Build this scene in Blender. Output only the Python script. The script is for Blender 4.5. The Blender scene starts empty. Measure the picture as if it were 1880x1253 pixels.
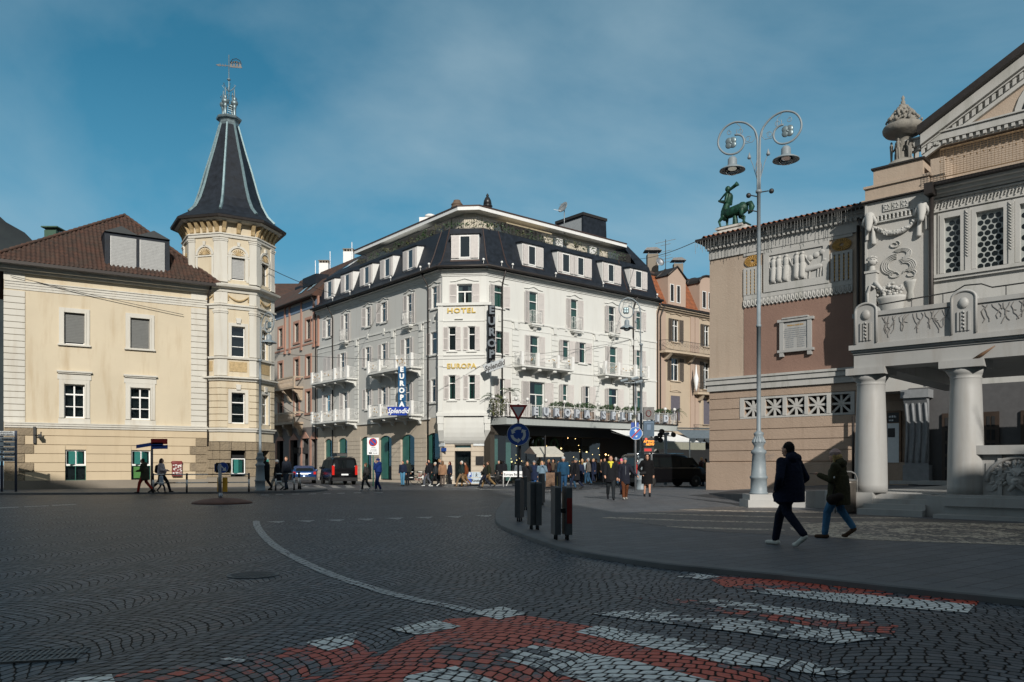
import bpy,bmesh,math,random
from mathutils import Vector as V,Matrix
random.seed(7)
R=math.radians
S=bpy.context.scene
COL=S.collection
# ---------------------------------------------------------------- camera, light, exposure
cd=bpy.data.cameras.new('camera');cam=bpy.data.objects.new('camera',cd);COL.objects.link(cam)
cam.location=(0,0,1.5);cam.rotation_euler=(R(90),0,0)
cd.lens=28;cd.sensor_width=36;cd.shift_y=0.121;cd.clip_end=6000;cd.clip_start=0.1
S.camera=cam
SUN_EL=R(26.5);SUN_AZ=math.atan2(0.199,-0.980)          # azimuth from +Y towards +X
sdir=V((math.sin(SUN_AZ)*math.cos(SUN_EL),math.cos(SUN_AZ)*math.cos(SUN_EL),math.sin(SUN_EL)))
sl=bpy.data.lights.new('sun','SUN');sl.energy=4.4;sl.angle=R(0.55);sl.color=(1,.945,.865)
so=bpy.data.objects.new('sun',sl);COL.objects.link(so);so.rotation_euler=sdir.to_track_quat('Z','Y').to_euler()
w=bpy.data.worlds.new('World');S.world=w;w.use_nodes=True
nt=w.node_tree;nt.nodes.clear()
def N(tree,t,**k):
 n=tree.nodes.new(t)
 for a,b in k.items():
  if a.startswith('i_'): n.inputs[a[2:]].default_value=b
  else: setattr(n,a,b)
 return n
wo=N(nt,'ShaderNodeOutputWorld');bg=N(nt,'ShaderNodeBackground');bg.inputs[1].default_value=0.075
sk=N(nt,'ShaderNodeTexSky',sky_type='NISHITA',sun_disc=False,sun_elevation=SUN_EL,sun_rotation=SUN_AZ,altitude=300,air_density=1.0,dust_density=0.4,ozone_density=2.2)
tc=N(nt,'ShaderNodeTexCoord');sp=N(nt,'ShaderNodeSeparateXYZ');nt.links.new(tc.outputs['Generated'],sp.inputs[0])
def wmath(op,a,b=None):
 m=N(nt,'ShaderNodeMath',operation=op)
 for i,x in enumerate((a,b)):
  if x is None: continue
  if isinstance(x,(int,float)): m.inputs[i].default_value=x
  else: nt.links.new(x,m.inputs[i])
 return m.outputs[0]
zz=wmath('ADD',wmath('MAXIMUM',sp.outputs[2],0.0),0.18)
cx=wmath('DIVIDE',sp.outputs[0],zz);cy=wmath('DIVIDE',sp.outputs[1],zz)
cb=N(nt,'ShaderNodeCombineXYZ');nt.links.new(cx,cb.inputs[0]);nt.links.new(wmath('MULTIPLY',cy,0.75),cb.inputs[1])
n1=N(nt,'ShaderNodeTexNoise');n1.inputs['Scale'].default_value=0.62;n1.inputs['Detail'].default_value=9;n1.inputs['Roughness'].default_value=.52;n1.inputs['Distortion'].default_value=.45
nt.links.new(cb.outputs[0],n1.inputs['Vector'])
cr=N(nt,'ShaderNodeValToRGB');cr.color_ramp.elements[0].position=.42;cr.color_ramp.elements[1].position=.66
nt.links.new(n1.outputs[0],cr.inputs[0])
gr=N(nt,'ShaderNodeValToRGB');nt.links.new(wmath('MAXIMUM',sp.outputs[2],0.0),gr.inputs[0]);e=gr.color_ramp.elements
e[0].position=0;e[0].color=(.185,.455,.64,1);e[1].position=.62;e[1].color=(.014,.115,.205,1)
for q,c_ in ((.12,(.150,.42,.61)),(.27,(.082,.325,.505)),(.42,(.035,.20,.34))): x_=e.new(q);x_.color=(*c_,1)
grs=N(nt,'ShaderNodeVectorMath',operation='SCALE');nt.links.new(gr.outputs[0],grs.inputs[0]);grs.inputs['Scale'].default_value=1/0.075
tint=N(nt,'ShaderNodeMix',data_type='RGBA');tint.inputs[0].default_value=.92
nt.links.new(sk.outputs[0],tint.inputs[6]);nt.links.new(grs.outputs[0],tint.inputs[7])
cl=N(nt,'ShaderNodeMix',data_type='RGBA');nt.links.new(wmath('MULTIPLY',cr.outputs[0],0.85),cl.inputs[0])
nt.links.new(tint.outputs[2],cl.inputs[6]);cl.inputs[7].default_value=(5.1,6.9,7.9,1)
# neutral haze added out of view, overhead and behind the viewpoint, to whiten fill light
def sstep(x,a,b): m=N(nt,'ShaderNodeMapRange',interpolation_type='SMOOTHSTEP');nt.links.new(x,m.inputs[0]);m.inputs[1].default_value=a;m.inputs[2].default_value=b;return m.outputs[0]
fill_haze=wmath('MAXIMUM',sstep(sp.outputs[2],.62,.85),sstep(wmath('MULTIPLY',sp.outputs[1],-1.0),-.25,.25))
vl=N(nt,'ShaderNodeMix',data_type='RGBA');nt.links.new(wmath('MULTIPLY',fill_haze,.85),vl.inputs[0]);nt.links.new(cl.outputs[2],vl.inputs[6]);vl.inputs[7].default_value=(3.9,4.25,4.5,1)
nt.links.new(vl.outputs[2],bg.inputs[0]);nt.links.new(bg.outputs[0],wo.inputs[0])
S.view_settings.view_transform='Standard';S.view_settings.look='None';S.view_settings.exposure=0.02;S.view_settings.gamma=1
S.render.engine='CYCLES';S.cycles.max_bounces=6;S.cycles.transparent_max_bounces=12
# ---------------------------------------------------------------- measuring: pixel of the photograph <-> metres
F_,CX_,HZ_,H_=1462.2,940.0,854.0,1.5
def at(px,py,Y): return V(((px-CX_)/F_*Y,Y,H_+(HZ_-py)/F_*Y))
def ground_at(px,py,z=0.0):
 Y=F_*(H_-z)/(py-HZ_);return V(((px-CX_)/F_*Y,Y,z))
class Fr:
 """vertical plane; u to the right seen from outside, y inward, z up"""
 def __init__(s,O,U):
  U=V((U[0],U[1])).normalized();s.O=V((O[0],O[1]));s.U=U;s.I=V((-U.y,U.x))
  s.T=Matrix(((U.x,s.I.x,0,O[0]),(U.y,s.I.y,0,O[1]),(0,0,1,0),(0,0,0,1)))
 def u(s,px,d=0.0):
  k=(px-CX_)/F_;o=s.O -s.I*d
  return (k*o.y-o.x)/(s.U.x-k*s.U.y)
 def Y(s,u,d=0.0): return s.O.y -s.I.y*d +u*s.U.y
 def z(s,py,px,d=0.0): return H_+(HZ_-py)/F_*s.Y(s.u(px,d),d)
 def rect(s,x0,x1,y0,y1,d=0.0):
  xm=(x0+x1)/2;return s.u(x0,d),s.u(x1,d),s.z(y1,xm,d),s.z(y0,xm,d)
 def off(s,d): return Fr(s.O -s.I*d,s.U)
 def P(s,u,y,z): return s.T @ V((u,y,z))
 def M(s,u,y,z,rz=0): return s.T @ Matrix.Translation((u,y,z)) @ Matrix.Rotation(rz,4,'Z')
I4=Matrix.Identity(4)
# ---------------------------------------------------------------- mesh builder
class MB:
 def __init__(s): s.v=[];s.f=[];s.sm=[];s.mi=[];s.cur=0;s.cuts=[]
 def nxt(s): s.cuts.append((len(s.v),len(s.f)));return s     # the next piece becomes an object of its own
 def add(s,vs,fs,T=None,smooth=False):
  n=len(s.v)
  if T is not None: vs=[T @ V(p) for p in vs]
  s.v.extend([tuple(p) for p in vs]);s.f.extend([tuple(i+n for i in f) for f in fs])
  s.sm.extend([smooth]*len(fs));s.mi.extend([s.cur]*len(fs));return s
 def box(s,a,b,T=None):
  (x0,y0,z0),(x1,y1,z1)=a,b
  return s.add([(x0,y0,z0),(x1,y0,z0),(x1,y1,z0),(x0,y1,z0),(x0,y0,z1),(x1,y0,z1),(x1,y1,z1),(x0,y1,z1)],
   [(0,3,2,1),(4,5,6,7),(0,1,5,4),(1,2,6,5),(2,3,7,6),(3,0,4,7)],T)
 def cbox(s,c,h,T=None):
  return s.box([c[i]-h[i]/2 for i in range(3)],[c[i]+h[i]/2 for i in range(3)],T)
 def prism(s,poly,y0,y1,T=None,ax='uz'):
  n=len(poly)
  if ax=='uz': vs=[(a,y0,b) for a,b in poly]+[(a,y1,b) for a,b in poly]
  elif ax=='xy': vs=[(a,b,y0) for a,b in poly]+[(a,b,y1) for a,b in poly]
  else: vs=[(y0,a,b) for a,b in poly]+[(y1,a,b) for a,b in poly]
  fs=[tuple(range(n))[::-1],tuple(range(n,2*n))]+[(i,(i+1) % n,n+(i+1) % n,n+i) for i in range(n)]
  return s.add(vs,fs,T)
 def tube(s,pts,r,seg=6,T=None,closed=False,smooth=True,cap=True):
  pts=[V(p) for p in pts];n=len(pts)
  rs=r if isinstance(r,(list,tuple)) else [r]*n
  vs=[];up=None
  for i,p in enumerate(pts):
   a=pts[(i-1) % n] if (closed or i>0) else p;b=pts[(i+1) % n] if (closed or i<n-1) else p
   t=(b-a);t=t.normalized() if t.length>1e-9 else V((0,0,1))
   if up is None:
    up=V((0,0,1)) if abs(t.z)<.9 else V((1,0,0))
   x=up -t*up.dot(t)
   if x.length<1e-6: x=V((1,0,0))-t*t.x
   x.normalize();up=x;y=t.cross(x)
   for k in range(seg):
    an=2*math.pi*k/seg+math.pi/seg;vs.append(p +x*(math.cos(an)*rs[i])+y*(math.sin(an)*rs[i]))
  fs=[]
  for i in range(n if closed else n-1):
   j=(i+1) % n
   for k in range(seg): fs.append((i*seg+k,i*seg+(k+1) % seg,j*seg+(k+1) % seg,j*seg+k))
  s.add(vs,fs,T,smooth and seg>5)
  if not closed and cap:
   m=len(s.v)-len(vs)
   s.f.append(tuple(m+k for k in range(seg))[::-1]);s.f.append(tuple(m+(n-1)*seg+k for k in range(seg)))
   s.sm+=[False]*2;s.mi+=[s.cur]*2
  return s
 def lathe(s,prof,seg=16,c=(0,0,0),T=None,smooth=True,sx=1,sy=1,a0=0):
  vs=[]
  for r,z in prof:
   for k in range(seg):
    a=2*math.pi*k/seg+a0;vs.append((c[0]+r*math.cos(a)*sx,c[1]+r*math.sin(a)*sy,c[2]+z))
  fs=[(i*seg+k,i*seg+(k+1) % seg,(i+1)*seg+(k+1) % seg,(i+1)*seg+k) for i in range(len(prof)-1) for k in range(seg)]
  n=len(prof)
  s.add(vs,fs,T,smooth);m=len(s.v)-len(vs)
  s.f.append(tuple(m+k for k in range(seg))[::-1]);s.f.append(tuple(m+(n-1)*seg+k for k in range(seg)))
  s.sm+=[False]*2;s.mi+=[s.cur]*2
  return s
 def ball(s,c,r,T=None,seg=10,rings=6):
  if not isinstance(r,(tuple,list)): r=(r,r,r)
  vs=[(c[0],c[1],c[2]-r[2])]
  for i in range(1,rings):
   ph=math.pi*i/rings-math.pi/2
   for k in range(seg):
    a=2*math.pi*k/seg;vs.append((c[0]+r[0]*math.cos(ph)*math.cos(a),c[1]+r[1]*math.cos(ph)*math.sin(a),c[2]+r[2]*math.sin(ph)))
  vs.append((c[0],c[1],c[2]+r[2]));L=len(vs)-1
  fs=[(0,1+(k+1) % seg,1+k) for k in range(seg)]
  for i in range(rings-2):
   for k in range(seg):
    a=1+i*seg;fs.append((a+k,a+(k+1) % seg,a+seg+(k+1) % seg,a+seg+k))
  a=1+(rings-2)*seg;fs+=[(a+k,a+(k+1) % seg,L) for k in range(seg)]
  return s.add(vs,fs,T,True)
 def cap(s,a,b,ra,rb,T=None,seg=10,flat=None):
  """tapered capsule; flat=(axis vector, factor) squashes the section"""
  a=V(a);b=V(b);t=b-a;L=t.length
  if L<1e-6: return s.ball(a,ra,T)
  t.normalize();pr=[]
  for i in range(4):
   q=math.pi/2*(i/3);pr.append((max(ra*math.sin(q),ra*.06),-ra*math.cos(q)))
  for i in range(4):
   q=math.pi/2*(i/3);pr.append((max(rb*math.cos(q),rb*.06),L+rb*math.sin(q)))
  q=t.to_track_quat('Z','Y').to_matrix().to_4x4();M=Matrix.Translation(a) @ q
  n=len(s.v)
  s.lathe(pr,seg,T=(T @ M if T is not None else M))
  return s
 def holes(s,u0,u1,z0,z1,hs,y=0.0,dep=0.22,T=None):
  """front wall face with rectangular holes and their reveals"""
  us=sorted(set([u0,u1]+[max(u0,min(u1,c)) for h in hs for c in h[:2]]));zs=sorted(set([z0,z1]+[max(z0,min(z1,c)) for h in hs for c in h[2:4]]))
  for i in range(len(us)-1):
   a,b=us[i],us[i+1];um=(a+b)/2;run=None
   for j in range(len(zs)-1):
    zm=(zs[j]+zs[j+1])/2
    solid=not any(h[0]<um<h[1] and h[2]<zm<h[3] for h in hs)
    if solid and run is None: run=zs[j]
    if (not solid or j==len(zs)-2) and run is not None:
     e=zs[j] if not solid else zs[j+1]
     s.add([(a,y,run),(b,y,run),(b,y,e),(a,y,e)],[(0,1,2,3)],T);run=None
  for h in hs:
   a,b,c,d=h[:4]
   s.add([(a,y,c),(b,y,c),(b,y,d),(a,y,d),(a,y+dep,c),(b,y+dep,c),(b,y+dep,d),(a,y+dep,d)],[(0,4,5,1),(1,5,6,2),(2,6,7,3),(3,7,4,0)],T)
  return s
 def mesh(s,name):
  me=bpy.data.meshes.new(name);me.from_pydata(s.v,[],s.f)
  me.polygons.foreach_set('use_smooth',s.sm);me.polygons.foreach_set('material_index',s.mi)
  me.update()
  return me
 def obj(s,name,m,parent=None,calc=True,label=None):
  if s.cuts:
   cs=sorted(set([(0,0)]+s.cuts+[(len(s.v),len(s.f))]));o=None
   for (v0,f0),(v1,f1) in zip(cs[:-1],cs[1:]):
    if f1==f0: continue
    q=MB();q.v=s.v[v0:v1];q.f=[tuple(i-v0 for i in f) for f in s.f[f0:f1]];q.sm=s.sm[f0:f1];q.mi=s.mi[f0:f1]
    o=q.obj(name,m,parent,calc,label)
   return o
  me=s.mesh(name)
  if parent is not None:
   L=root_loc(parent);me.transform(Matrix.Translation(-L))
  if calc and len(s.f)<60000:
   b=bmesh.new();b.from_mesh(me);bmesh.ops.recalc_face_normals(b,faces=b.faces);b.to_mesh(me);b.free()
  return link(name,me,m,parent,label=label)
def root_loc(o):
 L=V((0,0,0))
 while o is not None: L=L +V(o.location);o=o.parent
 return L
def link(name,me,m,parent=None,mat4=None,label=None):
 o=bpy.data.objects.new(name,me);COL.objects.link(o)
 if m is not None and len(me.materials)==0:
  for q in (m if isinstance(m,(list,tuple)) else [m]): me.materials.append(q)
 if parent is not None: o.parent=parent
 if mat4 is not None:
  if parent is not None: mat4=Matrix.Translation(-root_loc(parent)) @ mat4
  o.matrix_local=mat4
 if label: o['label']=label
 return o
def tag(o,label,cat,group=None):
 o['label']=label;o['category']=cat
 if group: o['group']=group
 return o
def struct(o): o['kind']='structure';return o
def thing(name,loc,label,cat,group=None):
 o=bpy.data.objects.new(name,None);COL.objects.link(o);o.location=loc;o.empty_display_size=.2
 return tag(o,label,cat,group)
def copy_thing(src,loc,rz=None,label=None,group=None):
 c=src.copy();COL.objects.link(c);c.location=loc
 if rz is not None: c.rotation_euler=(0,0,rz)
 if label: c['label']=label
 if group: c['group']=group
 def rec(a,b):
  for ch in list(a.children):
   d=ch.copy();COL.objects.link(d);d.parent=b;rec(ch,d)
 rec(src,c);return c
# ---------------------------------------------------------------- materials
def nmat(name):
 m=bpy.data.materials.new(name);m.use_nodes=True;return m,m.node_tree,m.node_tree.nodes['Principled BSDF']
def mth(t,op,*a,clamp=False):
 m=N(t,'ShaderNodeMath',operation=op,use_clamp=clamp)
 for i,x in enumerate(a):
  if isinstance(x,(int,float)): m.inputs[i].default_value=x
  else: t.links.new(x,m.inputs[i])
 return m.outputs[0]
def mixc(t,f,a,b,bt='MIX'):
 m=N(t,'ShaderNodeMix',data_type='RGBA',blend_type=bt)
 for i,x in ((0,f),(6,a),(7,b)):
  if isinstance(x,(int,float)): m.inputs[i].default_value=x
  elif isinstance(x,(tuple,list)): m.inputs[i].default_value=(*x[:3],1)
  else: t.links.new(x,m.inputs[i])
 return m.outputs[2]
def noise(t,vec,sc,det=4,ro=.55,dist=0,out=0):
 n=N(t,'ShaderNodeTexNoise');n.inputs['Scale'].default_value=sc;n.inputs['Detail'].default_value=det
 n.inputs['Roughness'].default_value=ro;n.inputs['Distortion'].default_value=dist
 if vec is not None: t.links.new(vec,n.inputs['Vector'])
 return n.outputs[out]
def ramp(t,f,p0,p1,c0=(0,0,0),c1=(1,1,1)):
 r=N(t,'ShaderNodeValToRGB');e=r.color_ramp.elements;e[0].position=p0;e[1].position=p1
 e[0].color=(*c0,1);e[1].color=(*c1,1);t.links.new(f,r.inputs[0]);return r.outputs[0]
def pos(t,obj=False):
 if obj: return N(t,'ShaderNodeTexCoord').outputs['Object']
 return N(t,'ShaderNodeNewGeometry').outputs['Position']
def smat(name,c,rough=.6,metal=0,var=.12,sc=6,bump=0,obj=True,spec=None,emit=None,es=1):
 """plain material with some procedural wear"""
 m,t,b=nmat(name);p=pos(t,obj)
 if var:
  n=noise(t,p,sc,5)
  f=ramp(t,n,.3,.7)
  col=mixc(t,f,tuple(x*(1-var) for x in c),tuple(min(1,x*(1+var)) for x in c));t.links.new(col,b.inputs['Base Color'])
  rr=mth(t,'MULTIPLY_ADD',n,.25,rough-.12,clamp=True);t.links.new(rr,b.inputs['Roughness'])
 else: b.inputs['Base Color'].default_value=(*c,1);b.inputs['Roughness'].default_value=rough
 b.inputs['Metallic'].default_value=metal
 if spec is not None: b.inputs['Specular IOR Level'].default_value=spec
 if bump:
  bu=N(t,'ShaderNodeBump');bu.inputs['Distance'].default_value=bump;t.links.new(noise(t,p,sc*6,4),bu.inputs['Height']);t.links.new(bu.outputs[0],b.inputs['Normal'])
 if emit: b.inputs['Emission Color'].default_value=(*emit,1);b.inputs['Emission Strength'].default_value=es
 return m
def plaster(name,c,stain=(.30,.26,.2),amt=.35,var=.08,fine=40,bump=.004,rough=.9,streak=True):
 """rendered wall: broad tone changes, rain streaks, fine grain"""
 m,t,b=nmat(name);p=pos(t)
 big=ramp(t,noise(t,p,.35,6,.6),.3,.7)
 col=mixc(t,big,tuple(x*(1-var) for x in c),tuple(x*(1+var*.6) for x in c))
 if streak:
  mp=N(t,'ShaderNodeMapping');mp.inputs['Scale'].default_value=(2.2,2.2,.28);t.links.new(p,mp.inputs[0])
  st=ramp(t,noise(t,mp.outputs[0],1.0,6,.62),.50,.78)
  col=mixc(t,mth(t,'MULTIPLY',st,amt),col,stain)
 fi=noise(t,p,fine,3)
 col=mixc(t,mth(t,'MULTIPLY',fi,.18),col,tuple(x*.6 for x in c))
 t.links.new(col,b.inputs['Base Color']);b.inputs['Roughness'].default_value=rough
 if bump:
  bu=N(t,'ShaderNodeBump');bu.inputs['Distance'].default_value=bump;bu.inputs['Strength'].default_value=.8
  t.links.new(mth(t,'ADD',fi,mth(t,'MULTIPLY',noise(t,p,fine*.3,4),.8)),bu.inputs['Height']);t.links.new(bu.outputs[0],b.inputs['Normal'])
 return m
def glassmat(name,tr=.62,refl=1.0,tint=(.6,.72,.72)):
 m,t,b=nmat(name);t.nodes.remove(b);o=t.nodes['Material Output']
 fr=N(t,'ShaderNodeFresnel');fr.inputs[0].default_value=1.6
 gl=N(t,'ShaderNodeBsdfGlossy');gl.inputs['Roughness'].default_value=.03;gl.inputs[0].default_value=(.9,.95,1,1)
 bu=N(t,'ShaderNodeBump');bu.inputs['Distance'].default_value=.004;t.links.new(noise(t,pos(t),1.7,2),bu.inputs['Height']);t.links.new(bu.outputs[0],gl.inputs['Normal'])
 tr_=N(t,'ShaderNodeBsdfTransparent');tr_.inputs[0].default_value=(*[x*tr/.62 for x in tint],1)
 mx=N(t,'ShaderNodeMixShader');t.links.new(mth(t,'ADD',mth(t,'MULTIPLY',fr.outputs[0],refl),.05,clamp=True),mx.inputs[0])
 t.links.new(tr_.outputs[0],mx.inputs[1]);t.links.new(gl.outputs[0],mx.inputs[2]);t.links.new(mx.outputs[0],o.inputs[0])
 return m
M={}
M['glass']=glassmat('window_glass')
M['dark']=smat('dark_interior',(.012,.013,.014),.9,var=.3)
M['white_paint']=smat('white_paint',(.72,.72,.70),.5,var=.06)
M['frame_white']=smat('frame_white',(.78,.78,.76),.45,var=.04)
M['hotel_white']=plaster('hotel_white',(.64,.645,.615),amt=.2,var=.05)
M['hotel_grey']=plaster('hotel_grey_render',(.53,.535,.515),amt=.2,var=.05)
M['shutter']=smat('shutter_paint',(.56,.53,.51),.6,var=.06)
M['slate']=smat('slate',(.010,.014,.021),.6,var=.45,sc=3,bump=.012,spec=.3)
M['zinc']=smat('zinc',(.20,.26,.28),.45,.6,var=.15)
M['gutter']=smat('gutter_metal',(.035,.03,.028),.5,.4)
M['copper_brown']=smat('brown_flashing',(.055,.032,.026),.6,.1)
M['yellow']=plaster('yellow_render',(.58,.505,.375),stain=(.36,.25,.13),amt=.5,var=.08)
M['cream']=plaster('cream_trim',(.59,.57,.51),stain=(.33,.25,.15),amt=.40,var=.08)
M['yellow_low']=plaster('yellow_ashlar_render',(.55,.45,.31),stain=(.34,.25,.15),amt=.35,var=.08)
M['rustic']=plaster('rough_stone',(.27,.215,.145),stain=(.12,.1,.08),amt=.6,var=.2,fine=9,bump=.09)
M['plinth']=plaster('grey_plinth',(.23,.20,.16),amt=.4,var=.2,fine=20,bump=.02)
M['green_curtain']=smat('green_curtain',(.045,.17,.13),.8,var=.2,sc=3)
M['green_panel']=smat('green_window_film',(.03,.125,.095),.35,var=.25,sc=1.2)
M['teal_panel']=smat('teal_blind',(.04,.22,.19),.5,var=.1)
M['blind']=smat('grey_blind',(.33,.335,.33),.6,var=.1)
M['dark_blind']=smat('dark_roller_shutter',(.13,.135,.13),.55,var=.1)
M['stone_light']=plaster('light_stone_ashlar',(.52,.45,.36),stain=(.3,.25,.2),amt=.3,var=.12,fine=14,bump=.006)
M['pink']=plaster('pink_trim',(.42,.23,.17),amt=.25)
M['pinkgrey']=plaster('greyish_render',(.48,.435,.38),amt=.25)
M['blue_frieze']=smat('blue_frieze',(.14,.2,.28),.8)
M['beige']=plaster('beige_render',(.46,.375,.28),amt=.2)
M['beige_pink']=plaster('salmon_render',(.42,.315,.25),amt=.2)
M['brown_shutter']=smat('brown_shutter',(.09,.075,.062),.6)
M['th_beige']=plaster('theatre_render',(.47,.385,.30),stain=(.28,.2,.15),amt=.25,var=.07,fine=30,bump=.012)
M['th_rust']=plaster('theatre_ochre_brown',(.43,.345,.27),stain=(.25,.17,.12),amt=.3,var=.1,fine=24,bump=.014)
M['th_low']=plaster('theatre_base_render',(.39,.295,.225),stain=(.2,.14,.1),amt=.3,var=.1,fine=20,bump=.02)
M['th_red']=plaster('theatre_red_brown',(.25,.155,.12),stain=(.35,.22,.17),amt=.25,var=.12,fine=26,bump=.016)
M['th_white']=plaster('theatre_white_trim',(.45,.445,.425),stain=(.22,.23,.19),amt=.6,var=.06)
M['th_pier']=plaster('theatre_pier_render',(.44,.43,.405),stain=(.4,.35,.3),amt=.25,var=.06,fine=30,bump=.008)
M['gold']=smat('gold_ochre',(.42,.25,.07),.6,.2,var=.3,sc=10)
M['gold_letter']=smat('gold_letter',(.62,.45,.12),.4,.3)
M['marble']=plaster('grey_marble',(.38,.38,.37),stain=(.22,.18,.14),amt=.55,var=.10,fine=5,bump=.002,rough=.5)
M['bronze']=smat('green_bronze',(.009,.050,.030),.5,.3,var=.8,sc=3.5,bump=.01)
M['lamp_grey']=smat('lamp_grey_paint',(.21,.25,.275),.5,.0,var=.12,sc=4)
M['lamp_glass']=glassmat('lamp_glass',.8,1.0,(.75,.8,.82))
M['iron']=smat('wrought_iron',(.05,.05,.05),.5,.6)
M['white_iron']=smat('white_iron',(.6,.6,.58),.5,.1)
M['black']=smat('black_paint',(.012,.012,.013),.4)
M['asphalt']=smat('asphalt',(.05,.05,.055),.9,var=.2,sc=3,bump=.006)
M['letter_white']=smat('letter_white',(.75,.77,.78),.5,var=.04)
M['sign_blue']=smat('sign_blue',(.02,.07,.33),.35,var=.1)
M['sign_red']=smat('sign_red',(.40,.02,.015),.35,var=.1)
M['sign_white']=smat('sign_white',(.62,.65,.66),.4,var=.05)
M['wood']=smat('wood',(.16,.09,.05),.6,var=.3)
M['steel']=smat('galvanised_steel',(.32,.34,.36),.4,.7,var=.1)
M['leaf']=smat('dark_leaves',(.035,.075,.025),.6,var=.5,sc=8)
M['leaf2']=smat('olive_leaves',(.08,.09,.03),.6,var=.5,sc=8)
M['bark']=smat('bark',(.07,.055,.045),.9,var=.3,bump=.02)
def tilemat(name,c,c2):
 m,t,b=nmat(name);p=pos(t)
 vo=N(t,'ShaderNodeTexVoronoi');vo.inputs['Scale'].default_value=3.2;t.links.new(p,vo.inputs['Vector'])
 sp_=N(t,'ShaderNodeSeparateColor');t.links.new(vo.outputs['Color'],sp_.inputs[0])
 col=mixc(t,sp_.outputs[0],c,c2);col=mixc(t,mth(t,'MULTIPLY',ramp(t,noise(t,p,1.2,6),.45,.75),.5),col,(.05,.045,.035))
 t.links.new(col,b.inputs['Base Color']);b.inputs['Roughness'].default_value=.85
 return m
M['tile_brown']=tilemat('brown_roof_tile',(.085,.04,.026),(.045,.027,.02))
M['tile_red']=tilemat('terracotta_tile',(.27,.10,.05),(.14,.06,.035))
M['tile_orange']=tilemat('orange_tile',(.30,.095,.035),(.20,.07,.03))
# ---------------------------------------------------------------- text
_tc={}
def text_mesh(s,size=1.0,ext=.02,shear=0,bold=0,space=1.0):
 k=(s,size,ext,shear,bold,space)
 if k not in _tc:
  c=bpy.data.curves.new('txt','FONT');c.body=s;c.size=size;c.extrude=ext;c.align_x='CENTER';c.align_y='CENTER'
  c.shear=shear;c.offset=bold;c.space_character=space;c.resolution_u=2
  o=bpy.data.objects.new('txt',c);me=bpy.data.meshes.new_from_object(o)
  _tc[k]=([tuple(v.co) for v in me.vertices],[tuple(p.vertices) for p in me.polygons])
  bpy.data.objects.remove(o);bpy.data.meshes.remove(me)
 return _tc[k]
def add_text(mb,s,size,T,ext=.02,shear=0,bold=0,space=1.0,sx=1.0,rot=0):
 """T: frame (u right, y inward, z up); text stands in the u-z plane facing -y"""
 v,f=text_mesh(s,size,ext,shear,bold,space)
 ca,sa=math.cos(rot),math.sin(rot)
 mb.add([((x*ca-y*sa)*sx,-z,x*sa+y*ca) for x,y,z in v],f,T)
# ---------------------------------------------------------------- foliage
def leaf_blob(mb,c,r,n,size,rnd,squash=1.0):
 for _ in range(n):
  while True:
   d=V((rnd.uniform(-1,1),rnd.uniform(-1,1),rnd.uniform(-1,1)))
   if d.length<=1: break
  d=d.normalized()*(d.length**.5);p=V(c)+V((d.x*r[0],d.y*r[1],d.z*r[2]))
  a=V((rnd.uniform(-1,1),rnd.uniform(-1,1),rnd.uniform(-.6,.8))).normalized();b=a.cross(V((rnd.uniform(-1,1),rnd.uniform(-1,1),rnd.uniform(-1,1)))).normalized()
  l=size*rnd.uniform(.6,1.3)
  mb.add([p,p+a*l*.5+b*l*.28,p+a*l,p+a*l*.5-b*l*.28],[(0,1,2,3)])
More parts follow.
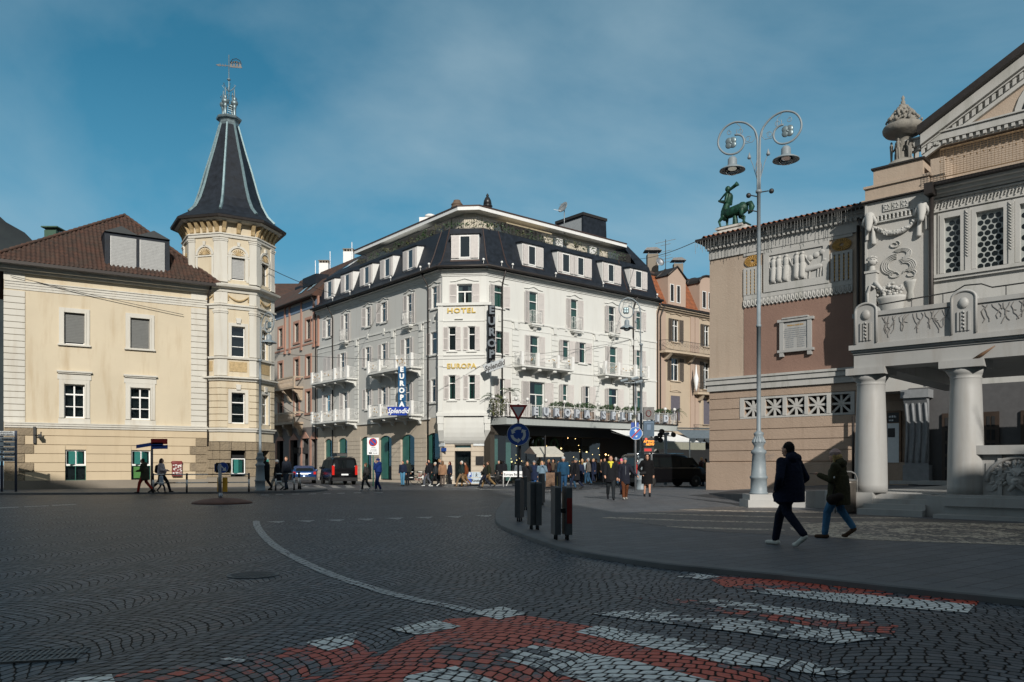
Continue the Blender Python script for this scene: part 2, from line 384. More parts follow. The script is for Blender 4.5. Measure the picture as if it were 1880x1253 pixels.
# ================================================================ GROUND
def smooth(x): x=max(0,min(1,x));return x*x*(3-2*x)
def gz(X,Y):          # height of the right-hand pavement, rising gently towards the theatre
 return .08+.13*smooth((X-1)/8)*smooth((Y-22)/16)
def gp(px,py):        # pavement point under a pixel
 z=.08
 for _ in range(6):
  p=ground_at(px,py,z);z=gz(p.x,p.y)
 return V((p.x,p.y,z))
def cobble(t,paint=None,wear=.5,base=None):
 p=pos(t);s=N(t,'ShaderNodeSeparateXYZ')
 mp=N(t,'ShaderNodeMapping');mp.inputs['Rotation'].default_value=(0,0,R(24));t.links.new(p,mp.inputs[0])
 wob=noise(t,p,.55,2,out=1);wv=N(t,'ShaderNodeVectorMath',operation='MULTIPLY_ADD')
 t.links.new(wob,wv.inputs[0]);wv.inputs[1].default_value=(.5,.5,0);t.links.new(mp.outputs[0],wv.inputs[2])
 wb2=noise(t,p,7,2,out=1);wv2=N(t,'ShaderNodeVectorMath',operation='MULTIPLY_ADD')
 t.links.new(wb2,wv2.inputs[0]);wv2.inputs[1].default_value=(.045,.045,0);t.links.new(wv.outputs[0],wv2.inputs[2])
 t.links.new(wv2.outputs[0],s.inputs[0]);x,y=s.outputs[0],s.outputs[1]
 W_,Rr,h=1.7,1.12,.112
 xs=mth(t,'DIVIDE',x,W_);ci=mth(t,'FLOOR',xs)
 fx=mth(t,'MULTIPLY',mth(t,'SUBTRACT',mth(t,'SUBTRACT',xs,ci),.5),W_)
 sag=mth(t,'SQRT',mth(t,'SUBTRACT',Rr*Rr,mth(t,'MULTIPLY',fx,fx)))
 v=mth(t,'DIVIDE',mth(t,'SUBTRACT',y,sag),h);ri=mth(t,'FLOOR',v);fv=mth(t,'SUBTRACT',v,ri)
 al=mth(t,'MULTIPLY',mth(t,'ARCSINE',mth(t,'DIVIDE',fx,Rr)),Rr/.118)
 wn0=N(t,'ShaderNodeTexWhiteNoise',noise_dimensions='2D');c0=N(t,'ShaderNodeCombineXYZ');t.links.new(ri,c0.inputs[0]);t.links.new(ci,c0.inputs[1]);t.links.new(c0.outputs[0],wn0.inputs[0])
 uu=mth(t,'ADD',al,mth(t,'MULTIPLY',wn0.outputs[0],7));ui=mth(t,'FLOOR',uu);fu=mth(t,'SUBTRACT',uu,ui)
 c1=N(t,'ShaderNodeCombineXYZ');t.links.new(ri,c1.inputs[0]);t.links.new(ui,c1.inputs[1]);t.links.new(ci,c1.inputs[2])
 wn=N(t,'ShaderNodeTexWhiteNoise',noise_dimensions='3D');t.links.new(c1.outputs[0],wn.inputs[0]);rnd=wn.outputs[0]
 dv=mth(t,'ABSOLUTE',mth(t,'SUBTRACT',fv,.5));du=mth(t,'ABSOLUTE',mth(t,'SUBTRACT',fu,.5))
 d=mth(t,'POWER',mth(t,'ADD',mth(t,'POWER',dv,6),mth(t,'POWER',du,6)),1/6)
 joint=ramp(t,d,.40,.465)
 c=ramp(t,rnd,.1,.9,(.038,.050,.066),(.150,.168,.192))
 rr=ramp(t,wn.outputs[1],.72,.95);c=mixc(t,mth(t,'MULTIPLY',rr,.6),c,(.15,.085,.07))
 c=mixc(t,mth(t,'MULTIPLY',ramp(t,noise(t,p,.16,6,.6),.38,.62),.62),c,(.05,.052,.058))
 c=mixc(t,mth(t,'MULTIPLY',ramp(t,noise(t,p,.5,5,.6),.6,.75),.4),c,(.12,.115,.11))
 fine=noise(t,p,38,4);c=mixc(t,mth(t,'MULTIPLY',fine,.3),c,(.03,.03,.03))
 if paint:
  wn3=N(t,'ShaderNodeTexWhiteNoise',noise_dimensions='3D');o3=N(t,'ShaderNodeVectorMath',operation='ADD');o3.inputs[1].default_value=(17,5,3)
  t.links.new(c1.outputs[0],o3.inputs[0]);t.links.new(o3.outputs[0],wn3.inputs[0])
  k=mth(t,'ADD',mth(t,'MULTIPLY',noise(t,p,.9,5,.6),1.0),mth(t,'MULTIPLY',wn3.outputs[0],.22))
  k=mth(t,'ADD',k,mth(t,'MULTIPLY_ADD',noise(t,p,22,4,.65),.45,-.1))
  k=ramp(t,k,wear,wear+.09)
  c=mixc(t,k,c,mixc(t,fine,paint,tuple(x*.75 for x in paint)))
 col=mixc(t,joint,c,(.006,.006,.007))
 return col,joint,rnd,fine
def cobblemat(name,paint=None,wear=.5):
 m,t,b=nmat(name);col,j,rnd,fine=cobble(t,paint,wear)
 t.links.new(col,b.inputs['Base Color']);t.links.new(mth(t,'MULTIPLY_ADD',fine,.3,.36),b.inputs['Roughness'])
 t.links.new(mth(t,'MULTIPLY_ADD',j,-.4,.42),b.inputs['Specular IOR Level'])
 hgt=mth(t,'ADD',mth(t,'MULTIPLY',j,-1.0),mth(t,'ADD',mth(t,'MULTIPLY',rnd,.35),mth(t,'MULTIPLY',fine,.25)))
 bu=N(t,'ShaderNodeBump');bu.inputs['Distance'].default_value=.014;bu.inputs['Strength'].default_value=1;t.links.new(hgt,bu.inputs['Height']);t.links.new(bu.outputs[0],b.inputs['Normal'])
 return m
M['cobble']=cobblemat('porphyry_cobbles')
M['cobble_white']=cobblemat('white_paint_on_cobbles',(.88,.88,.84),.59)
M['cobble_white_worn']=cobblemat('worn_white_paint_on_cobbles',(.84,.84,.80),.69)
M['cobble_red']=cobblemat('red_paint_on_cobbles',(.64,.085,.036),.61)
M['cobble_red_worn']=cobblemat('worn_red_paint_on_cobbles',(.60,.08,.036),.70)
def slabmat():
 m,t,b=nmat('porphyry_slabs');p=pos(t)
 mp=N(t,'ShaderNodeMapping');mp.inputs['Rotation'].default_value=(0,0,R(-38));t.links.new(p,mp.inputs[0])
 br=N(t,'ShaderNodeTexBrick');t.links.new(mp.outputs[0],br.inputs['Vector']);br.inputs['Scale'].default_value=1
 br.inputs['Brick Width'].default_value=.62;br.inputs['Row Height'].default_value=.34;br.inputs['Mortar Size'].default_value=.011;br.inputs['Mortar Smooth'].default_value=.3
 br.inputs['Color1'].default_value=(.115,.125,.138,1);br.inputs['Color2'].default_value=(.078,.088,.10,1);br.inputs['Mortar'].default_value=(.03,.03,.032,1)
 c=mixc(t,mth(t,'MULTIPLY',ramp(t,noise(t,p,.3,6,.6),.35,.7),.4),br.outputs[0],(.125,.112,.105))
 fine=noise(t,p,30,4);c=mixc(t,mth(t,'MULTIPLY',fine,.25),c,(.04,.04,.045))
 gum=N(t,'ShaderNodeTexVoronoi');gum.inputs['Scale'].default_value=2.6;t.links.new(p,gum.inputs['Vector'])
 c=mixc(t,mth(t,'MULTIPLY',ramp(t,gum.outputs['Distance'],.03,.045,(1,1,1),(0,0,0)),.35),c,(.2,.2,.19))
 t.links.new(c,b.inputs['Base Color']);t.links.new(mth(t,'MULTIPLY_ADD',fine,.3,.45),b.inputs['Roughness']);b.inputs['Specular IOR Level'].default_value=.3
 bu=N(t,'ShaderNodeBump');bu.inputs['Distance'].default_value=.006;t.links.new(mth(t,'ADD',mth(t,'MULTIPLY',br.outputs['Fac'],-1),mth(t,'MULTIPLY',fine,.3)),bu.inputs['Height']);t.links.new(bu.outputs[0],b.inputs['Normal'])
 return m
M['slab']=slabmat()
ROS=gp(1745,978)
def mosaicmat():
 m,t,b=nmat('pebble_mosaic');p=pos(t)
 vo=N(t,'ShaderNodeTexVoronoi');vo.inputs['Scale'].default_value=13;t.links.new(p,vo.inputs['Vector'])
 ve=N(t,'ShaderNodeTexVoronoi',feature='DISTANCE_TO_EDGE');ve.inputs['Scale'].default_value=13;t.links.new(p,ve.inputs['Vector'])
 vd=N(t,'ShaderNodeVectorMath',operation='DISTANCE');t.links.new(p,vd.inputs[0]);vd.inputs[1].default_value=ROS
 r=mth(t,'ADD',vd.outputs['Value'],mth(t,'MULTIPLY',noise(t,p,2,2),.12))
 far=N(t,'ShaderNodeVectorMath',operation='DISTANCE');t.links.new(p,far.inputs[0]);far.inputs[1].default_value=(10.5,33.0,.1)
 ring=mth(t,'MULTIPLY',mth(t,'GREATER_THAN',r,2.25),mth(t,'LESS_THAN',r,3.25))
 ring2=mth(t,'MULTIPLY',mth(t,'GREATER_THAN',r,.9),mth(t,'LESS_THAN',r,1.25))
 arcs=mth(t,'LESS_THAN',mth(t,'FRACT',mth(t,'DIVIDE',far.outputs['Value'],2.3)),.17)
 arcs=mth(t,'MULTIPLY',arcs,mth(t,'GREATER_THAN',r,3.4))
 lt=mth(t,'MAXIMUM',mth(t,'MAXIMUM',ring,ring2),arcs)
 sc=N(t,'ShaderNodeSeparateColor');t.links.new(vo.outputs['Color'],sc.inputs[0])
 inner=mth(t,'MULTIPLY',mth(t,'LESS_THAN',r,2.25),mth(t,'GREATER_THAN',sc.outputs[1],.66))
 lt=mth(t,'MAXIMUM',lt,inner);lt=mth(t,'MULTIPLY',lt,mth(t,'GREATER_THAN',sc.outputs[0],.22))
 dk=mixc(t,sc.outputs[2],(.06,.06,.062),(.15,.125,.11));lc=mixc(t,sc.outputs[2],(.62,.54,.42),(.34,.27,.2))
 c=mixc(t,lt,dk,lc);c=mixc(t,ramp(t,ve.outputs['Distance'],.01,.06,(1,1,1),(0,0,0)),c,(.025,.024,.022))
 t.links.new(c,b.inputs['Base Color']);b.inputs['Roughness'].default_value=.55
 bu=N(t,'ShaderNodeBump');bu.inputs['Distance'].default_value=.02;t.links.new(ve.outputs['Distance'],bu.inputs['Height']);t.links.new(bu.outputs[0],b.inputs['Normal'])
 return m
M['mosaic']=mosaicmat()
M['kerb']=smat('kerb_stone',(.115,.118,.12),.7,var=.25,sc=2,bump=.004,obj=False)
M['red_mound']=smat('reddish_paving',(.13,.07,.055),.85,var=.3,sc=3,bump=.01,obj=False)
g=MB();g.add([(-2500,-2500,-.012),(2500,-2500,-.012),(2500,2500,-.012),(-2500,2500,-.012)],[(0,1,2,3)]);struct(g.obj('ground',M['asphalt'],calc=False))
g=MB();g.add([(-110,-60,0),(110,-60,0),(110,160,0),(-110,160,0)],[(0,1,2,3)]);struct(g.obj('road',M['cobble'],calc=False))
def catmull(P,n=6,closed=False):
 out=[];k=len(P)
 for i in range(k if closed else k-1):
  a,b,c,d=(P[(i-1) % k] if closed or i>0 else P[0]),P[i],P[(i+1) % k],(P[(i+2) % k] if closed or i<k-2 else P[-1])
  for j in range(n):
   s_=j/n;out.append(tuple(.5*((2*b[q])+(-a[q]+c[q])*s_+(2*a[q]-5*b[q]+4*c[q]-d[q])*s_*s_+(-a[q]+3*b[q]-3*c[q]+d[q])*s_**3) for q in range(len(b))))
 if not closed: out.append(tuple(P[-1]))
 return out
def sheet(poly,z,step=None):
 """flat polygon, subdivided and draped when z is a function"""
 bm=bmesh.new();vs=[bm.verts.new((x,y,0)) for x,y in poly];bm.faces.new(vs)
 if step:
  for ax in (0,1):
   lo=min(p[ax] for p in poly);hi=max(p[ax] for p in poly);c=lo+step
   while c<hi:
    no=(1,0,0) if ax==0 else (0,1,0);co=(c,0,0) if ax==0 else (0,c,0)
    bmesh.ops.bisect_plane(bm,geom=bm.verts[:]+bm.edges[:]+bm.faces[:],plane_co=co,plane_no=no);c+=step
 for v in bm.verts: v.co.z=z(v.co.x,v.co.y) if callable(z) else z
 return bm
def bm_obj(bm,name,m,parent=None):
 me=bpy.data.meshes.new(name);bm.to_mesh(me);bm.free();return link(name,me,m,parent)
# right pavement with kerb
edge=catmull([(40,-1.2),(16,-1.0),(10.4,4.1),(5.45,8.6),(4.68,9.32),(4.0,10.02),(2.94,11.02),(2.38,11.5),(1.8,12.28),(1.08,13.6),(.27,16.8),(-.17,19.2),(-.34,22),(-.33,27),(0,34),(1.2,38.5),(4,43),(7,49),(10,56),(22,66)],7)
outer=edge+[(60,66),(60,-1.2)]
bm=sheet(outer,lambda x,y: gz(x,y),2.5);struct(bm_obj(bm,'pavement',M['slab']))
k=MB();n=len(edge)
nr=[]
for i in range(n):
 a=V(edge[max(0,i-1)]);b=V(edge[min(n-1,i+1)]);d=(b-a).normalized();nr.append(V((-d.y,d.x)))   # points to the road side
prof=[]
for i in range(n):
 e=V(edge[i]);q=nr[i];z=gz(*edge[i])
 for off,zz_ in ((-.16,z+.004),(.10,z+.004),(.125,z-.012),(.13,-.01)): prof.append((e.x+q.x*off*(-1 if False else 1),e.y+q.y*off,zz_))
# nr points left of travel; travel goes right->left/away so the road lies on the left side (-x): flip if needed
fs=[(i*4+j,(i+1)*4+j,(i+1)*4+j+1,i*4+j+1) for i in range(n-1) for j in range(3)]
k.add(prof,fs);struct(k.obj('kerb',M['kerb']))
# left pavement in front of the yellow house
def lp(px,py): return ground_at(px,py,.1)
L1=[(-45,39.6),(-27,40.0),(-20.5,40.6),(-16,41.5),(-12.3,42.8),(-11.0,44.5),(-11.2,47.5),(-14,52),(-16,60),(-26,80)]
L1=catmull([(a,b) for a,b in L1],5);bm=sheet(L1+[(-60,80),(-60,39.6)],.1);struct(bm_obj(bm,'pavement',M['slab']))
k=MB();n=len(L1);pr=[]
for i in range(n):
 a=V(L1[max(0,i-1)]);b=V(L1[min(n-1,i+1)]);d=(b-a).normalized();q=V((d.y,-d.x));e=V(L1[i])
 for off,z in ((-.14,.104),(.12,.104),(.14,.09),(.145,-.01)): pr.append((e.x+q.x*off,e.y+q.y*off,z))
k.add(pr,[(i*4+j,(i+1)*4+j,(i+1)*4+j+1,i*4+j+1) for i in range(n-1) for j in range(3)]);struct(k.obj('kerb',M['kerb']))
# pavement in front of the hotel
H1=[(-20,77),(-6.1,59.5),(-4.9,57.8),(-1.2,56.6),(1.2,58.5),(15,70)]
bm=sheet(catmull(H1,4)+[(15,90),(-20,90)],.06);struct(bm_obj(bm,'pavement',M['slab']))
k=MB();hh=catmull(H1,4);k.tube([(x,y,.03) for x,y in hh],.1,4);struct(k.obj('kerb',M['kerb']))
# markings
def marking(name,polys,mkey,z):
 b_=MB()
 for i,pl in enumerate(polys):
  vs=[(ground_at(x,y).x,ground_at(x,y).y,z) for x,y in pl];b_.add(vs,[tuple(range(len(vs)))])
 return struct(b_.obj(name,M[mkey],calc=False))
marking('crosswalk_red_paint',[[(1288,1057),(1450,1067),(1640,1084),(1800,1102),(1792,1113),(1600,1097),(1402,1085),(1330,1078)],[(820,1137),(965,1131),(1090,1152),(1245,1190),(1480,1262),(560,1262),(700,1203)]],'cobble_red',.004)
marking('crosswalk_worn_red_paint',[[(1165,1098),(1215,1097),(1420,1117),(1650,1150),(1640,1166),(1400,1140)],[(190,1262),(215,1240),(330,1222),(560,1186),(655,1176),(698,1203),(555,1262)]],'cobble_red_worn',.004)
marking('crosswalk_white_bars',[[(1243,1060),(1275,1054),(1322,1060),(1290,1066)],[(1375,1088),(1402,1082),(1600,1094),(1790,1112),(1776,1127),(1560,1109)],
 [(1055,1162),(1098,1150),(1260,1176),(1452,1214),(1432,1228),(1340,1222)],[(905,1206),(980,1186),(1160,1214),(1345,1262),(1105,1262)],
 [(862,1126),(922,1115),(968,1128),(915,1139)],[(735,1262),(745,1243),(836,1225),(935,1262)],[(560,1181),(655,1163),(648,1186),(600,1197)],[(110,1262),(112,1250),(205,1240),(215,1262)]],'cobble_white',.008)
marking('crosswalk_worn_white_bars',[[(1262,1107),(1310,1102),(1460,1117),(1600,1137),(1568,1145),(1400,1127)],[(1080,1128),(1200,1120),(1400,1141),(1560,1160),(1640,1172),(1535,1184),(1400,1168)],
 [(712,1156),(800,1140),(848,1152),(770,1168)],[(380,1215),(450,1205),(465,1215),(400,1225)],[(1470,1215),(1570,1235),(1540,1245),(1440,1232)]],'cobble_white_worn',.008)
M['line_white']=cobblemat('line_paint_on_cobbles',(.48,.50,.50),.52)
ln=[(470,957),(473,968),(484,984),(505,1003),(540,1024),(590,1048),(640,1067),(700,1086),(760,1101),(820,1113),(872,1124)]
LP=catmull([tuple(ground_at(x,y).xy) for x,y in ln],5);b_=MB();vs=[]
for i,p_ in enumerate(LP):
 a=V(LP[max(0,i-1)]);b=V(LP[min(len(LP)-1,i+1)]);d=(b-a).normalized();q=V((-d.y,d.x))
 vs+=[(p_[0]-q.x*.085,p_[1]-q.y*.085,.006),(p_[0]+q.x*.085,p_[1]+q.y*.085,.006)]
b_.add(vs,[(2*i,2*i+2,2*i+3,2*i+1) for i in range(len(LP)-1)]);struct(b_.obj('lane_line',M['line_white'],calc=False))
tr=[]
for i in range(8):
 x=507+i*54.5;y=959.5-i*1.6;tr.append([(x-18,y-1.2),(x+17,y-2.2),(x+6,y+1.6)])
marking('give_way_marking',tr,'line_white',.006)
ds=[[(x,y),(x+46,y-2),(x+44,y-.6),(x,y+1.4)] for x,y in ((-10,933),(45,930.6),(95,928))]
ds+=[[(x,y),(x+13,y-.4),(x+13,y+.8),(x-2,y+1.0)] for x,y in ((480,909),(507,908),(537,907.4),(567,907),(594,906.4),(620,906),(650,905),(690,904.6))]
marking('dashed_line',ds,'line_white',.006)
M['worn_line']=cobblemat('far_line_paint_on_cobbles',(.40,.40,.38),.58)
marking('zebra_bars',[[(560+i*26,897.0),(575+i*26,896.6),(556+i*29,891.4),(546+i*29,891.6)] for i in range(5)]+[[(815,893.5),(880,897),(880,898),(815,894.5)],[(880,898.6),(1060,902),(1060,903),(880,899.6)]],'worn_line',.006)
bm=sheet([tuple(gp(x,y).xy) for x,y in ((1098,952),(1180,942),(1310,931),(1410,931.5),(1560,944),(1700,953),(1890,962),(1890,1002),(1600,992),(1300,976))],lambda x,y: gz(x,y)+.004,2.0)
struct(bm_obj(bm,'pebble_mosaic',M['mosaic']))
# traffic island
c=ground_at(408,927);k=MB()
k.lathe([(1.13,0),(1.12,.05),(1.03,.09),(.7,.17),(.3,.21),(.01,.22)],40,(c.x*(c.y+1)/c.y,c.y+1.0,0),sy=.95)
struct(k.obj('traffic_island',M['red_mound']))
ISL=V((c.x,c.y+1.0,.2))
# manhole and drain
def metalgrate(): return smat('cast_iron',(.14,.14,.138),.6,.3,var=.3,sc=6,bump=.01,obj=False)
M['cast']=metalgrate()
c=ground_at(465,1056.5);k=MB();k.lathe([(.35,.0),(.35,.012),(.32,.014),(.315,.008),(.01,.008)],36,tuple(c))
for i in range(-5,6):
 for j in range(-5,6):
  if math.hypot(i,j)<5.3: k.cbox((c.x+i*.054,c.y+j*.054,.011),(.032,.032,.008))
tag(k.obj('manhole_cover',M['cast']),'round studded iron manhole cover in the dark cobbles','manhole cover')
c=ground_at(62,1206);k=MB();T=Matrix.Translation(c) @ Matrix.Rotation(R(14),4,'Z');k.box((-.36,-.2,.0),(.36,.2,.006),T)
for i in range(16): k.box((-.33+i*.043,-.17,.006),(-.31+i*.043,-.01,.014),T);k.box((-.33+i*.043,.01,.006),(-.31+i*.043,.17,.014),T)
for y0 in (-.2,-.012,.176): k.box((-.36,y0,.006),(.36,y0+.024,.016),T)
tag(k.obj('drain_grate',M['cast']),'rectangular slotted drain grate in the road, bottom left','drain')
# mountain far behind on the left
def mountainmat():
 m,t,b=nmat('dark_forest_slope');p=pos(t)
 t.links.new(mixc(t,ramp(t,noise(t,p,.012,8,.65),.35,.7),(.012,.018,.022),(.03,.04,.04)),b.inputs['Base Color']);b.inputs['Roughness'].default_value=1;return m
k=MB();rnd=random.Random(3);nx,ny=60,10;vs=[]
for j in range(ny+1):
 for i in range(nx+1):
  x=-2600+i*2400/nx;y=1250+j*90;pk=650*math.exp(-((x+1400)/700)**2)*(1-abs(j-5)/5.5)
  vs.append((x,y,max(-4,pk+rnd.uniform(-9,9)*(1 if 0<j<ny else 0)-6)))
k.add(vs,[(j*(nx+1)+i,j*(nx+1)+i+1,(j+1)*(nx+1)+i+1,(j+1)*(nx+1)+i) for j in range(ny) for i in range(nx)],smooth=True);struct(k.obj('hills',mountainmat()))
# ================================================================ BUILDINGS: shared parts
FB=V((0,0,0))
def arch_fill(mb,u0,u1,zs,zt,y,T,n=10,dep=.22):
 """spandrels filling the corners above a segmental arch inside a rectangular hole"""
 w2=(u1-u0)/2;r=zt-zs;um=(u0+u1)/2
 R_=(w2*w2+r*r)/(2*r);pts=[]
 for i in range(n+1):
  x=-w2+2*w2*i/n;pts.append((um+x,zt-R_+math.sqrt(max(0,R_*R_-x*x))))
 for i in range(n):
  a,b=pts[i],pts[i+1];mb.add([(a[0],y,a[1]),(b[0],y,b[1]),(b[0],y,zt+.001),(a[0],y,zt+.001)],[(0,1,2,3)],T)
  mb.add([(a[0],y,a[1]),(b[0],y,b[1]),(b[0],y+dep,b[1]),(a[0],y+dep,a[1])],[(0,1,2,3)],T)
_wc={}
def window(parent,fr,rect,name='window',y=.16,shut=None,shw=None,mull=1,trans=.7,curtain=None,trans2=None,door=False,surround=None,blind=None,fm='frame_white',sm='shutter',open_ang=None,fw=.055,bar=None):
 """frame at depth y behind the wall face; shutters, surround, sill hang in front. Returns the frame object"""
 u0,u1,z0,z1=rect;w_,h_=round(u1-u0,2),round(z1-z0,2)
 key=(w_,h_,y,shut,shw,mull,trans,curtain,trans2,door,surround,blind,fm,sm,open_ang,fw,bar)
 if key not in _wc:
  D={}
  f=MB();t_=fw
  f.box((-w_/2,0,0),(-w_/2+t_,.06,h_));f.box((w_/2-t_,0,0),(w_/2,.06,h_));f.box((-w_/2+t_,0,h_-t_),(w_/2-t_,.06,h_));f.box((-w_/2+t_,0,0),(w_/2-t_,.06,t_*1.3))
  if trans: f.box((-w_/2+t_,-.012,h_*trans-t_*.6),(w_/2-t_,.05,h_*trans+t_*.6))
  if trans2: f.box((-w_/2+t_,.002,h_*trans2-t_*.35),(w_/2-t_,.05,h_*trans2+t_*.35))
  for k_ in range(1,mull):
   x=-w_/2+w_*k_/mull;f.box((x-t_*.6,-.006,t_*1.3),(x+t_*.6,.055,(h_*trans-t_*.6) if (trans and mull==2 and bar != 'full') else h_-t_))
  D['frame']=(f.mesh('window_frame'),fm)
  g_=MB();g_.add([(-w_/2+.01,.03,.01),(w_/2-.01,.03,.01),(w_/2-.01,.03,h_-.01),(-w_/2+.01,.03,h_-.01)],[(0,1,2,3)]);D['pane']=(g_.mesh('pane'),'glass')
  if curtain:
   c_=MB();nn=22;vs=[]
   for i in range(nn+1):
    x=-w_/2+w_*i/nn;yy=.13+.025*math.sin(i*1.9)
    vs+=[(x,yy,0),(x,yy,h_)]
   sel={'full': range(nn),'half': range(0,nn//2+1),'right': range(nn//2,nn),'sides': [i for i in range(nn) if i<7 or i>14]}[curtain[0]]
   c_.add(vs,[(2*i,2*i+2,2*i+3,2*i+1) for i in sel]);D['curtain']=(c_.mesh('curtain'),curtain[1])
  if blind:
   b2=MB();zb=h_*(1-blind[0]);nb=max(3,int((h_-zb)/.09))
   for i in range(nb): zz0=zb+(h_-zb)*i/nb;b2.box((-w_/2+.02,-.03,zz0+.004),(w_/2-.02,-.015,zb+(h_-zb)*(i+1)/nb-.004))
   D['roller_blind']=(b2.mesh('roller_blind'),blind[1])
  if shut:
   for side in (-1,1):
    if shut=='right' and side<0 or shut=='left' and side>0: continue
    s_=MB();W2=shw or w_/2+.03
    s_.box((0,-.02,0),(.05,.02,h_));s_.box((W2-.05,-.02,0),(W2,.02,h_))
    for zz0 in (0,h_*.47,h_-.06): s_.box((.05,-.02,zz0),(W2-.05,.02,zz0+.06))
    ns=int(h_/.085)
    for i in range(ns): zc=.06+(h_-.12)*(i+.5)/ns;s_.add([(.05,-.016,zc-.035),(W2-.05,-.016,zc-.035),(W2-.05,.014,zc+.03),(.05,.014,zc+.03)],[(0,1,2,3)])
    s_.box((-.02,-.035,h_*.2),(.05,-.02,h_*.2+.03));s_.box((-.02,-.035,h_*.78),(.05,-.02,h_*.78+.03))
    D['shutter%d' % side]=(s_.mesh('shutter'),sm)
  _wc[key]=D
 D=_wc[key];um=(u0+u1)/2
 f=link(name,D['frame'][0],M[D['frame'][1]],parent,fr.M(um,y,z0))
 for kk in ('pane','curtain','roller_blind'):
  if kk in D: link(kk,D[kk][0],M[D[kk][1]],f)
 for side in (-1,1):
  kk='shutter%d' % side
  if kk in D:
   ang=open_ang if open_ang is not None else 4
   o=link('shutter',D[kk][0],M[D[kk][1]],f);o.location=(side*(w_/2+.01),-y-.045,0);o.rotation_euler=(0,0,(R(ang)) if side>0 else R(180-ang))
   if side>0: o.rotation_euler=(0,0,-R(ang))
   if side<0: o.rotation_euler=(0,0,R(180+ang))
 return f
def surround(mb,fr,rect,wd=.12,pr=.05,head=None,sill=True,y=0):
 u0,u1,z0,z1=rect
 mb.box((u0-wd,y-pr,z0),(u0,y-.001,z1+wd),fr.T);mb.box((u1,y-pr,z0),(u1+wd,y-.001,z1+wd),fr.T);mb.box((u0,y-pr,z1),(u1,y-.001,z1+wd),fr.T)
 if sill: mb.box((u0-wd-.06,y-pr-.08,z0-.1),(u1+wd+.06,y-.001,z0-.002),fr.T)
 if head: mb.box((u0-wd-.12,y-pr-.14,z1+wd+head),(u1+wd+.12,y-.001,z1+wd+head+.09),fr.T);mb.box((u0-wd-.05,y-pr-.07,z1+wd+head-.08),(u1+wd+.05,y-.001,z1+wd+head-.002),fr.T)
def cornice(mb,fr,u0,u1,z0,steps,ends=(0,0)):
 """steps: list of (height, projection) upward from z0"""
 z=z0
 for h_,p_ in steps:
  mb.box((u0-(p_ if ends[0] else 0),-p_,z),(u1+(p_ if ends[1] else 0),.0,z+h_),fr.T);z+=h_
def railing(mb,path,h_=.95,sp=.12,r=.012,rail=.022,scroll=False,T=None,base=.08):
 """iron railing along 3-D path points (bottom line)"""
 pts=[V(p) for p in path];up=V((0,0,1))
 mb.tube([p+up*h_ for p in pts],rail,6,T);mb.tube([p+up*base for p in pts],rail*.7,6,T)
 for a,b in zip(pts[:-1],pts[1:]):
  L=(b-a).length;n=max(1,int(L/sp));d=(b-a)/n
  for i in range(n+1): mb.tube([a+d*i+up*base,a+d*i+up*h_],r,4,T,cap=False)
  if scroll:
   e=(b-a).normalized()
   m_=max(1,int(L/.38))
   for i in range(m_):
    c_=a+(b-a)*((i+.5)/m_)+up*(h_*.55)
    pp=[c_+e*(math.cos(q*.55)*(.16-.012*q))+up*(math.sin(q*.55)*(.2-.014*q)) for q in range(12)];mb.tube(pp,r*1.1,4,T,cap=False)
def pipe(mb,fr,u,z0,z1,y=-.1,r=.05): mb.tube([(u,y,z0),(u,y,z1)],r,8,fr.T)
def planter_leaf(mb,c,r,n,size,seed): leaf_blob(mb,c,r,n,size,random.Random(seed))
# ================================================================ YELLOW HOUSE WITH TURRET
YF=Fr((-28.69,45.0),(.850,.527));YW=10.95;YD=11.5
yh=thing('yellow_house',(YF.O.x,YF.O.y,0),'cream yellow corner house with octagonal turret, slate spire and brown tiled hip roof','house')
ZT=12.55
w1=YF.rect(117.5,155.4,575,633);w2=YF.rect(239,274.5,585,641);w3=YF.rect(117.6,155.5,706,768);w4=YF.rect(239,276,712.6,771)
w5=YF.rect(119.5,158,826,882.7);w6=YF.rect(240.7,276.6,827,882.7)
zb=YF.z(785,200)      # belt line
HS=[w1,w2,w3,w4]
mb=MB();mb.holes(0,YW+.6,zb,ZT,HS,0,.2,YF.T)
mb.box((0,.25,zb),(.02,YD,ZT),YF.T);mb.box((YW+.3,1,0),(YW+.6,YD,ZT),YF.T);mb.box((0,YD-.3,0),(YW+.6,YD,ZT),YF.T);mb.box((-.02,.02,0),(0.2,YD-.3,ZT),YF.T)
mb.obj('wall',M['yellow'],yh)
mb=MB();zs=.95;n=5
mb.holes(0,YW+.6,.55,zb,[w5,w6],.03,.2,YF.T)
mb.obj('base_wall',M['yellow_low'],yh)
# ashlar courses proud of the base wall
mb=MB();mc=MB();mc2=MB();course=(zb-.62)/6
rz=random.Random(5)
for i in range(6):
 a=.6+course*i;b=a+course-.035
 segs=[(.0,YW)]
 for hh in (w5,w6):
  ns=[]
  for s0,s1 in segs:
   if hh[2]<b and hh[3]>a and s0<hh[0]<s1: ns+=[(s0,hh[0]),(hh[1],s1)]
   else: ns.append((s0,s1))
  segs=ns
 for s0,s1 in segs: mb.box((s0+(1.0 if s0==0 else .0)+(.45 if s0==0 and i % 2 else 0),-.025,a),(s1-((1.1 if i % 2 else .75) if s1==YW and i<5 else 0),.03,b),YF.T)
 mc.box((0,-.05,a),(.97+(.45 if i % 2 else 0),.03,b),YF.T)
 if i<5: mc2.box((YW-(1.07 if i % 2 else .72),-.055,a),(YW+.5,.03,b),YF.T)
mb.obj('ashlar_course',M['yellow_low'],yh);mc.obj('rough_quoins',M['rustic'],yh);mc2.obj('rough_quoins',M['rustic'],yh)
mb=MB();mb.box((-.03,-.06,0),(YW+.4,.04,.6),YF.T);mb.obj('plinth',M['plinth'],yh)
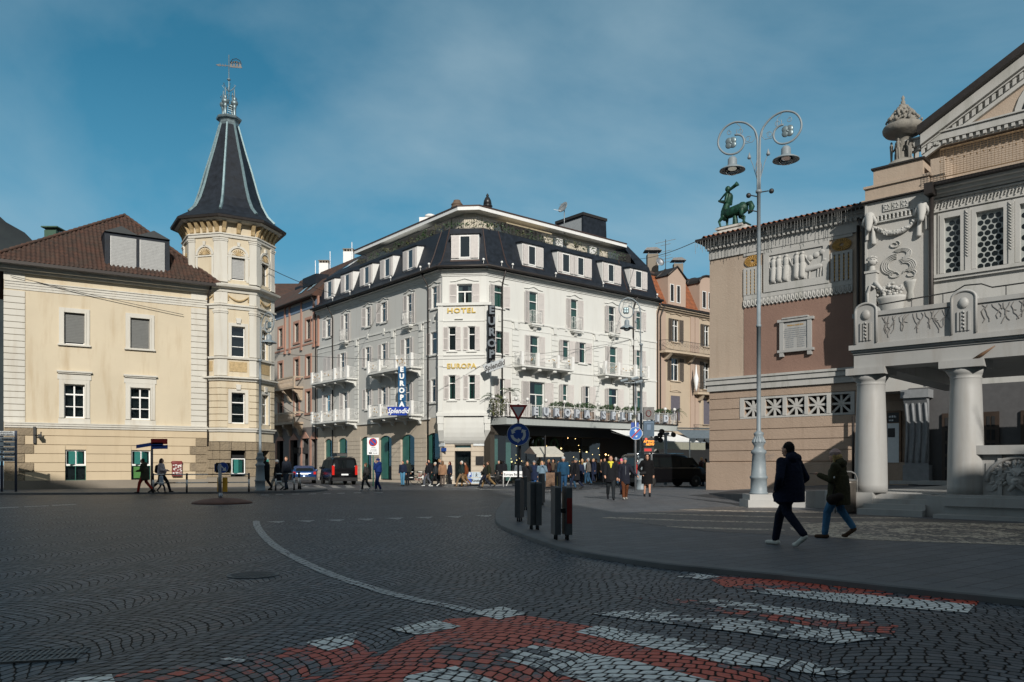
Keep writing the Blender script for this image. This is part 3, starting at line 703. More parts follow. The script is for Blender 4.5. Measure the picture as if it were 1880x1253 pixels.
# trim
mb=MB()
cornice(mb,YF,0,YW-.05,zb-.12,[(.12,.10),(.12,.16),(.06,.2)])
zf=YF.z(540,180)
cornice(mb,YF,0,YW-.05,zf-.2,[(.14,.04),(.14,.07),(.14,.11),(.06,.16)])
cornice(mb,YF,-.2,YW+.15,ZT-.12,[(.14,.18),(.22,.45),(.1,.60)],(1,0))
for i in range(20):
 a=zb+.5+(zf-.25-zb-.5)*i/20;b=a+(zf-.25-zb-.5)/20-.035
 mb.box((-.03,-.06,a),(1.0,-.001,b),YF.T);mb.box((YW-1.02,-.06,a),(YW-.08,-.001,b),YF.T)
mb.box((-.03,-.05,zf+.3),(1.0,-.001,ZT-.13),YF.T);mb.box((YW-1.02,-.05,zf+.3),(YW-.08,-.001,ZT-.13),YF.T)
mb.box((-.03,-.05,zb+.19),(1.0,-.001,zb+.47),YF.T);mb.box((YW-1.02,-.05,zb+.19),(YW-.08,-.001,zb+.47),YF.T)
surround(mb,YF,w1,.26,.07);surround(mb,YF,w2,.26,.07);surround(mb,YF,w3,.26,.07,head=.42,sill=False);surround(mb,YF,w4,.26,.07,head=.42,sill=False)
for q in (w1,w2,w3,w4):
 mb.box((q[0]-.08,-.11,q[2]),(q[0],-.002,q[3]+.08),YF.T);mb.box((q[1],-.11,q[2]),(q[1]+.08,-.002,q[3]+.08),YF.T)
for q in (w3,w4): mb.box((q[0]-.34,-.05,q[3]+.27),(q[1]+.34,-.002,q[3]+.56),YF.T);mb.box((q[0]-.3,-.05,q[2]-.55),(q[1]+.3,-.002,q[2]-.03),YF.T)
mb.obj('stone_trim',M['cream'],yh)
window(yh,YF,w1,blind=(.93,'dark_blind'),mull=1,trans=0);window(yh,YF,w2,blind=(.97,'dark_blind'),trans=0)
window(yh,YF,w3,mull=2,trans=.70,trans2=.34,bar='full',fw=.07);window(yh,YF,w4,mull=2,trans=.70,trans2=.34,bar='full',fw=.07)
for q in (w5,w6):
 f=window(yh,YF,(q[0],q[1],q[3]-.95,q[3]),mull=2,trans=0,fw=.08)
 b_=MB();b_.box((q[0]+.1,.12,q[3]-.85),(q[0]+(q[1]-q[0])/2-.06,.14,q[3]-.1),YF.T);b_.box((q[0]+(q[1]-q[0])/2+.06,.12,q[3]-.85),(q[1]-.1,.14,q[3]-.1),YF.T);b_.obj('teal_blind',M['teal_panel'],f)
 f=window(yh,YF,(q[0],q[1],q[2],q[3]-.95),mull=2,trans=0,fw=.03,fm='green_panel')
b_=MB();b_.box((w6[0]+.15,.12,w6[2]+.15),(w6[0]+.62,.14,w6[2]+.85),YF.T);b_.obj('green_poster',smat('green_poster',(.05,.17,.035),.5),yh)
mb=MB();mb.box((.25,.45,.6),(YW,YD-.4,ZT-.2),YF.T);mb.obj('interior',M['dark'],yh)
# roof: hip with real pan tiles
def tile_face(mb,A,B,Cc,D,tw=.24,tl=.38,amp=.035):
 """sloping face A-B eave, D-C top (D above A); columns of barrel tiles"""
 A,B,Cc,D=map(V,(A,B,Cc,D));e=(B-A).normalized();nrm=(B-A).cross(D-A).normalized()
 if nrm.z<0: nrm=-nrm
 up=nrm.cross(e).normalized()
 if up.z<0: up=-up
 L=(B-A).length;def_=[]
 def co(p): q=p-A;return q.dot(e),q.dot(up)
 P=[co(q) for q in (A,B,Cc,D)]
 hmax=max(q[1] for q in P)
 def span(v):
  l=P[0][0]+(P[3][0]-P[0][0])*min(1,v/max(1e-6,P[3][1]));r=P[1][0]+(P[2][0]-P[1][0])*min(1,v/max(1e-6,P[2][1]));return l,r
 nc=int((max(q[0] for q in P)-min(q[0] for q in P))/tw)+1;x0=min(q[0] for q in P);nr=int(hmax/tl)
 for j in range(nr):
  v0=hmax*j/nr;v1=hmax*(j+1)/nr;l,r=span((v0+v1)/2)
  for i in range(nc):
   xa=x0+i*tw;xm=xa+tw/2
   if xm<l or xm>r: continue
   vs=[]
   for k,(fx,h_) in enumerate(((0,0),(.22,.62),(.42,1),(.62,.62),(.84,0),(1,-.15))):
    for v,dz in ((v0-.02,.02),(v1,0)): vs.append(A+e*(xa+fx*tw)+up*v+nrm*(h_*amp*2+dz))
   mb.add(vs,[(2*q,2*q+2,2*q+3,2*q+1) for q in range(5)],None,False)
ov=.75;ze=12.95
ea=YF.P(-.8,-ov,ze);eb=YF.P(YW+.55,-ov,ze);apx=YF.P(6.7,5.4,18.1);bk=YF.P(6.7,6.6,18.1);ec=YF.P(-.8,YD+.6,ze);ed=YF.P(YW+.55,YD+.6,ze)
mb=MB();tile_face(mb,ea,eb,apx,apx);tile_face(mb,ec,ea,apx,bk);tile_face(mb,eb,ed,bk,apx)
rf=mb.obj('roof',M['tile_brown'],yh,calc=False)
mb=MB();mb.add([ea,eb,apx,bk,ec,ed],[(0,1,2),(4,0,2,3),(1,5,3,2),(5,4,3)]);mb.obj('roof_deck',M['tile_brown'],yh)
mb=MB()
for a,b in ((ea,apx),(eb,apx),(apx,bk),(ec,bk)):
 n=int((b-a).length/.4)
 for i in range(n): mb.cap(a+(b-a)*i/n+V((0,0,.08)),a+(b-a)*(i+.95)/n+V((0,0,.06)),.11,.09,seg=8)
mb.obj('ridge_tiles',M['tile_brown'],rf)
mb=MB();mb.box((-.9,-.95,ze-.2),(YW+.62,-.78,ze-.02),YF.T);mb.box((-.95,-.9,ze-.2),(-.8,YD,ze-.02),YF.T);mb.box((-.75,-.78,ze-.1),(YW+.5,.2,ze-.02),YF.T)
mb.tube([YF.P(YW+.05,-.75,ze-.15),YF.P(YW-.02,-.2,ze-.7),YF.P(YW-.02,-.12,ze-1.2),YF.P(YW-.02,-.12,2.7)],.06,8);mb.obj('gutter',M['gutter'],yh)
# double dormer
d0,d1=YF.u(192,0),YF.u(311,0);zl,zt=13.1,15.35
mb=MB();mb.prism([(-.1,zl),(-.1,zt),(.12,zt+.2),(3.2,zt+.5),(3.2,zl)],d0,d1,YF.T,ax='yz');dm=mb.obj('dormer',M['slate'],yh)
mb=MB();um=(d0+d1)/2
for a,b in ((d0,um),(um,d1)): mb.prism([(a-.03,zt+.12),((a+b)/2,zt+.55),(b+.03,zt+.12)],-.16,3.4,YF.T)
mb.obj('dormer_roof',smat('dark_sheet',(.03,.035,.038),.5,.4),dm)
for a,b in ((d0+.3,um-.1),(um+.1,d1-.3)):
 f=window(yh,YF,(a,b,zl+.25,zt-.12),y=-.17,mull=1,trans=0,blind=(.96,'blind'),fw=.09)
cg=at(92,432,54);mb=MB();mb.box((cg.x-.4,54,cg.z-1.6),(cg.x+.4,54.8,cg.z+.35));mb.box((cg.x-.55,53.85,cg.z+.5),(cg.x+.55,54.95,cg.z+.58));[mb.tube([(cg.x+sx*.36,54.1+sy,cg.z+.3),(cg.x+sx*.36,54.1+sy,cg.z+.52)],.03,4) for sx in (-1,1) for sy in (0,.55)];mb.obj('chimney',smat('green_chimney',(.035,.085,.055),.6),yh)
# ---------------------------------------------------------------- turret
TC=V((-18.98,53.4));TR=2.88;AP=TR*math.cos(math.pi/8);HW=TR*math.sin(math.pi/8);A0=math.atan2(.527,.85)
def facet(k,R_=TR):
 a=A0+k*math.pi/4;n_=V((math.sin(a),-math.cos(a)));return Fr(TC+n_*(R_*math.cos(math.pi/8)),(math.cos(a),math.sin(a)))
octa0=A0-math.pi/2+math.pi/8
def ring(mb,prof): mb.lathe(prof,8,(TC.x,TC.y,0),smooth=False,a0=octa0)
F0,F1,Fm=facet(0),facet(1),facet(-1)
tw={0: [F0.rect(427,446,471,515),F0.rect(431,444,600,656),F0.rect(430.5,445,721.5,778),F0.rect(429,446,842,871)]}
for k in (1,-1,2,-2,3,4,-3):
 tw[k]=[(-.42,.42,q[2],q[3]) for q in tw[0]]
tw[0]=[(-.42,.42,q[2],q[3]) for q in tw[0]]
Z=dict(plinth=.75,rust=3.0,belt=3.62,m1=6.85,pn=7.25,led=8.25,pil=8.45,ent=11.45,fr0=11.8,fr1=12.5,cor=13.15,cap=15.95,cb=16.25,top=17.1)
mb=MB()
for k in range(-3,5):
 f=facet(k);hs=[tw[k][i] for i in ((0,1,2) if k in (0,1) else ((1,) if False else ()))]
 mb.holes(-HW,HW,Z['rust'],Z['top'],hs,0,.2,f.T)
mb.obj('turret_wall',M['yellow'],yh)
mb=MB();mt=MB()
for k in range(-3,5):
 f=facet(k)
 # stucco courses between belt and middle cornice
 for i in range(7):
  a=Z['belt']+.3+(Z['m1']-Z['belt']-.32)*i/7;b=a+(Z['m1']-Z['belt']-.32)/7-.05
  q=tw[k][2]
  if k in (0,1) and q[2]-.15<b and q[3]+.25>a: mt.box((-HW-.02,-.06,a),(-.68,.02,b),f.T);mt.box((.68,-.06,a),(HW+.02,.02,b),f.T)
  else: mt.box((-HW-.02,-.06,a),(HW+.02,.02,b),f.T)
 # rough stone at street level
 for i in range(4):
  a=Z['plinth']+(Z['rust']-Z['plinth'])*i/4;b=a+(Z['rust']-Z['plinth'])/4-.04;q=tw[k][3]
  cuts=[-HW-.03,-HW*.38 if i % 2 else -HW*.62,HW*.4 if i % 2 else HW*.55,HW+.03]
  if k in (0,1) and q[2]<b and q[3]>a: cuts=[-HW-.03,-.45,None,.45,HW+.03]
  for c0,c1 in zip(cuts[:-1],cuts[1:]):
   if c0 is None or c1 is None: continue
   mb.box((c0,-.09,a),(c1-.03,.3,b),f.T)
 if k not in (0,1): continue
 q=tw[k][3]
mb.obj('rough_stone_course',M['rustic'],yh);mt.obj('stucco_course',M['yellow'],yh)
mb=MB();ring(mb,[(TR+.1,0),(TR+.1,Z['plinth']-.03),(TR-.1,Z['plinth'])]);mb.obj('turret_plinth',M['plinth'],yh)
mb=MB()
ring(mb,[(TR-.1,Z['belt']-.02),(TR+.1,Z['belt']),(TR+.13,Z['belt']+.12),(TR+.2,Z['belt']+.15),(TR+.2,Z['belt']+.24),(TR-.1,Z['belt']+.27)])
ring(mb,[(TR-.1,Z['m1']),(TR+.12,Z['m1']+.02),(TR+.18,Z['m1']+.14),(TR+.34,Z['m1']+.18),(TR+.34,Z['m1']+.26),(TR-.1,Z['m1']+.34)])
ring(mb,[(TR-.1,Z['led']),(TR+.14,Z['led']+.02),(TR+.16,Z['led']+.14),(TR-.1,Z['led']+.19)])
ring(mb,[(TR-.1,Z['ent']),(TR+.08,Z['ent']+.01),(TR+.1,Z['ent']+.16),(TR+.2,Z['ent']+.2),(TR+.2,Z['ent']+.3),(TR-.1,Z['ent']+.35)])
ring(mb,[(TR-.1,Z['fr1']),(TR+.1,Z['fr1']+.02),(TR+.14,Z['fr1']+.2),(TR+.45,Z['fr1']+.3),(TR+.5,Z['fr1']+.42),(TR-.1,Z['cor'])])
ring(mb,[(TR-.1,Z['cap']+.02),(TR+.10,Z['cap']+.05),(TR+.12,Z['cap']+.2),(TR+.18,Z['cap']+.22),(TR+.18,Z['cap']+.3),(TR-.1,Z['cap']+.33)])
ring(mb,[(TR-.1,Z['top']-.14),(TR+.42,Z['top']-.12),(TR+.62,Z['top']),(TR+.66,Z['top']+.12),(TR-.1,Z['top']+.14)])
for k in (-2,-1,0,1,2):
 f=facet(k)
 for sx in (-1,1):
  a,b=(HW-.42,HW+.03) if sx>0 else (-HW-.03,-HW+.42)
  for z0,z1,p_ in ((Z['pn']-.05,Z['led'],.05),(Z['pil']+.0,Z['ent']-.0,.07),(Z['fr0'],Z['fr1'],.06),(Z['cor'],Z['cap'],.08)):
   mb.box((a,-p_,z0),(b,.02,z1-.002),f.T)
  for z0 in (Z['ent']-.28,Z['cap']-.2): mb.box((a-.03,-.11,z0),(b+.02,.02,z0+.1),f.T);mb.box((a-.06,-.14,z0+.1),(b+.02,.02,z0+.19),f.T)
  mb.box((a-.03,-.1,Z['cor']+.0),(b+.02,.02,Z['cor']+.5),f.T)
 if k in (0,1,-1):
  if k !=-1:
   for i in (0,1,2): surround(mb,f,tw[k][i],.2,.045,sill=(i==1))
   for i in (1,2): q=tw[k][i];mb.prism([(-.12,q[3]+.18),(.12,q[3]+.18),(.17,q[3]+.52),(-.17,q[3]+.52)],-.13,-.02,f.T)
  # arch over top window
  za=Z['cor']+1.75;r0,r1=.5,.64
  for i in range(12):
   t0,t1=math.pi*i/12,math.pi*(i+1)/12
   mb.prism([(r0*math.cos(t0),za+r0*math.sin(t0)),(r1*math.cos(t0),za+r1*math.sin(t0)),(r1*math.cos(t1),za+r1*math.sin(t1)),(r0*math.cos(t1),za+r0*math.sin(t1))],-.07,.0,f.T)
  mb.box((-.72,-.06,za-.12),(.72,0,za-.03),f.T);mb.prism([(-.07,za+.6),(.07,za+.6),(.1,za+.85),(-.1,za+.85)],-.12,0,f.T)
  for sx in (-1,1): mb.box((min(sx*.5,sx*.64),-.05,Z['cor']+.1),(max(sx*.5,sx*.64),0,za-.12),f.T)
mb.obj('turret_trim',M['cream'],yh)
mb=MB();m1=MB();m2_=MB();m3_=MB()
for k in (-2,-1,0,1,2):
 f=facet(k);m1.nxt();m2_.nxt();m3_.nxt()
 # corbels, fans and swags
 for i in range(5):
  if k==0 and i in (1,3): continue
  x=-HW+.2+(2*HW-.4)*i/4;mb.nxt()
  mb.prism([(0,Z['cb']+.02),(-.12,Z['cb']+.1),(-.17,Z['cb']+.3),(-.38,Z['cb']+.62),(-.42,Z['top']-.16),(0,Z['top']-.16)],x-.11,x+.11,f.T,ax='yz')
 for i in range(9):
  a=math.pi*(i+.5)/9;za=Z['cor']+1.75;m1.tube([(0,-.03,za),(.4*math.cos(a),-.04,za+.4*math.sin(a))],.035,5,f.T)
 pts=[(-.62+.155*i,-.07,Z['fr0']+.5-.30*math.sin(math.pi*i/8)) for i in range(9)]
 m2_.tube(pts,[.03+.035*math.sin(math.pi*i/8) for i in range(9)],6,f.T)
 for x in (-.62,.62): m2_.tube([(x,-.06,Z['fr0']+.55),(x,-.05,Z['fr0']+.2)],.035,5,f.T)
 m3_.box((-.55,-.03,Z['pn']+.22),(.55,.0,Z['led']-.14),f.T)
M['ochre']=smat('ochre_stucco',(.42,.31,.165),.85,var=.25,sc=8,obj=False)
for q_,nm_ in ((mb,'corbel'),(m1,'shell_fan'),(m2_,'swag'),(m3_,'raised_panel')): q_.obj(nm_,M['ochre'],yh)
for k in (0,1):
 f=facet(k)
 window(yh,f,tw[k][0],trans=.0,blind=(.92,'blind') if k==0 else None);window(yh,f,tw[k][1],trans=.68,trans2=.34);window(yh,f,tw[k][2],trans=.68,trans2=.3)
 q=tw[k][3];fm_=window(yh,f,(q[0],q[1],q[2],q[3]),y=-.02,trans=0);b_=MB();b_.box((q[0]+.06,.0,q[2]+.06),(q[1]-.06,.008,q[3]-.06),f.T);b_.obj('teal_blind',M['teal_panel'],fm_)
mb=MB();mb.lathe([(TR-.5,.2),(TR-.5,Z['top']-.1)],8,(TC.x,TC.y,0),smooth=False,a0=octa0);mb.obj('interior',M['dark'],yh)
# spire
ze2=Z['top']+.15;mb=MB()
pr=[(3.64,ze2-.06),(3.68,ze2+.02),(2.95,ze2+.5),(2.5,ze2+.95),(2.15,ze2+1.6),(1.85,ze2+2.5),(1.5,ze2+3.8),(1.08,ze2+5.2),(.60,24.22)]
ring(mb,pr);spire=mb.obj('spire',M['slate'],yh)
me_=M['slate']
mb=MB()
for k in range(8):
 a=octa0+k*math.pi/4
 mb.tube([(TC.x+r*math.cos(a)*1.0,TC.y+r*math.sin(a)*1.0,z+.02) for r,z in pr[2:]],[.10,.10,.095,.09,.085,.08,.07][:len(pr[2:])],5)
mb.obj('ridge_cap',smat('verdigris_ridge',(.20,.29,.31),.5,.4,var=.2),spire)
mb=MB();ring(mb,[(3.71,ze2-.16),(3.74,ze2-.02),(3.6,ze2-.0),(3.4,ze2-.14)]);mb.obj('eaves_edge',M['gutter'],spire)
mb=MB();c3=(TC.x,TC.y,0)
mb.lathe([(.62,24.6),(.66,24.8),(.60,25.0),(.66,25.15),(.80,25.2),(.84,25.35),(.76,25.45),(.5,25.48),(.01,25.5)],8,c3,smooth=False,a0=octa0)
for k in range(4):
 a=octa0+math.pi/8+k*math.pi/2;x,y=TC.x+.42*math.cos(a),TC.y+.42*math.sin(a)
 mb.lathe([(.14,25.45),(.11,25.55),(.11,26.35),(.15,26.45),(.10,26.5),(.2,26.65),(.25,26.83),(.2,27.0),(.07,27.1),(.14,27.25),(.05,27.4),(.03,28.1),(.004,28.3)],8,(x,y,0))
 for s_ in (-1,1):
  b=a+math.pi/2;mb.tube([(x,y,27.2),(x+s_*.2*math.cos(b),y+s_*.2*math.sin(b),27.5),(x+s_*.34*math.cos(b),y+s_*.34*math.sin(b),27.35),(x+s_*.25*math.cos(b),y+s_*.25*math.sin(b),27.25)],.02,5)
for q in range(5):
 for s_ in (-1,1): mb.tube([(TC.x+s_*.3,TC.y-.2,25.6+q*.22),(TC.x,TC.y-.25,25.75+q*.22),(TC.x-s_*.3,TC.y-.2,25.6+q*.22)],.02,4)
mb.tube([(TC.x,TC.y,25.4),(TC.x,TC.y,31.6)],.03,6);mb.ball((TC.x,TC.y,29.2),.12)
for i in range(6):
 a=i*math.pi/3;ca,sa=math.cos(a),math.sin(a)
 mb.tube([(TC.x,TC.y,28.0),(TC.x+.3*ca,TC.y+.3*sa,28.35),(TC.x+.45*ca,TC.y+.45*sa,28.6),(TC.x+.33*ca,TC.y+.33*sa,28.68)],.022,4)
mb.v=[(x,y,24.16+(z-24.6)*.69) for x,y,z in mb.v];fin=mb.obj('finial',M['zinc'],spire)
mb=MB();wv_=Matrix.Translation((TC.x,TC.y,28.25)) @ Matrix.Diagonal((.8,1,.75,1)) @ Matrix.Rotation(R(8),4,'Z')
mb.box((-1.0,-.02,-.03),(.1,.02,.03),wv_);mb.prism([(-1.05,0),(-.75,.12),(-.75,-.12)],-.015,.015,wv_)
for i in range(3): mb.box((-.7+i*.2,-.015,-.12),(-.66+i*.2,.015,.14),wv_)
mb.box((.08,-.015,-.12),(1.05,.015,.02),wv_)
for i in range(4): mb.box((.1+i*.24,-.015,.02),(.26+i*.24,.015,.2+.02*i),wv_)
for i in range(4): mb.ball((.22+i*.2,0,.3+.1*math.sin(i)),(.1,.02,.13),wv_,8,5)
mb.tube([(.1,0,.3),(.3,0,.62),(.6,0,.7),(.9,0,.55),(1.0,0,.25)],.03,5,wv_)
mb.obj('weather_vane',M['iron'],yh)
# box on the facade and floodlight
mb=MB();u_=YF.u(324);zc=YF.z(862,324);mb.box((u_-.28,-.26,zc-.42),(u_+.28,-.06,zc+.42),YF.T);mb.cap(YF.P(u_-.24,-.16,zc+.42),YF.P(u_+.24,-.16,zc+.42),.1,.1);bx_=mb.obj('letter_box',smat('red_box',(.16,.02,.02),.5),None)
tag(bx_,'red wall box covered with stickers on the yellow house beside the rough stone quoins','vending box')
mb=MB();rs=random.Random(4)
for i in range(60): x=u_+rs.uniform(-.24,.24);z=zc+rs.uniform(-.36,.3);s_=rs.uniform(.015,.05);mb.box((x-s_,-.262-.0005*(i % 9)-.001,z-s_*.7),(x+s_,-.2,z+s_*.7),YF.T)
mb.obj('stickers',smat('sticker_paper',(.6,.58,.55),.6,var=.6,sc=30),bx_)
mb=MB();u_=YF.u(63);z0=YF.z(800,63);mb.box((u_-.06,-.2,z0-.45),(u_+.07,-.03,z0+.5),YF.T);mb.tube([YF.P(u_,-.15,z0),YF.P(u_+.3,-.4,z0),YF.P(u_+.33,-.4,z0+.2)],.04,6);mb.box((u_+.18,-.6,z0-.12),(u_+.36,-.2,z0+.06),YF.T)
tag(mb.obj('floodlight',M['iron']),'dark floodlight on an iron bracket high on the yellow wall near its left corner','light fitting')
# ================================================================ HOTEL
HA=V((-5.25,60.0));HB=V((-1.92,59.68))
HL=Fr(HA,(.635,-.773));HC=Fr(HA,(HB-HA));HR=Fr(HB,(.769,.639))
LL=-21.07;RW=19.6;CW=(HB-HA).length
ht=thing('hotel',(HA.x,HA.y,0),'white four storey corner hotel with black mansard roof, dormers and roof terrace','hotel')
ZG,ZE=5.1,16.2
GC=('half','green_curtain');GF=('full','green_curtain');GR_=('right','green_curtain')
# --- window tables: (px0, px1, row) ; z by row
RZ={3: (13.45,15.1),2: (9.95,11.65),1: (6.3,8.05)}
def zr(fr,x0,x1,r,lo=0,hi=0): a,b=RZ[r];return (fr.u(x0),fr.u(x1),a+lo,b+hi)
LWn={3: [(599.5,607,0,'g'),(632,639,-.9,'d'),(672.5,679.5,0,'g'),(700.5,709,0,'g'),(748,756.5,-.75,'d'),(793.5,803,0,'g')],
 2: [(625.5,633,-.75,'d'),(671.5,679,0,'g'),(701,709,-.2,'g'),(743.5,753,-.75,'d'),(791.5,803,0,'g')],
 1: [(599.5,607,0,'g'),(631,637.5,-.75,'d'),(672,679,0,'g'),(701.5,709,0,'g'),(744,753,-.75,'d'),(792,801,0,'g')]}
RWn={3: [(907,923.6,0,'g'),(971,987,-.85,'d'),(1047.6,1061,-.85,'d'),(1117,1129.5,-.6,'d'),(1167.5,1177.6,0,'g')],
 2: [(910,923.5,0,'g'),(972.7,989.5,-.75,'d'),(1033,1045,0,'g'),(1063,1075.5,0,'g'),(1119,1133,-.75,'d'),(1168,1177,0,'g')],
 1: [(917,926.5,-1.15,'d'),(972,1000,-1.15,'w'),(1033,1042.5,-1.15,'d'),(1074,1082.5,-1.15,'d'),(1117,1134,-.3,'d'),(1169,1178,0,'d')]}
archL=[(596,610),(621,637.5),(662,682),(696.5,719),(736,761),(783,808)]
def facade(fr,u0,u1,table,archs):
 hs=[];wins=[]
 for r,L in table.items():
  for x0,x1,lo,kind in L: q=zr(fr,x0,x1,r,lo);hs.append(q);wins.append((r,q,kind))
 return hs,wins
hsL,wL=facade(HL,LL,0,LWn,archL);hsR,wR=facade(HR,0,RW,RWn,[])
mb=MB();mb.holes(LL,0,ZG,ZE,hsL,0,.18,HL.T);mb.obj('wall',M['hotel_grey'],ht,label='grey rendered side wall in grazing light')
mb=MB();mb.holes(0,RW,ZG,ZE,hsR,0,.18,HR.T)
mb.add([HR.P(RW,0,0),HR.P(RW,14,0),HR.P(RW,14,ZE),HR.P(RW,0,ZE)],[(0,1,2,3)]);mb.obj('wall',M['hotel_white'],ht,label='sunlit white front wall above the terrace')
c3w=(HC.u(839),HC.u(867),13.35,15.1)
mb=MB();mb.holes(0,CW,ZG,ZE,[c3w],0,.18,HC.T);mb.obj('wall',M['hotel_white'],ht,label='narrow chamfered corner wall')
# oriel on the chamfer
OP=.75;OF=HC.off(OP);o0,o1=OF.u(805),OF.u(899);zo0,zo1=OF.z(763,850),OF.z(559,850)
ow=[(OF.u(823.5),OF.u(836.5),10.0,11.75),(OF.u(860),OF.u(872),10.0,11.75),(OF.u(824),OF.u(836),6.35,8.15),(OF.u(860),OF.u(872),6.35,8.15)]
mb=MB();mb.holes(o0,o1,zo0,zo1,ow,0,.18,OF.T)
for u_ in (o0,o1): mb.add([OF.P(u_,0,zo0),OF.P(u_,1.9,zo0),OF.P(u_,1.9,zo1),OF.P(u_,0,zo1)],[(0,1,2,3)])
mb.add([OF.P(o0,0,zo0),OF.P(o1,0,zo0),OF.P(o1,1.6,zo0),OF.P(o0,1.6,zo0)],[(0,1,2,3)]);mb.add([OF.P(o0,0,zo1),OF.P(o1,0,zo1),OF.P(o1,1.6,zo1),OF.P(o0,1.6,zo1)],[(0,1,2,3)])
ori=mb.obj('oriel',M['hotel_white'],ht)
mb=MB()
for z_,h_,p_ in ((zo1-.1,.2,.14),(zo0-.05,.24,.14),(zo0+.19,.1,.07),(8.75,.08,.05),(9.6,.1,.07),(12.15,.06,.05)): mb.box((o0-p_,-p_,z_),(o1+p_,.9,z_+h_),OF.T)
for a,b in ((o0,o0+.32),(o1-.32,o1)): mb.box((a-.03,-.05,zo0+.3),(b+.03,-.002,zo1-.1),OF.T);mb.box((a-.08,-.09,zo0-.6),(b+.08,.3,zo0-.05),OF.T);mb.prism([(-.06,zo0-.6),(-.02,zo0-1.1),(.5,zo0-1.9),(.95,zo0-2.2),(.95,zo0-.6)],a-.05,b+.05,OF.T,ax='yz')
for q in ow: mb.box((q[0]-.1,-.04,q[3]+.02),(q[1]+.1,-.002,q[3]+.12),OF.T);mb.box((q[0]-.14,-.1,q[2]-.14),(q[1]+.14,-.002,q[2]-.02),OF.T)
mb.box((OF.u(835),-.12,12.3),(OF.u(850),-.02,12.38),OF.T)
mb.obj('moulding',M['hotel_white'],ori)
# cove under the oriel
mb=MB();n=8
for i in range(n):
 t0,t1=math.pi/2*i/n,math.pi/2*(i+1)/n
 y0,z0=(.95-.9*math.sin(t0))*1.0,zo0-2.2+2.1*(1-math.cos(t0));y1,z1=(.95-.9*math.sin(t1)),zo0-2.2+2.1*(1-math.cos(t1))
 mb.add([OF.P(o0+.3,y0,z0),OF.P(o1-.3,y0,z0),OF.P(o1-.3,y1,z1),OF.P(o0+.3,y1,z1)],[(0,1,2,3)])
mb.sm=[True]*len(mb.sm);mb.obj('cove',M['hotel_white'],ori)
mb=MB();mb.box((o0+.3,.3,zo0+.2),(o1-.3,.8,zo1-.2),OF.T);mb.obj('interior',M['dark'],ori)
for i,q in enumerate(ow): window(ht,OF,q,shut='both',shw=(q[1]-q[0])/2+.12,mull=1,trans=.68,curtain=('sides','green_curtain') if i>1 else None,fw=.05)
window(ht,HC,c3w,shut='both',shw=.55,mull=2,trans=.68,fw=.07,curtain=('sides','dark_blind'))
# cornice and belts
mb=MB();st=[(.10,.06),(.12,.12),(.20,.20),(.08,.42),(.10,.52)]
for fr,a,b in ((HL,LL,0),(HR,0,RW),(HC,0,CW)):
 cornice(mb,fr,a-.05,b+.05,ZE-.5,st)
mb.obj('cornice',M['hotel_white'],ht)
mb=MB()
for fr,a,b,belts in ((HL,LL,-1.6,(ZG-.1,12.55)),(HR,1.1,RW,(12.55,9.0))):
 for z_ in belts: mb.box((a,-.06,z_),(b,-.001,z_+.12),fr.T)
 if fr is HL: mb.box((a,-.10,ZG-.1),(b,-.061,ZG+.06),fr.T)
 mb.box((a,-.03,12.0 if fr is HR else 12.1),(b,-.001,12.05 if fr is HR else 12.16),fr.T)
qL=[HL.u(x) for x in (655,722,773.5)];qR=[HR.u(x) for x in (946,1018,1094,1160)]
for fr,qs,z0,z1 in ((HL,qL,ZG+.1,12.5),(HR,qR,ZG+.1,12.5)):
 for u_ in qs:
  n=int((z1-z0)/.42)
  for i in range(n): mb.box((u_-.34,-.06,z0+i*.42),(u_+.34,-.001,z0+i*.42+.385),fr.T)
  mb.box((u_-.42,-.1,z1-.0),(u_+.42,-.001,z1+.1),fr.T);mb.prism([(u_-.14,z1-.5),(u_+.14,z1-.5),(u_+.2,z1-.02),(u_-.2,z1-.02)],-.14,-.061,fr.T)
for fr,wn_ in ((HL,wL),(HR,wR),(HC,[(3,c3w,'g')])):
 for r,q,kind in wn_:
  u0,u1,z0,z1=q
  mb.box((u0-.09,-.045,z1+.0),(u1+.09,-.001,z1+.12),fr.T);mb.box((u0-.09,-.03,z0),(u0,-.001,z1),fr.T);mb.box((u1,-.03,z0),(u1+.09,-.001,z1),fr.T)
  if kind=='g': mb.box((u0-.16,-.11,z0-.13),(u1+.16,-.001,z0-.02),fr.T)
  if r==3: mb.tube([(u0-.5,-.05,z1+.2),(u0-.1,-.05,z1+.22),((u0+u1)/2,-.06,z1+.40),(u1+.1,-.05,z1+.22),(u1+.5,-.05,z1+.2)],.035,5,fr.T)
  if r==2 and kind=='g': mb.box(((u0+u1)/2-.12,-.08,z1+.75),((u0+u1)/2+.12,-.001,z1+1.25),fr.T)
mb.obj('moulding',M['hotel_white'],ht)
for fr,wn_,sh in ((HL,wL,.5),(HR,wR,.52)):
 for r,q,kind in wn_:
  cu=(GC,GF,GR_,('sides','green_curtain'))[int(abs(q[0])*7) % 4]
  if kind=='w': window(ht,fr,q,shut='both',shw=.85,mull=2,trans=.66,curtain=('right','green_curtain'),fw=.06)
  else: window(ht,fr,q,shut='both',shw=sh+.03*(q[1]-q[0]>.75),mull=1,trans=.70,curtain=cu,y=(.05 if fr is HL else .10),fw=.05,open_ang=(5 if int(q[0]*13) % 3 else 16),fm='frame_white')
# closed shutters
q=zr(HL,594,609,2,-.1);mb=MB()
for s_ in (0,1):
 a=q[0]+(q[1]-q[0])*s_/2;b=a+(q[1]-q[0])/2-.03;mb.box((a,-.06,q[2]),(b,-.02,q[3]),HL.T)
 for i in range(20): mb.box((a+.06,-.075,q[2]+.08+i*.083),(b-.06,-.058,q[2]+.12+i*.083),HL.T)
mb.obj('closed_shutter',M['shutter'],ht)
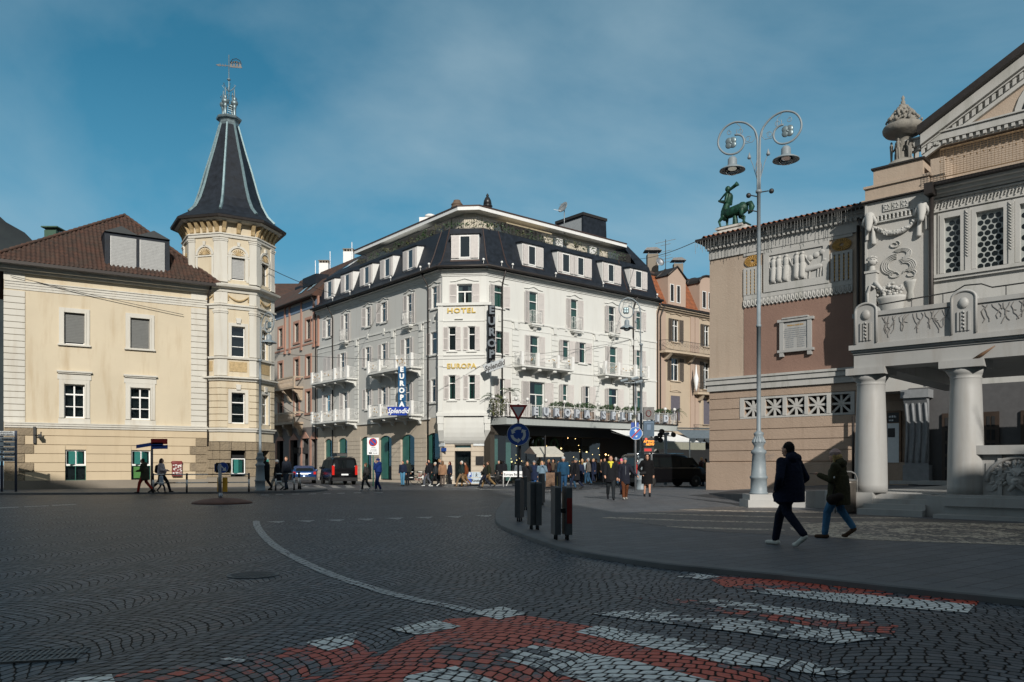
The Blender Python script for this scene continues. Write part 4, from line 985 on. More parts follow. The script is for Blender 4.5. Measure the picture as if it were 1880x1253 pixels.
# ground floor: stone with arches
hA=[(HL.u(a),HL.u(b),.25,3.95) for a,b in archL];cA=[(HC.u(834.5),HC.u(864.5),.15,2.55),(HC.u(834.5),HC.u(864.5),2.8,3.98)]
mb=MB();mb.holes(LL,.02,0,ZG,hA,.02,.2,HL.T)
for q in hA: arch_fill(mb,q[0],q[1],3.62,3.95,.02,HL.T,dep=.2)
mb.holes(0,CW,0,ZG,cA,.02,.35,HC.T);arch_fill(mb,cA[1][0],cA[1][1],3.55,3.98,.02,HC.T,dep=.35)
mb.holes(0,1.0,0,ZG-.9,[],.02,.35,HR.T)
gl=mb.obj('stone_base',M['stone_light'],ht)
AB={}
for fr,a,b,hs in ((HL,LL,0,hA),(HC,0,CW,cA)):   # ashlar blocks
 for i in range(10):
  z0=.35+i*.36;z1=z0+.335
  edges=sorted([a]+[h for q in (hs[:1] if fr is HC else hs) for h in (q[0],q[1])]+[b]);
  for e0,e1 in zip(edges[:-1:2],edges[1::2]):
   mb=AB.setdefault((id(fr),e0),MB())
   e0+=.02;e1 -= .02
   if e1-e0>1.2: m_=e0+(e1-e0)*(.4 if i % 2 else .62);mb.box((e0,-.02,z0),(m_-.02,.015,z1),fr.T);mb.box((m_,-.02,z0),(e1,.015,z1),fr.T)
   elif e1>e0: mb.box((e0,-.02,z0),(e1,.015,z1),fr.T)
for mb in AB.values():
 if mb.v: mb.obj('ashlar_blocks',M['stone_light'],gl)
for i,q in enumerate(hA):
 g_=MB();g_.add([HL.P(q[0],.18,q[2]),HL.P(q[1],.18,q[2]),HL.P(q[1],.18,q[3]),HL.P(q[0],.18,q[3])],[(0,1,2,3)]);sw=g_.obj('shop_window',M['glass'],ht,calc=False)
 c_=MB();um=q[0]+(q[1]-q[0])*(.5,.62,.55,.6,.5,.3)[i];c_.box((q[0]+.06,.12,q[2]+.1),(um,.15,q[3]-.1),HL.T);c_.obj('green_panel',M['green_panel'],sw)
 c_=MB();c_.box((q[0],.24,q[2]),(q[0]+.05,.3,q[3]),HL.T);c_.box((q[1]-.05,.24,q[2]),(q[1],.3,q[3]),HL.T);c_.box((q[0]+.05,.24,2.7),(q[1]-.05,.3,2.76),HL.T);c_.obj('window_frame',M['black'],sw)
for q in cA:
 g_=MB();g_.add([HC.P(q[0],.3,q[2]),HC.P(q[1],.3,q[2]),HC.P(q[1],.3,q[3]),HC.P(q[0],.3,q[3])],[(0,1,2,3)]);sw=g_.obj('shop_window',M['glass'],ht,calc=False)
 c_=MB();c_.box((q[0],.26,q[2]),(q[0]+.05,.35,q[3]),HC.T);c_.box((q[1]-.05,.26,q[2]),(q[1],.35,q[3]),HC.T);c_.obj('window_frame',M['black'],sw)
mb=MB();q=cA[1];mb.box((q[0]+.06,.34,q[2]),(q[1]-.06,.37,q[3]-.08),HC.T);mb.obj('pale_blind',smat('pale_blue_blind',(.25,.38,.42),.5),gl)
# interiors (dark core)
mb=MB();mb.box((LL+.2,1.1,.1),(-.4,1.2,ZE-.2),HL.T);mb.box((.4,1.1,ZG),(RW-.2,1.2,ZE-.2),HR.T);mb.box((.1,.9,.1),(CW-.1,1.0,ZE-.2),HC.T)
for z_ in (ZG,8.9,12.4): mb.box((LL+.2,.2,z_-.05),(-.3,1.1,z_),HL.T);mb.box((.3,.2,z_-.05),(RW-.2,1.1,z_),HR.T)
mb.obj('interior',M['dark'],ht)
# --- mansard
def sect(d,z): # corner points of the eaves polyline pulled in by d
 out=[]
 l0=HL.P(LL,d,z);r1=HR.P(RW,d,z)
 a=HC.P(0,d,z);# intersections of inset lines
 def isec(f1,f2):
  p,u=V((f1.O.x+f1.I.x*d,f1.O.y+f1.I.y*d)),f1.U;q,v=V((f2.O.x+f2.I.x*d,f2.O.y+f2.I.y*d)),f2.U
  den=u.x*v.y-u.y*v.x;t=((q.x-p.x)*v.y-(q.y-p.y)*v.x)/den;return V((p.x+u.x*t,p.y+u.y*t,z))
 return [l0,isec(HL,HC),isec(HC,HR),r1]
ZR0,ZM=16.3,19.55
secs=[(-.62,ZR0-.08),(-.55,ZR0+.08),(-.1,ZR0+.5),(.25,ZR0+1.3),(.6,ZR0+2.3),(.95,ZM),(1.2,ZM+.02)]
mb=MB();rows=[sect(d,z) for d,z in secs];vs=[p for r_ in rows for p in r_]
mb.add(vs,[(i*4+j,i*4+j+1,(i+1)*4+j+1,(i+1)*4+j) for i in range(len(rows)-1) for j in range(3)])
for e in (0,3): # end caps
 mb.add([r_[e] for r_ in rows]+[(HL if e==0 else HR).P(LL if e==0 else RW,5,ZM),(HL if e==0 else HR).P(LL if e==0 else RW,5,ZR0)],[tuple(range(len(rows)+2))])
roof=mb.obj('mansard_roof',M['slate'],ht)
mb=MB();g0=sect(-.70,ZR0-.02)
mb.tube(g0,.11,6);mb.tube([p+V((0,0,-.16)) for p in sect(-.5,ZR0)],.06,4);
for fr,u_ in ((HL,-1.9),(HL,LL+3.2),(HR,1.35),(HR,HR.u(1160)),(HR,RW-.15)):
 mb.tube([fr.P(u_,-.66,ZR0-.1),fr.P(u_+.1,-.2,ZR0-.9),fr.P(u_+.1,-.1,ZR0-1.2),fr.P(u_+.1,-.1,.3 if fr is HL else ZG+.1)],.06,7)
mb.obj('gutter',M['gutter'],ht)
mb=MB()
for j in (1,2): mb.nxt();mb.tube([r_[j]+V((0,0,.0)) for r_ in rows[1:-1]],.04,5)
for fr,u_ in ((HL,-1.5),(HR,1.9),(HR,HR.u(1150))): mb.nxt();mb.tube([fr.P(u_,d+-.0,z+.02) for d,z in secs[1:-1]],.04,5)
mb.obj('ridge_flashing',M['copper_brown'],roof)
# snow guards / small spot lamps
mb=MB()
for fr,xs in ((HL,(780,796,725,686,650,618)),(HR,(915,935,1014,1101,1151,1200)),(HC,(889,))):
 for x in xs:
  mb.nxt();u_=fr.u(x);mb.tube([fr.P(u_,-.4,ZR0+.15),fr.P(u_,-.4,ZR0+.45)],.02,5);mb.ball(fr.P(u_,-.42,ZR0+.5),.1,seg=8)
mb.obj('spot_lamp',M['white_paint'],roof)
# dormers
def dormer(fr,a,b,z0,z1,wins,dd=.0):
 d_=MB();d_.prism([(dd,z0-.1),(dd,z1+.05),(1.6,z1+.25),(1.6,z0-.1)],a,b,fr.T,ax='yz');o=d_.obj('dormer',M['white_paint'],ht)
 r_=MB();r_.prism([(dd-.14,z1+.06),(dd-.14,z1+.14),(1.9,z1+.36),(1.9,z1+.27)],a-.1,b+.1,fr.T,ax='yz');r_.obj('dormer_roof',M['slate'],o)
 w_=MB();w_.box((a-.06,dd-.03,z0-.35),(b+.06,dd+.3,z0-.1),fr.T);w_.obj('flashing',M['copper_brown'],o)
 for (p,q) in wins: window(o,fr,(p,q,z0+.02,z1-.06),y=dd-.05,shut=None,mull=1,trans=0,fw=.06,curtain=None)
 s_=MB()
 xs=[a]+[x for w2 in wins for x in w2]+[b]
 for p,q in zip(xs[::2],xs[1::2]):
  n_=1 if len(wins)==1 or p != wins[0][1] else 2
  for m_ in range(n_):
   p2=p+(q-p)*m_/n_;q2=p+(q-p)*(m_+1)/n_
   s_.nxt();s_.box((p2+.03,dd-.1,z0),(q2-.04,dd-.055,z1-.06),fr.T)
   for i in range(int((z1-z0)/.09)-1): s_.box((p2+.08,dd-.112,z0+.06+i*.09),(q2-.09,dd-.099,z0+.1+i*.09),fr.T)
 s_.obj('shutter',M['shutter'],o)
 k_=MB()
 for (p,q) in wins: k_.box((p,dd-.01,z0+.02),(q,dd+.02,z1-.06),fr.T)
 k_.obj('interior',M['dark'],o)
for a,b,p,q in ((741,765.5,750,758.6),(699,721.5,707.5,716),(662,684,670,678),(627,648,634.5,642),(597,614,602,609.5)):
 dormer(HL,HL.u(a),HL.u(b),17.1,18.7,[(HL.u(p),HL.u(q))])
for a,b,ws in ((959,997,[(969.5,983)]),(1023.6,1085.5,[(1032,1045.5),(1060,1071.5)]),(1106,1139.5,[(1116,1126.8)]),(1156.5,1187.5,[(1166,1177.6)])):
 dormer(HR,HR.u(a),HR.u(b),17.15,18.75,[(HR.u(p),HR.u(q)) for p,q in ws])
dormer(HC,HC.u(828.5),HC.u(879.5),17.0,18.75,[(HC.u(844.5),HC.u(864))],dd=-.1)
# --- roof terrace storey
def rect_body(mb,d,z0,z1,a=None,b=None):
 s0=sect(d,z0);s1=sect(d,z1)
 if a is not None: s0[0]=HL.P(a,d,z0);s1[0]=HL.P(a,d,z1)
 if b is not None: s0[3]=HR.P(b,d,z0);s1[3]=HR.P(b,d,z1)
 mb.add(s0+s1,[(j,j+1,4+j+1,4+j) for j in range(3)]);return s0,s1
uL=HL.u(672,-2.8);uR=HR.u(1150,-1.6)
mb=MB();s0,s1=rect_body(mb,2.9,ZM,21.3,uL,uR);mb.add([HR.P(uR,2.9,ZM),HR.P(uR,9,ZM),HR.P(uR,9,21.3),HR.P(uR,2.9,21.3)],[(0,1,2,3)])
mb.obj('attic_wall',plaster('attic_wall',(.58,.53,.43),amt=.1),ht)
mb=MB()
for fr,xs in ((HR,((906,938),(965,985),(1015,1040),(1078,1100),(1116,1135))),(HL,((730,765),(790,815),(695,715)))):
 f2=fr.off(-2.85)
 for i,(a,b) in enumerate(xs):
  q=f2.u(a),f2.u(b);mb.box((q[0],-.04,ZM+.1),(q[1],-.01,20.95),f2.T)
mb.obj('attic_glazing',smat('dark_glazing',(.05,.07,.08),.15),ht)
mb=MB()
for i,(fr,a,b) in enumerate(((HR,1020,1032),(HR,1082,1094),(HR,925,938))): f2=fr.off(-2.82);mb.box((f2.u(a),-.08,ZM+.3),(f2.u(b),-.02,20.9),f2.T)
mb.obj('door_leaf',M['white_paint'],ht)
zf0,zf1=21.3,21.58;s_t=sect(2.0,zf1);s_b=sect(2.0,zf0);s_t[0]=HL.P(uL-.8,2.0,zf1);s_b[0]=HL.P(uL-.8,2.0,zf0);s_t[3]=HR.P(uR+.5,2.0,zf1);s_b[3]=HR.P(uR+.5,2.0,zf0)
bk_=[HR.P(uR+.5,8,zf0),HL.P(uL-.8,8,zf0)]
mb=MB();vt=s_t+[p+V((0,0,zf1-zf0)) for p in bk_];vb=s_b+bk_;mb.add(vt+vb,[(0,1,2,3,4,5),(11,10,9,8,7,6)]+[(j,(j+1) % 6,6+(j+1) % 6,6+j) for j in range(6)]);mb.obj('flat_roof',M['white_paint'],ht)
mb=MB();mb.tube([p+V((0,0,.05)) for p in s_t],.07,4);mb.add([p+V((0,0,.03)) for p in vt],[(0,1,2,3,4,5)]);mb.obj('roof_edge',M['copper_brown'],ht)
# sloping ends of the roof either side of the terrace
mb=MB();P0=[HL.P(uL-.8,.95,ZM),HL.P(LL,.95,ZM),HL.P(LL,4.2,23.0),HL.P(uL-2.6,4.2,23.0),HL.P(uL-.8,4.2,ZM)]
mb.add([HL.P(uL-.3,.95,ZM),HL.P(LL,.95,ZM),HL.P(LL,4.6,22.3),HL.P(uL-2.2,4.6,22.3)],[(0,1,2,3)]);mb.add([HL.P(uL-.3,.95,ZM),HL.P(uL-2.2,4.6,22.3),HL.P(uL-.6,4.6,ZM)],[(0,1,2)]);mb.add([HL.P(LL,4.6,22.3),HL.P(uL-2.2,4.6,22.3),HL.P(uL-2.2,8,21.3),HL.P(LL,8,21.3)],[(0,1,2,3)])
mb.nxt();mb.add([HR.P(uR+.55,.95,ZM),HR.P(RW,.95,ZM),HR.P(uR+1.1,2.4,21.6),HR.P(uR+.4,2.4,21.6)],[(0,1,2,3)]);mb.add([HR.P(RW,.95,ZM),HR.P(RW,8,ZM),HR.P(uR+1.1,8,21.6),HR.P(uR+1.1,2.4,21.6)],[(0,1,2,3)])
mb.obj('upper_roof',M['slate'],ht)
mb=MB();mb.add([HL.P(uL-1.6,1.7,ZM+.65),HL.P(uL-2.6,1.7,ZM+.65),HL.P(uL-2.6,3.0,ZM+1.62),HL.P(uL-1.6,3.0,ZM+1.62)],[(0,1,2,3)]);mb.obj('skylight',smat('skylight',(.3,.4,.45),.1),ht)
mb=MB();bb=sect(1.15,ZM+.02);bb[0]=HL.P(uL,1.15,ZM+.02);bb[3]=HR.P(uR,1.15,ZM+.02);railing(mb,bb,.85,.14,.012,.02);mb.obj('terrace_railing',M['iron'],ht)
# awning of the roof terrace
f2=HR.off(-2.0);mb=MB();mb.add([f2.P(f2.u(925),1.3,21.1),f2.P(f2.u(1008),1.3,21.1),f2.P(f2.u(1008),-.3,20.7),f2.P(f2.u(925),-.3,20.7)],[(0,1,2,3)]);mb.box((f2.u(925),-.34,20.6),(f2.u(1008),-.3,20.74),f2.T);mb.obj('awning',smat('ochre_canvas',(.35,.29,.19),.8),ht)
f2=HL.off(-1.4);mb=MB();mb.add([f2.P(f2.u(690),1.9,21.1),f2.P(f2.u(770),1.9,21.1),f2.P(f2.u(770),-.1,20.6),f2.P(f2.u(690),-.1,20.6)],[(0,1,2,3)]);mb.obj('awning',smat('white_canvas',(.55,.55,.52),.8),ht)
# planting on the roof terrace: individual shrubs
rs=random.Random(11);gname='potted shrubs along the edge of the hotel roof terrace'
pl=[]
for i in range(15): pl.append((HR,HR.u(905+i*16.6+rs.uniform(-4,4),-1.45),1.45))
for i in range(10): pl.append((HL,HL.u(668+i*15.2+rs.uniform(-4,4),-1.45),1.45))
for i in range(4): pl.append((HC,.3+i*.95,1.5))
LBL=['low dark green shrub in the planter row behind the roof terrace railing','spiky agave-like plant at the roof terrace railing']
for i,(fr,u_,d_) in enumerate(pl):
 mb=MB();c_=fr.P(u_,d_,ZM+.35);spiky=i in (8,9)
 if spiky:
  for k_ in range(40):
   a=rs.uniform(0,6.28);e_=rs.uniform(.2,1.3);L=rs.uniform(.6,1.0);mb.add([c_+V((math.cos(a+1.57)*.05,math.sin(a+1.57)*.05,0)),c_-V((math.cos(a+1.57)*.05,math.sin(a+1.57)*.05,0)),c_+V((math.cos(a)*math.cos(e_)*L,math.sin(a)*math.cos(e_)*L,math.sin(e_)*L))],[(0,1,2)])
 else: leaf_blob(mb,c_+V((0,0,.1)),(.5,.4,rs.uniform(.15,.55)),70,.17,rs)
 s_=mb.obj('terrace_shrub' if not spiky else 'terrace_agave',M['leaf'] if i % 3 else M['leaf2'],None,calc=False)
 side='right-hand' if fr is HR else ('left-hand' if fr is HL else 'corner')
 ORD=['first','second','third','fourth','fifth','sixth','seventh','eighth','ninth','tenth','eleventh','twelfth','thirteenth','fourteenth','fifteenth']
 oi=i if fr is HR else (i-15 if fr is HL else i-25)
 tag(s_,('spiky agave-like plant, ' if spiky else 'low bushy plant, ')+ORD[oi]+' from the left on the '+side+' stretch of the hotel roof terrace','plant',gname)
# rooftop things
mb=MB();f2=HR;u0,u1=HR.u(1036,-5.0),HR.u(1109,-5.0)
f5=HR.off(-4.6);a,b=f5.u(1071),f5.u(1112.5);mb.prism([(a,21.4),(b+.15,21.4),(b,24.45),(a,24.5)],0,3.6,f5.T);box_=mb.obj('lift_housing',M['slate'],ht)
mb=MB();mb.box((a-.02,.25,21.6),(a-.001,3.3,24.1),f5.T);mb.obj('grey_panel',smat('grey_panel',(.3,.32,.33),.5),box_)
mb=MB();mb.box((a-.1,-.08,24.3),(b+.1,3.7,24.56),f5.T);mb.obj('roof_rim',M['gutter'],box_)
mb=MB();c_=at(839,382,66);mb.lathe([(.5,-.6),(.42,-.1),(.5,-.05),(.5,.05),(.42,.1),(.46,.2),(.5,.25),(.44,.32),(.3,.5),(.28,.6),(.01,.62)],12,tuple(c_));tag(mb.obj('roof_vent',smat('brown_clay',(.12,.085,.06),.8)),'round ribbed brown vent cowl on the hotel roof edge','vent')
mb=MB();c_=at(895,380,66);mb.lathe([(.4,-.5),(.3,-.1),(.42,0),(.42,.08),(.2,.1),(.35,.2),(.3,.5),(.18,.75),(.1,.8),(.12,.95),(.02,1.1)],10,tuple(c_));tag(mb.obj('chimney_cowl',M['black']),'black hooded chimney cowl on the hotel roof right of the round vent','chimney')
mb=MB();c_=at(789,398,68);mb.box((c_.x-.9,c_.y,c_.z-.9),(c_.x+.5,c_.y+1,c_.z-.05));mb.lathe([(.3,-.1),(.45,.02),(.45,.18),(.3,.25)],12,(c_.x,c_.y+.3,c_.z));tag(mb.obj('roof_vent',M['white_paint']),'small white square roof outlet on the left part of the hotel roof','vent')
mb=MB();c_=at(1036,383,68);mb.tube([c_+V((0,0,-2.2)),c_],.04,6);Td=Matrix.Translation(c_) @ Matrix.Rotation(R(-60),4,'Y') @ Matrix.Rotation(R(35),4,'X')
mb.lathe([(.01,0),(.25,.03),(.45,.12),(.52,.2),(.47,.21),(.25,.08),(.01,.05)],16,T=Td);mb.tube([(.4,0,.15),(0,0,.6)],.02,5,Td);mb.tube([c_+V((-.9,0,-1.6)),c_+V((.4,0,-1.7))],.02,4);mb.tube([c_+V((-.9,0,-.1)),c_+V((-.3,0,-.2))],.02,4)
tag(mb.obj('satellite_dish',smat('grey_dish',(.25,.27,.28),.4,.3)),'grey satellite dish on a mast beside the black roof box of the hotel','satellite dish')
# --- balconies
def balcony(fr,px0,px1,zt,dep=1.05,h_=.95,posts=(),br=3):
 a,b=fr.u(px0),fr.u(px1)
 m_=MB();m_.box((a,-dep,zt-.14),(b,-.001,zt),fr.T);m_.box((a+.1,-dep+.1,zt-.2),(b-.1,-.001,zt-.141),fr.T)
 for i in range(br):
  x=a+.35+(b-a-.7)*i/max(1,br-1);m_.prism([(-.001,zt-.75),(-.12,zt-.72),(-.3,zt-.45),(-dep+.15,zt-.34),(-dep+.12,zt-.2),(-.001,zt-.2)],x-.13,x+.13,fr.T,ax='yz');m_.cap(fr.P(x-.1,-dep+.2,zt-.3),fr.P(x+.1,-dep+.2,zt-.3),.1,.1,seg=8)
 o=m_.obj('balcony',M['hotel_white'],ht)
 m_=MB()
 for f_ in [0,1]+list(posts): m_.nxt();x=a+.1+(b-a-.2)*f_;m_.box((x-.12,-dep+.02,zt),(x+.12,-dep+.24,zt+h_+.08),fr.T)
 m_.obj('post',M['white_paint'],o)
 m_=MB();pth=[fr.P(a+.1,-.02,zt),fr.P(a+.1,-dep+.13,zt),fr.P(b-.1,-dep+.13,zt),fr.P(b-.1,-.02,zt)];railing(m_,pth,h_,.11,.012,.022,scroll=True);m_.obj('railing',M['white_iron'],o)
 m_=MB();rr_=random.Random(int(px0))
 for i in range(10): u_=rr_.uniform(a+.3,b-.3);m_.ball(fr.P(u_,-dep+.1,zt+rr_.uniform(.3,.7)),.05,seg=6,rings=4)
 m_.obj('gold_rosettes',M['gold'],o)
for f_,p0,p1,z_ in ((HL,694,776,9.15),(HL,590,657,9.15),(HL,696,776.5,5.45),(HL,590,658,5.45)): balcony(f_,p0,p1,z_,1.1,posts=(.27,.66),br=4)
for p0,p1,z_ in ((942,1038,9.15),(1095,1176,9.15)): balcony(HR,p0,p1,z_,1.05,posts=(.3,.7),br=4)
def balconette(fr,xm,z_,w_=1.15):
 u_=fr.u(xm);m_=MB();m_.box((u_-w_/2,-.45,z_-.16),(u_+w_/2,-.001,z_-.02),fr.T);m_.box((u_-w_/2+.08,-.38,z_-.26),(u_+w_/2-.08,-.001,z_-.161),fr.T);m_.prism([(-.001,z_-.6),(-.15,z_-.5),(-.3,z_-.26),(-.001,z_-.26)],u_-.14,u_+.14,fr.T,ax='yz');o=m_.obj('balconette',M['hotel_white'],ht)
 m_=MB();railing(m_,[fr.P(u_-w_/2+.05,-.02,z_),fr.P(u_-w_/2+.05,-.4,z_),fr.P(u_+w_/2-.05,-.4,z_),fr.P(u_+w_/2-.05,-.02,z_)],.98,.09,.012,.02,scroll=True);m_.obj('railing',M['white_iron'],o)
for x in (752,635.5): balconette(HL,x,12.65)
for x,z_ in ((980,12.6),(1055,12.6),(1124,12.75)): balconette(HR,x,z_)
# --- terrace over the restaurant
TD=2.5;TFr=HR.off(TD);tz0,tz1=4.46,5.03;te=TFr.u(1244)
def slab(mb,z0,z1,ext=0):
 pts=[HC.P(CW-.15,-.75,0),HR.P(0-.1,-TD-ext,0),HR.P(te,-TD-ext,0),HR.P(te,0,0),HR.P(0,0,0)]
 pts[0]=HC.P(CW-.3,-.05,0)
 pts=[p for p in pts];n=len(pts);mb.add([V((p.x,p.y,z0)) for p in pts]+[V((p.x,p.y,z1)) for p in pts],[tuple(range(n))[::-1],tuple(range(n,2*n))]+[(i,(i+1) % n,n+(i+1) % n,n+i) for i in range(n)])
mb=MB();slab(mb,tz0,tz1-.06)
m2,t2,b2=nmat('ribbed_grey_metal');mp_=N(t2,'ShaderNodeMapping');wv2=N(t2,'ShaderNodeTexWave');wv2.inputs['Scale'].default_value=2.2;t2.links.new(pos(t2),mp_.inputs[0]);mp_.inputs['Rotation'].default_value=(0,0,R(-40));t2.links.new(mp_.outputs[0],wv2.inputs[0]);t2.links.new(mixc(t2,wv2.outputs[1],(.30,.32,.31),(.38,.40,.385)),b2.inputs['Base Color']);b2.inputs['Roughness'].default_value=.5;M['ribbed']=m2
ts=mb.obj('terrace_slab',M['ribbed'],ht)
mb=MB();slab(mb,tz1-.06,tz1,.12);mb.obj('terrace_coping',M['gutter'],ts)
mb=MB();pp=[HC.P(CW-.2,-.3,tz1),HR.P(0,-TD+.08,tz1),HR.P(te-.1,-TD+.08,tz1),HR.P(te-.1,-.1,tz1)]
railing(mb,pp,.92,.17,.014,.028);
for i in range(18): u_=.05+(te-.15)*i/17;mb.tube([HR.P(u_,-TD+.08,tz1),HR.P(u_,-TD+.08,tz1+1.05)],.028,6)
mb.obj('terrace_railing',M['white_iron'],ts)
mb=MB()
word='EUROPA SPLENDID';xs=[983,1002,1022,1041,1059.5,1078,None,1108,1126,1143.5,1158,1175,1192,1207,1222]
g2=TFr.off(.06);mb2=MB()
for ch,x in zip(word,xs):
 if x is None: continue
 u_=g2.u(x);Tt=g2.M(u_,-.0,tz1+.45);mb.nxt();mb2.nxt();mb.box((-.3,-.01,-.34),(.3,.015,.34),g2.M(u_,.03,tz1+.47));add_text(mb2,ch,.78,g2.M(u_,-.05,tz1+.46),ext=.04,bold=.035)
mb2.obj('terrace_letter',smat('pale_letter',(.44,.47,.51),.4),ts,label='block letters reading EUROPA SPLENDID')
mb.obj('letter_box',smat('letter_back',(.16,.18,.21),.5,var=.05),ts)
mb=MB()
for x in (907,928,949,970,1004,1038,1066,1101,1131,1158,1191,1223,1240):
 mb.nxt();u_=TFr.u(x);mb.ball(HR.P(u_,-TD+.1,tz1+1.33),.15,seg=12,rings=8);mb.tube([HR.P(u_,-TD+.1,tz1+.9),HR.P(u_,-TD+.1,tz1+1.2)],.025,6)
mb.obj('globe_lamp',smat('globe_glass',(.6,.6,.58),.2,var=0),ts)
# hedges and palms on the terrace
for i,(x,w_) in enumerate(((1031,1.0),(1073,1.05),(1119,.95),(1160,.85),(1218,.8))):
 mb=MB();u_=HR.u(x,TD-.7);c_=HR.P(u_,-TD+.75,tz1+1.05);leaf_blob(mb,c_,(w_,.42,.36),1500,.11,random.Random(i))
 h_=mb.obj('hedge',M['leaf'],None,calc=False);tag(h_,['first clipped dark hedge from the left on the restaurant terrace','second clipped dark hedge from the left, widest on the terrace','third clipped dark hedge from the left on the terrace','fourth clipped hedge on the terrace, behind the thin lamp post','rightmost small hedge at the far end of the terrace'][i],'hedge','clipped hedges on the hotel terrace')
 mb=MB();mb.box((u_-w_*.8,-TD+.45,tz1+.02),(u_+w_*.8,-TD+1.05,tz1+.75),HR.T);mb.obj('planter_box',M['wood'],h_)
def palm(name,fr,px,d,z,h_,lab,n=11,L=1.0):
 u_=fr.u(px,d);b_=fr.P(u_,-d,z);m_=MB();r_=random.Random(int(px));m_.tube([b_,b_+V((.05,0,h_*.5)),b_+V((0,.05,h_))],[.09,.07,.06],6)
 root=m_.obj(name,M['bark'],None);tag(root,lab,'palm');l_=MB();top=b_+V((0,.05,h_))
 for k_ in range(n):
  a=6.28*k_/n+r_.uniform(-.2,.2);e_=r_.uniform(-.1,.9)
  d_=V((math.cos(a)*math.cos(e_),math.sin(a)*math.cos(e_),math.sin(e_)));sd=V((-math.sin(a),math.cos(a),0))
  for q in range(9):
   t_=(q+1)/9;p_=top+d_*L*t_*.9+V((0,0,-.55*L*t_*t_))
   for s_ in (-1,1): l_.add([p_,p_+d_*.05,p_+sd*s_*.28*L*(1.15-t_)+d_*.2*L+V((0,0,-.12*L))],[(0,1,2)])
 l_.obj('frond',M['leaf'],root,calc=False)
palm('palm',HR,905,1.3,tz1,1.5,'bushy palm at the left corner of the restaurant terrace')
palm('palm',HR,936,1.6,tz1,1.9,'taller palm with flat fronds leaning right on the terrace corner',L=1.1)
palm('palm',HR,1243,1.0,tz1,1.4,'small palm at the far right end of the terrace',L=.9)
mb=MB();leaf_blob(mb,HR.P(HR.u(915,1.8),-1.8,tz1+.8),(.7,.5,.8),420,.16,random.Random(9));tag(mb.obj('terrace_bush',M['leaf2'],None,calc=False),'leafy bush between the two palms at the terrace corner','plant')
# glazed restaurant under the terrace
mb=MB();mb.add([HR.P(1.0,2.2,0),HR.P(te-.5,2.2,0),HR.P(te-.5,2.2,tz0),HR.P(1.0,2.2,tz0)],[(0,1,2,3)]);mb.add([HR.P(0,0,tz0-.02),HR.P(te,0,tz0-.02),HR.P(te,2.3,tz0-.02),HR.P(0,2.3,tz0-.02)],[(0,1,2,3)])
mb.obj('restaurant_back_wall',smat('dark_brown_wall',(.05,.04,.03),.7),ht)
f3=HR.off(.6);mb=MB();a,b=f3.u(905),f3.u(948);mb.add([f3.P(a,0,.3),f3.P(b,0,.3),f3.P(b,0,3.7),f3.P(a,0,3.7)],[(0,1,2,3)]);c_=f3.u(1120);mb.add([f3.P(b,1.2,.3),f3.P(c_,1.2,.3),f3.P(c_,1.2,3.7),f3.P(b,1.2,3.7)],[(0,1,2,3)]);mb.obj('shop_glazing',M['glass'],ht,calc=False)
mb=MB();mb.box((a,.3,.3),(a+.7,.34,3.6),f3.T);mb.box((a+1.5,.3,.3),(b-.3,.34,3.6),f3.T);mb.obj('pale_curtain',smat('pale_green_sheer',(.22,.36,.32),.8),ht)
mb=MB();mb.box((f3.u(897),-.2,0),(f3.u(905),.5,tz0-.5),f3.T);mb.box((f3.u(897),-.2,3.75),(c_,.5,tz0),f3.T);mb.obj('dark_fascia',smat('umber_fascia',(.045,.038,.03),.6),ht)
mb=MB()
for x in (948,973,1010,1052,1085): mb.nxt();u_=f3.u(x);mb.box((u_-.05,1.1,.1),(u_+.05,1.18,3.75),f3.T)
mb.obj('mullion',M['black'],ht)
for i,x in enumerate((1003,1031)):
 c_=f3.P(f3.u(x),.9,3.2);mb=MB();pts=[c_+HR.T.to_3x3() @ V((math.cos(q*.5236)*.38,0,math.sin(q*.5236)*.45)) for q in range(12)];mb.tube(pts,.13,6,closed=True);tag(mb.obj('wreath',M['leaf']),['left dark wreath hanging in the restaurant window','right dark wreath hanging in the restaurant window'][i],'wreath')
mb=MB();r_=random.Random(31)
for i in range(38): p_=f3.P(f3.u(r_.choice((970,975,1040,1062,1090,1110,1130,1145))+r_.uniform(-9,9)),1.6+r_.uniform(0,.5),r_.uniform(1.4,3.9));mb.ball(p_,.035 if i % 6 else .07,seg=6,rings=4)
mb.obj('interior_lamps',smat('warm_bulb',(.9,.7,.4),.4,var=0,emit=(1,.62,.25),es=5),ht)
# big awnings
def awning(px0,px1,d0,d1,z0,z1,lab,fr=HR,val=.45,gn='awnings'):
 f_=fr.off(d0);a,b=f_.u(px0),f_.u(px1);m_=MB();n=10;vs=[]
 for i in range(n+1):
  u_=a+(b-a)*i/n
  for j in range(5): t_=j/4;vs.append(f_.P(u_,-(d1-d0)*t_,z0+(z1-z0)*t_-.06*math.sin(math.pi*t_)))
 m_.add(vs,[(i*5+j,(i+1)*5+j,(i+1)*5+j+1,i*5+j+1) for i in range(n) for j in range(4)],smooth=True)
 o=m_.obj('awning',smat('cream_canvas',(.78,.78,.76),.85,var=.08,obj=False),None,calc=False);tag(o,lab,'awning',gn)
 m_=MB();m_.box((a,-(d1-d0)-.02,z1-val),(b,-(d1-d0),z1),f_.T);m_.obj('valance',smat('olive_canvas',(.24,.24,.19),.85),o)
 m_=MB();m_.tube([f_.P(a,-(d1-d0),z1+.02),f_.P(b,-(d1-d0),z1+.02)],.05,8)
 for u_ in (a+.1,b-.1): m_.tube([f_.P(u_,0,z0-.2),f_.P(u_,-(d1-d0),z1)],.03,6)
 m_.obj('arm',M['white_iron'],o)
awning(1121,1232,2.6,6.2,4.35,3.35,'wide cream canvas awning under the terrace beside the lamp post',val=.6)
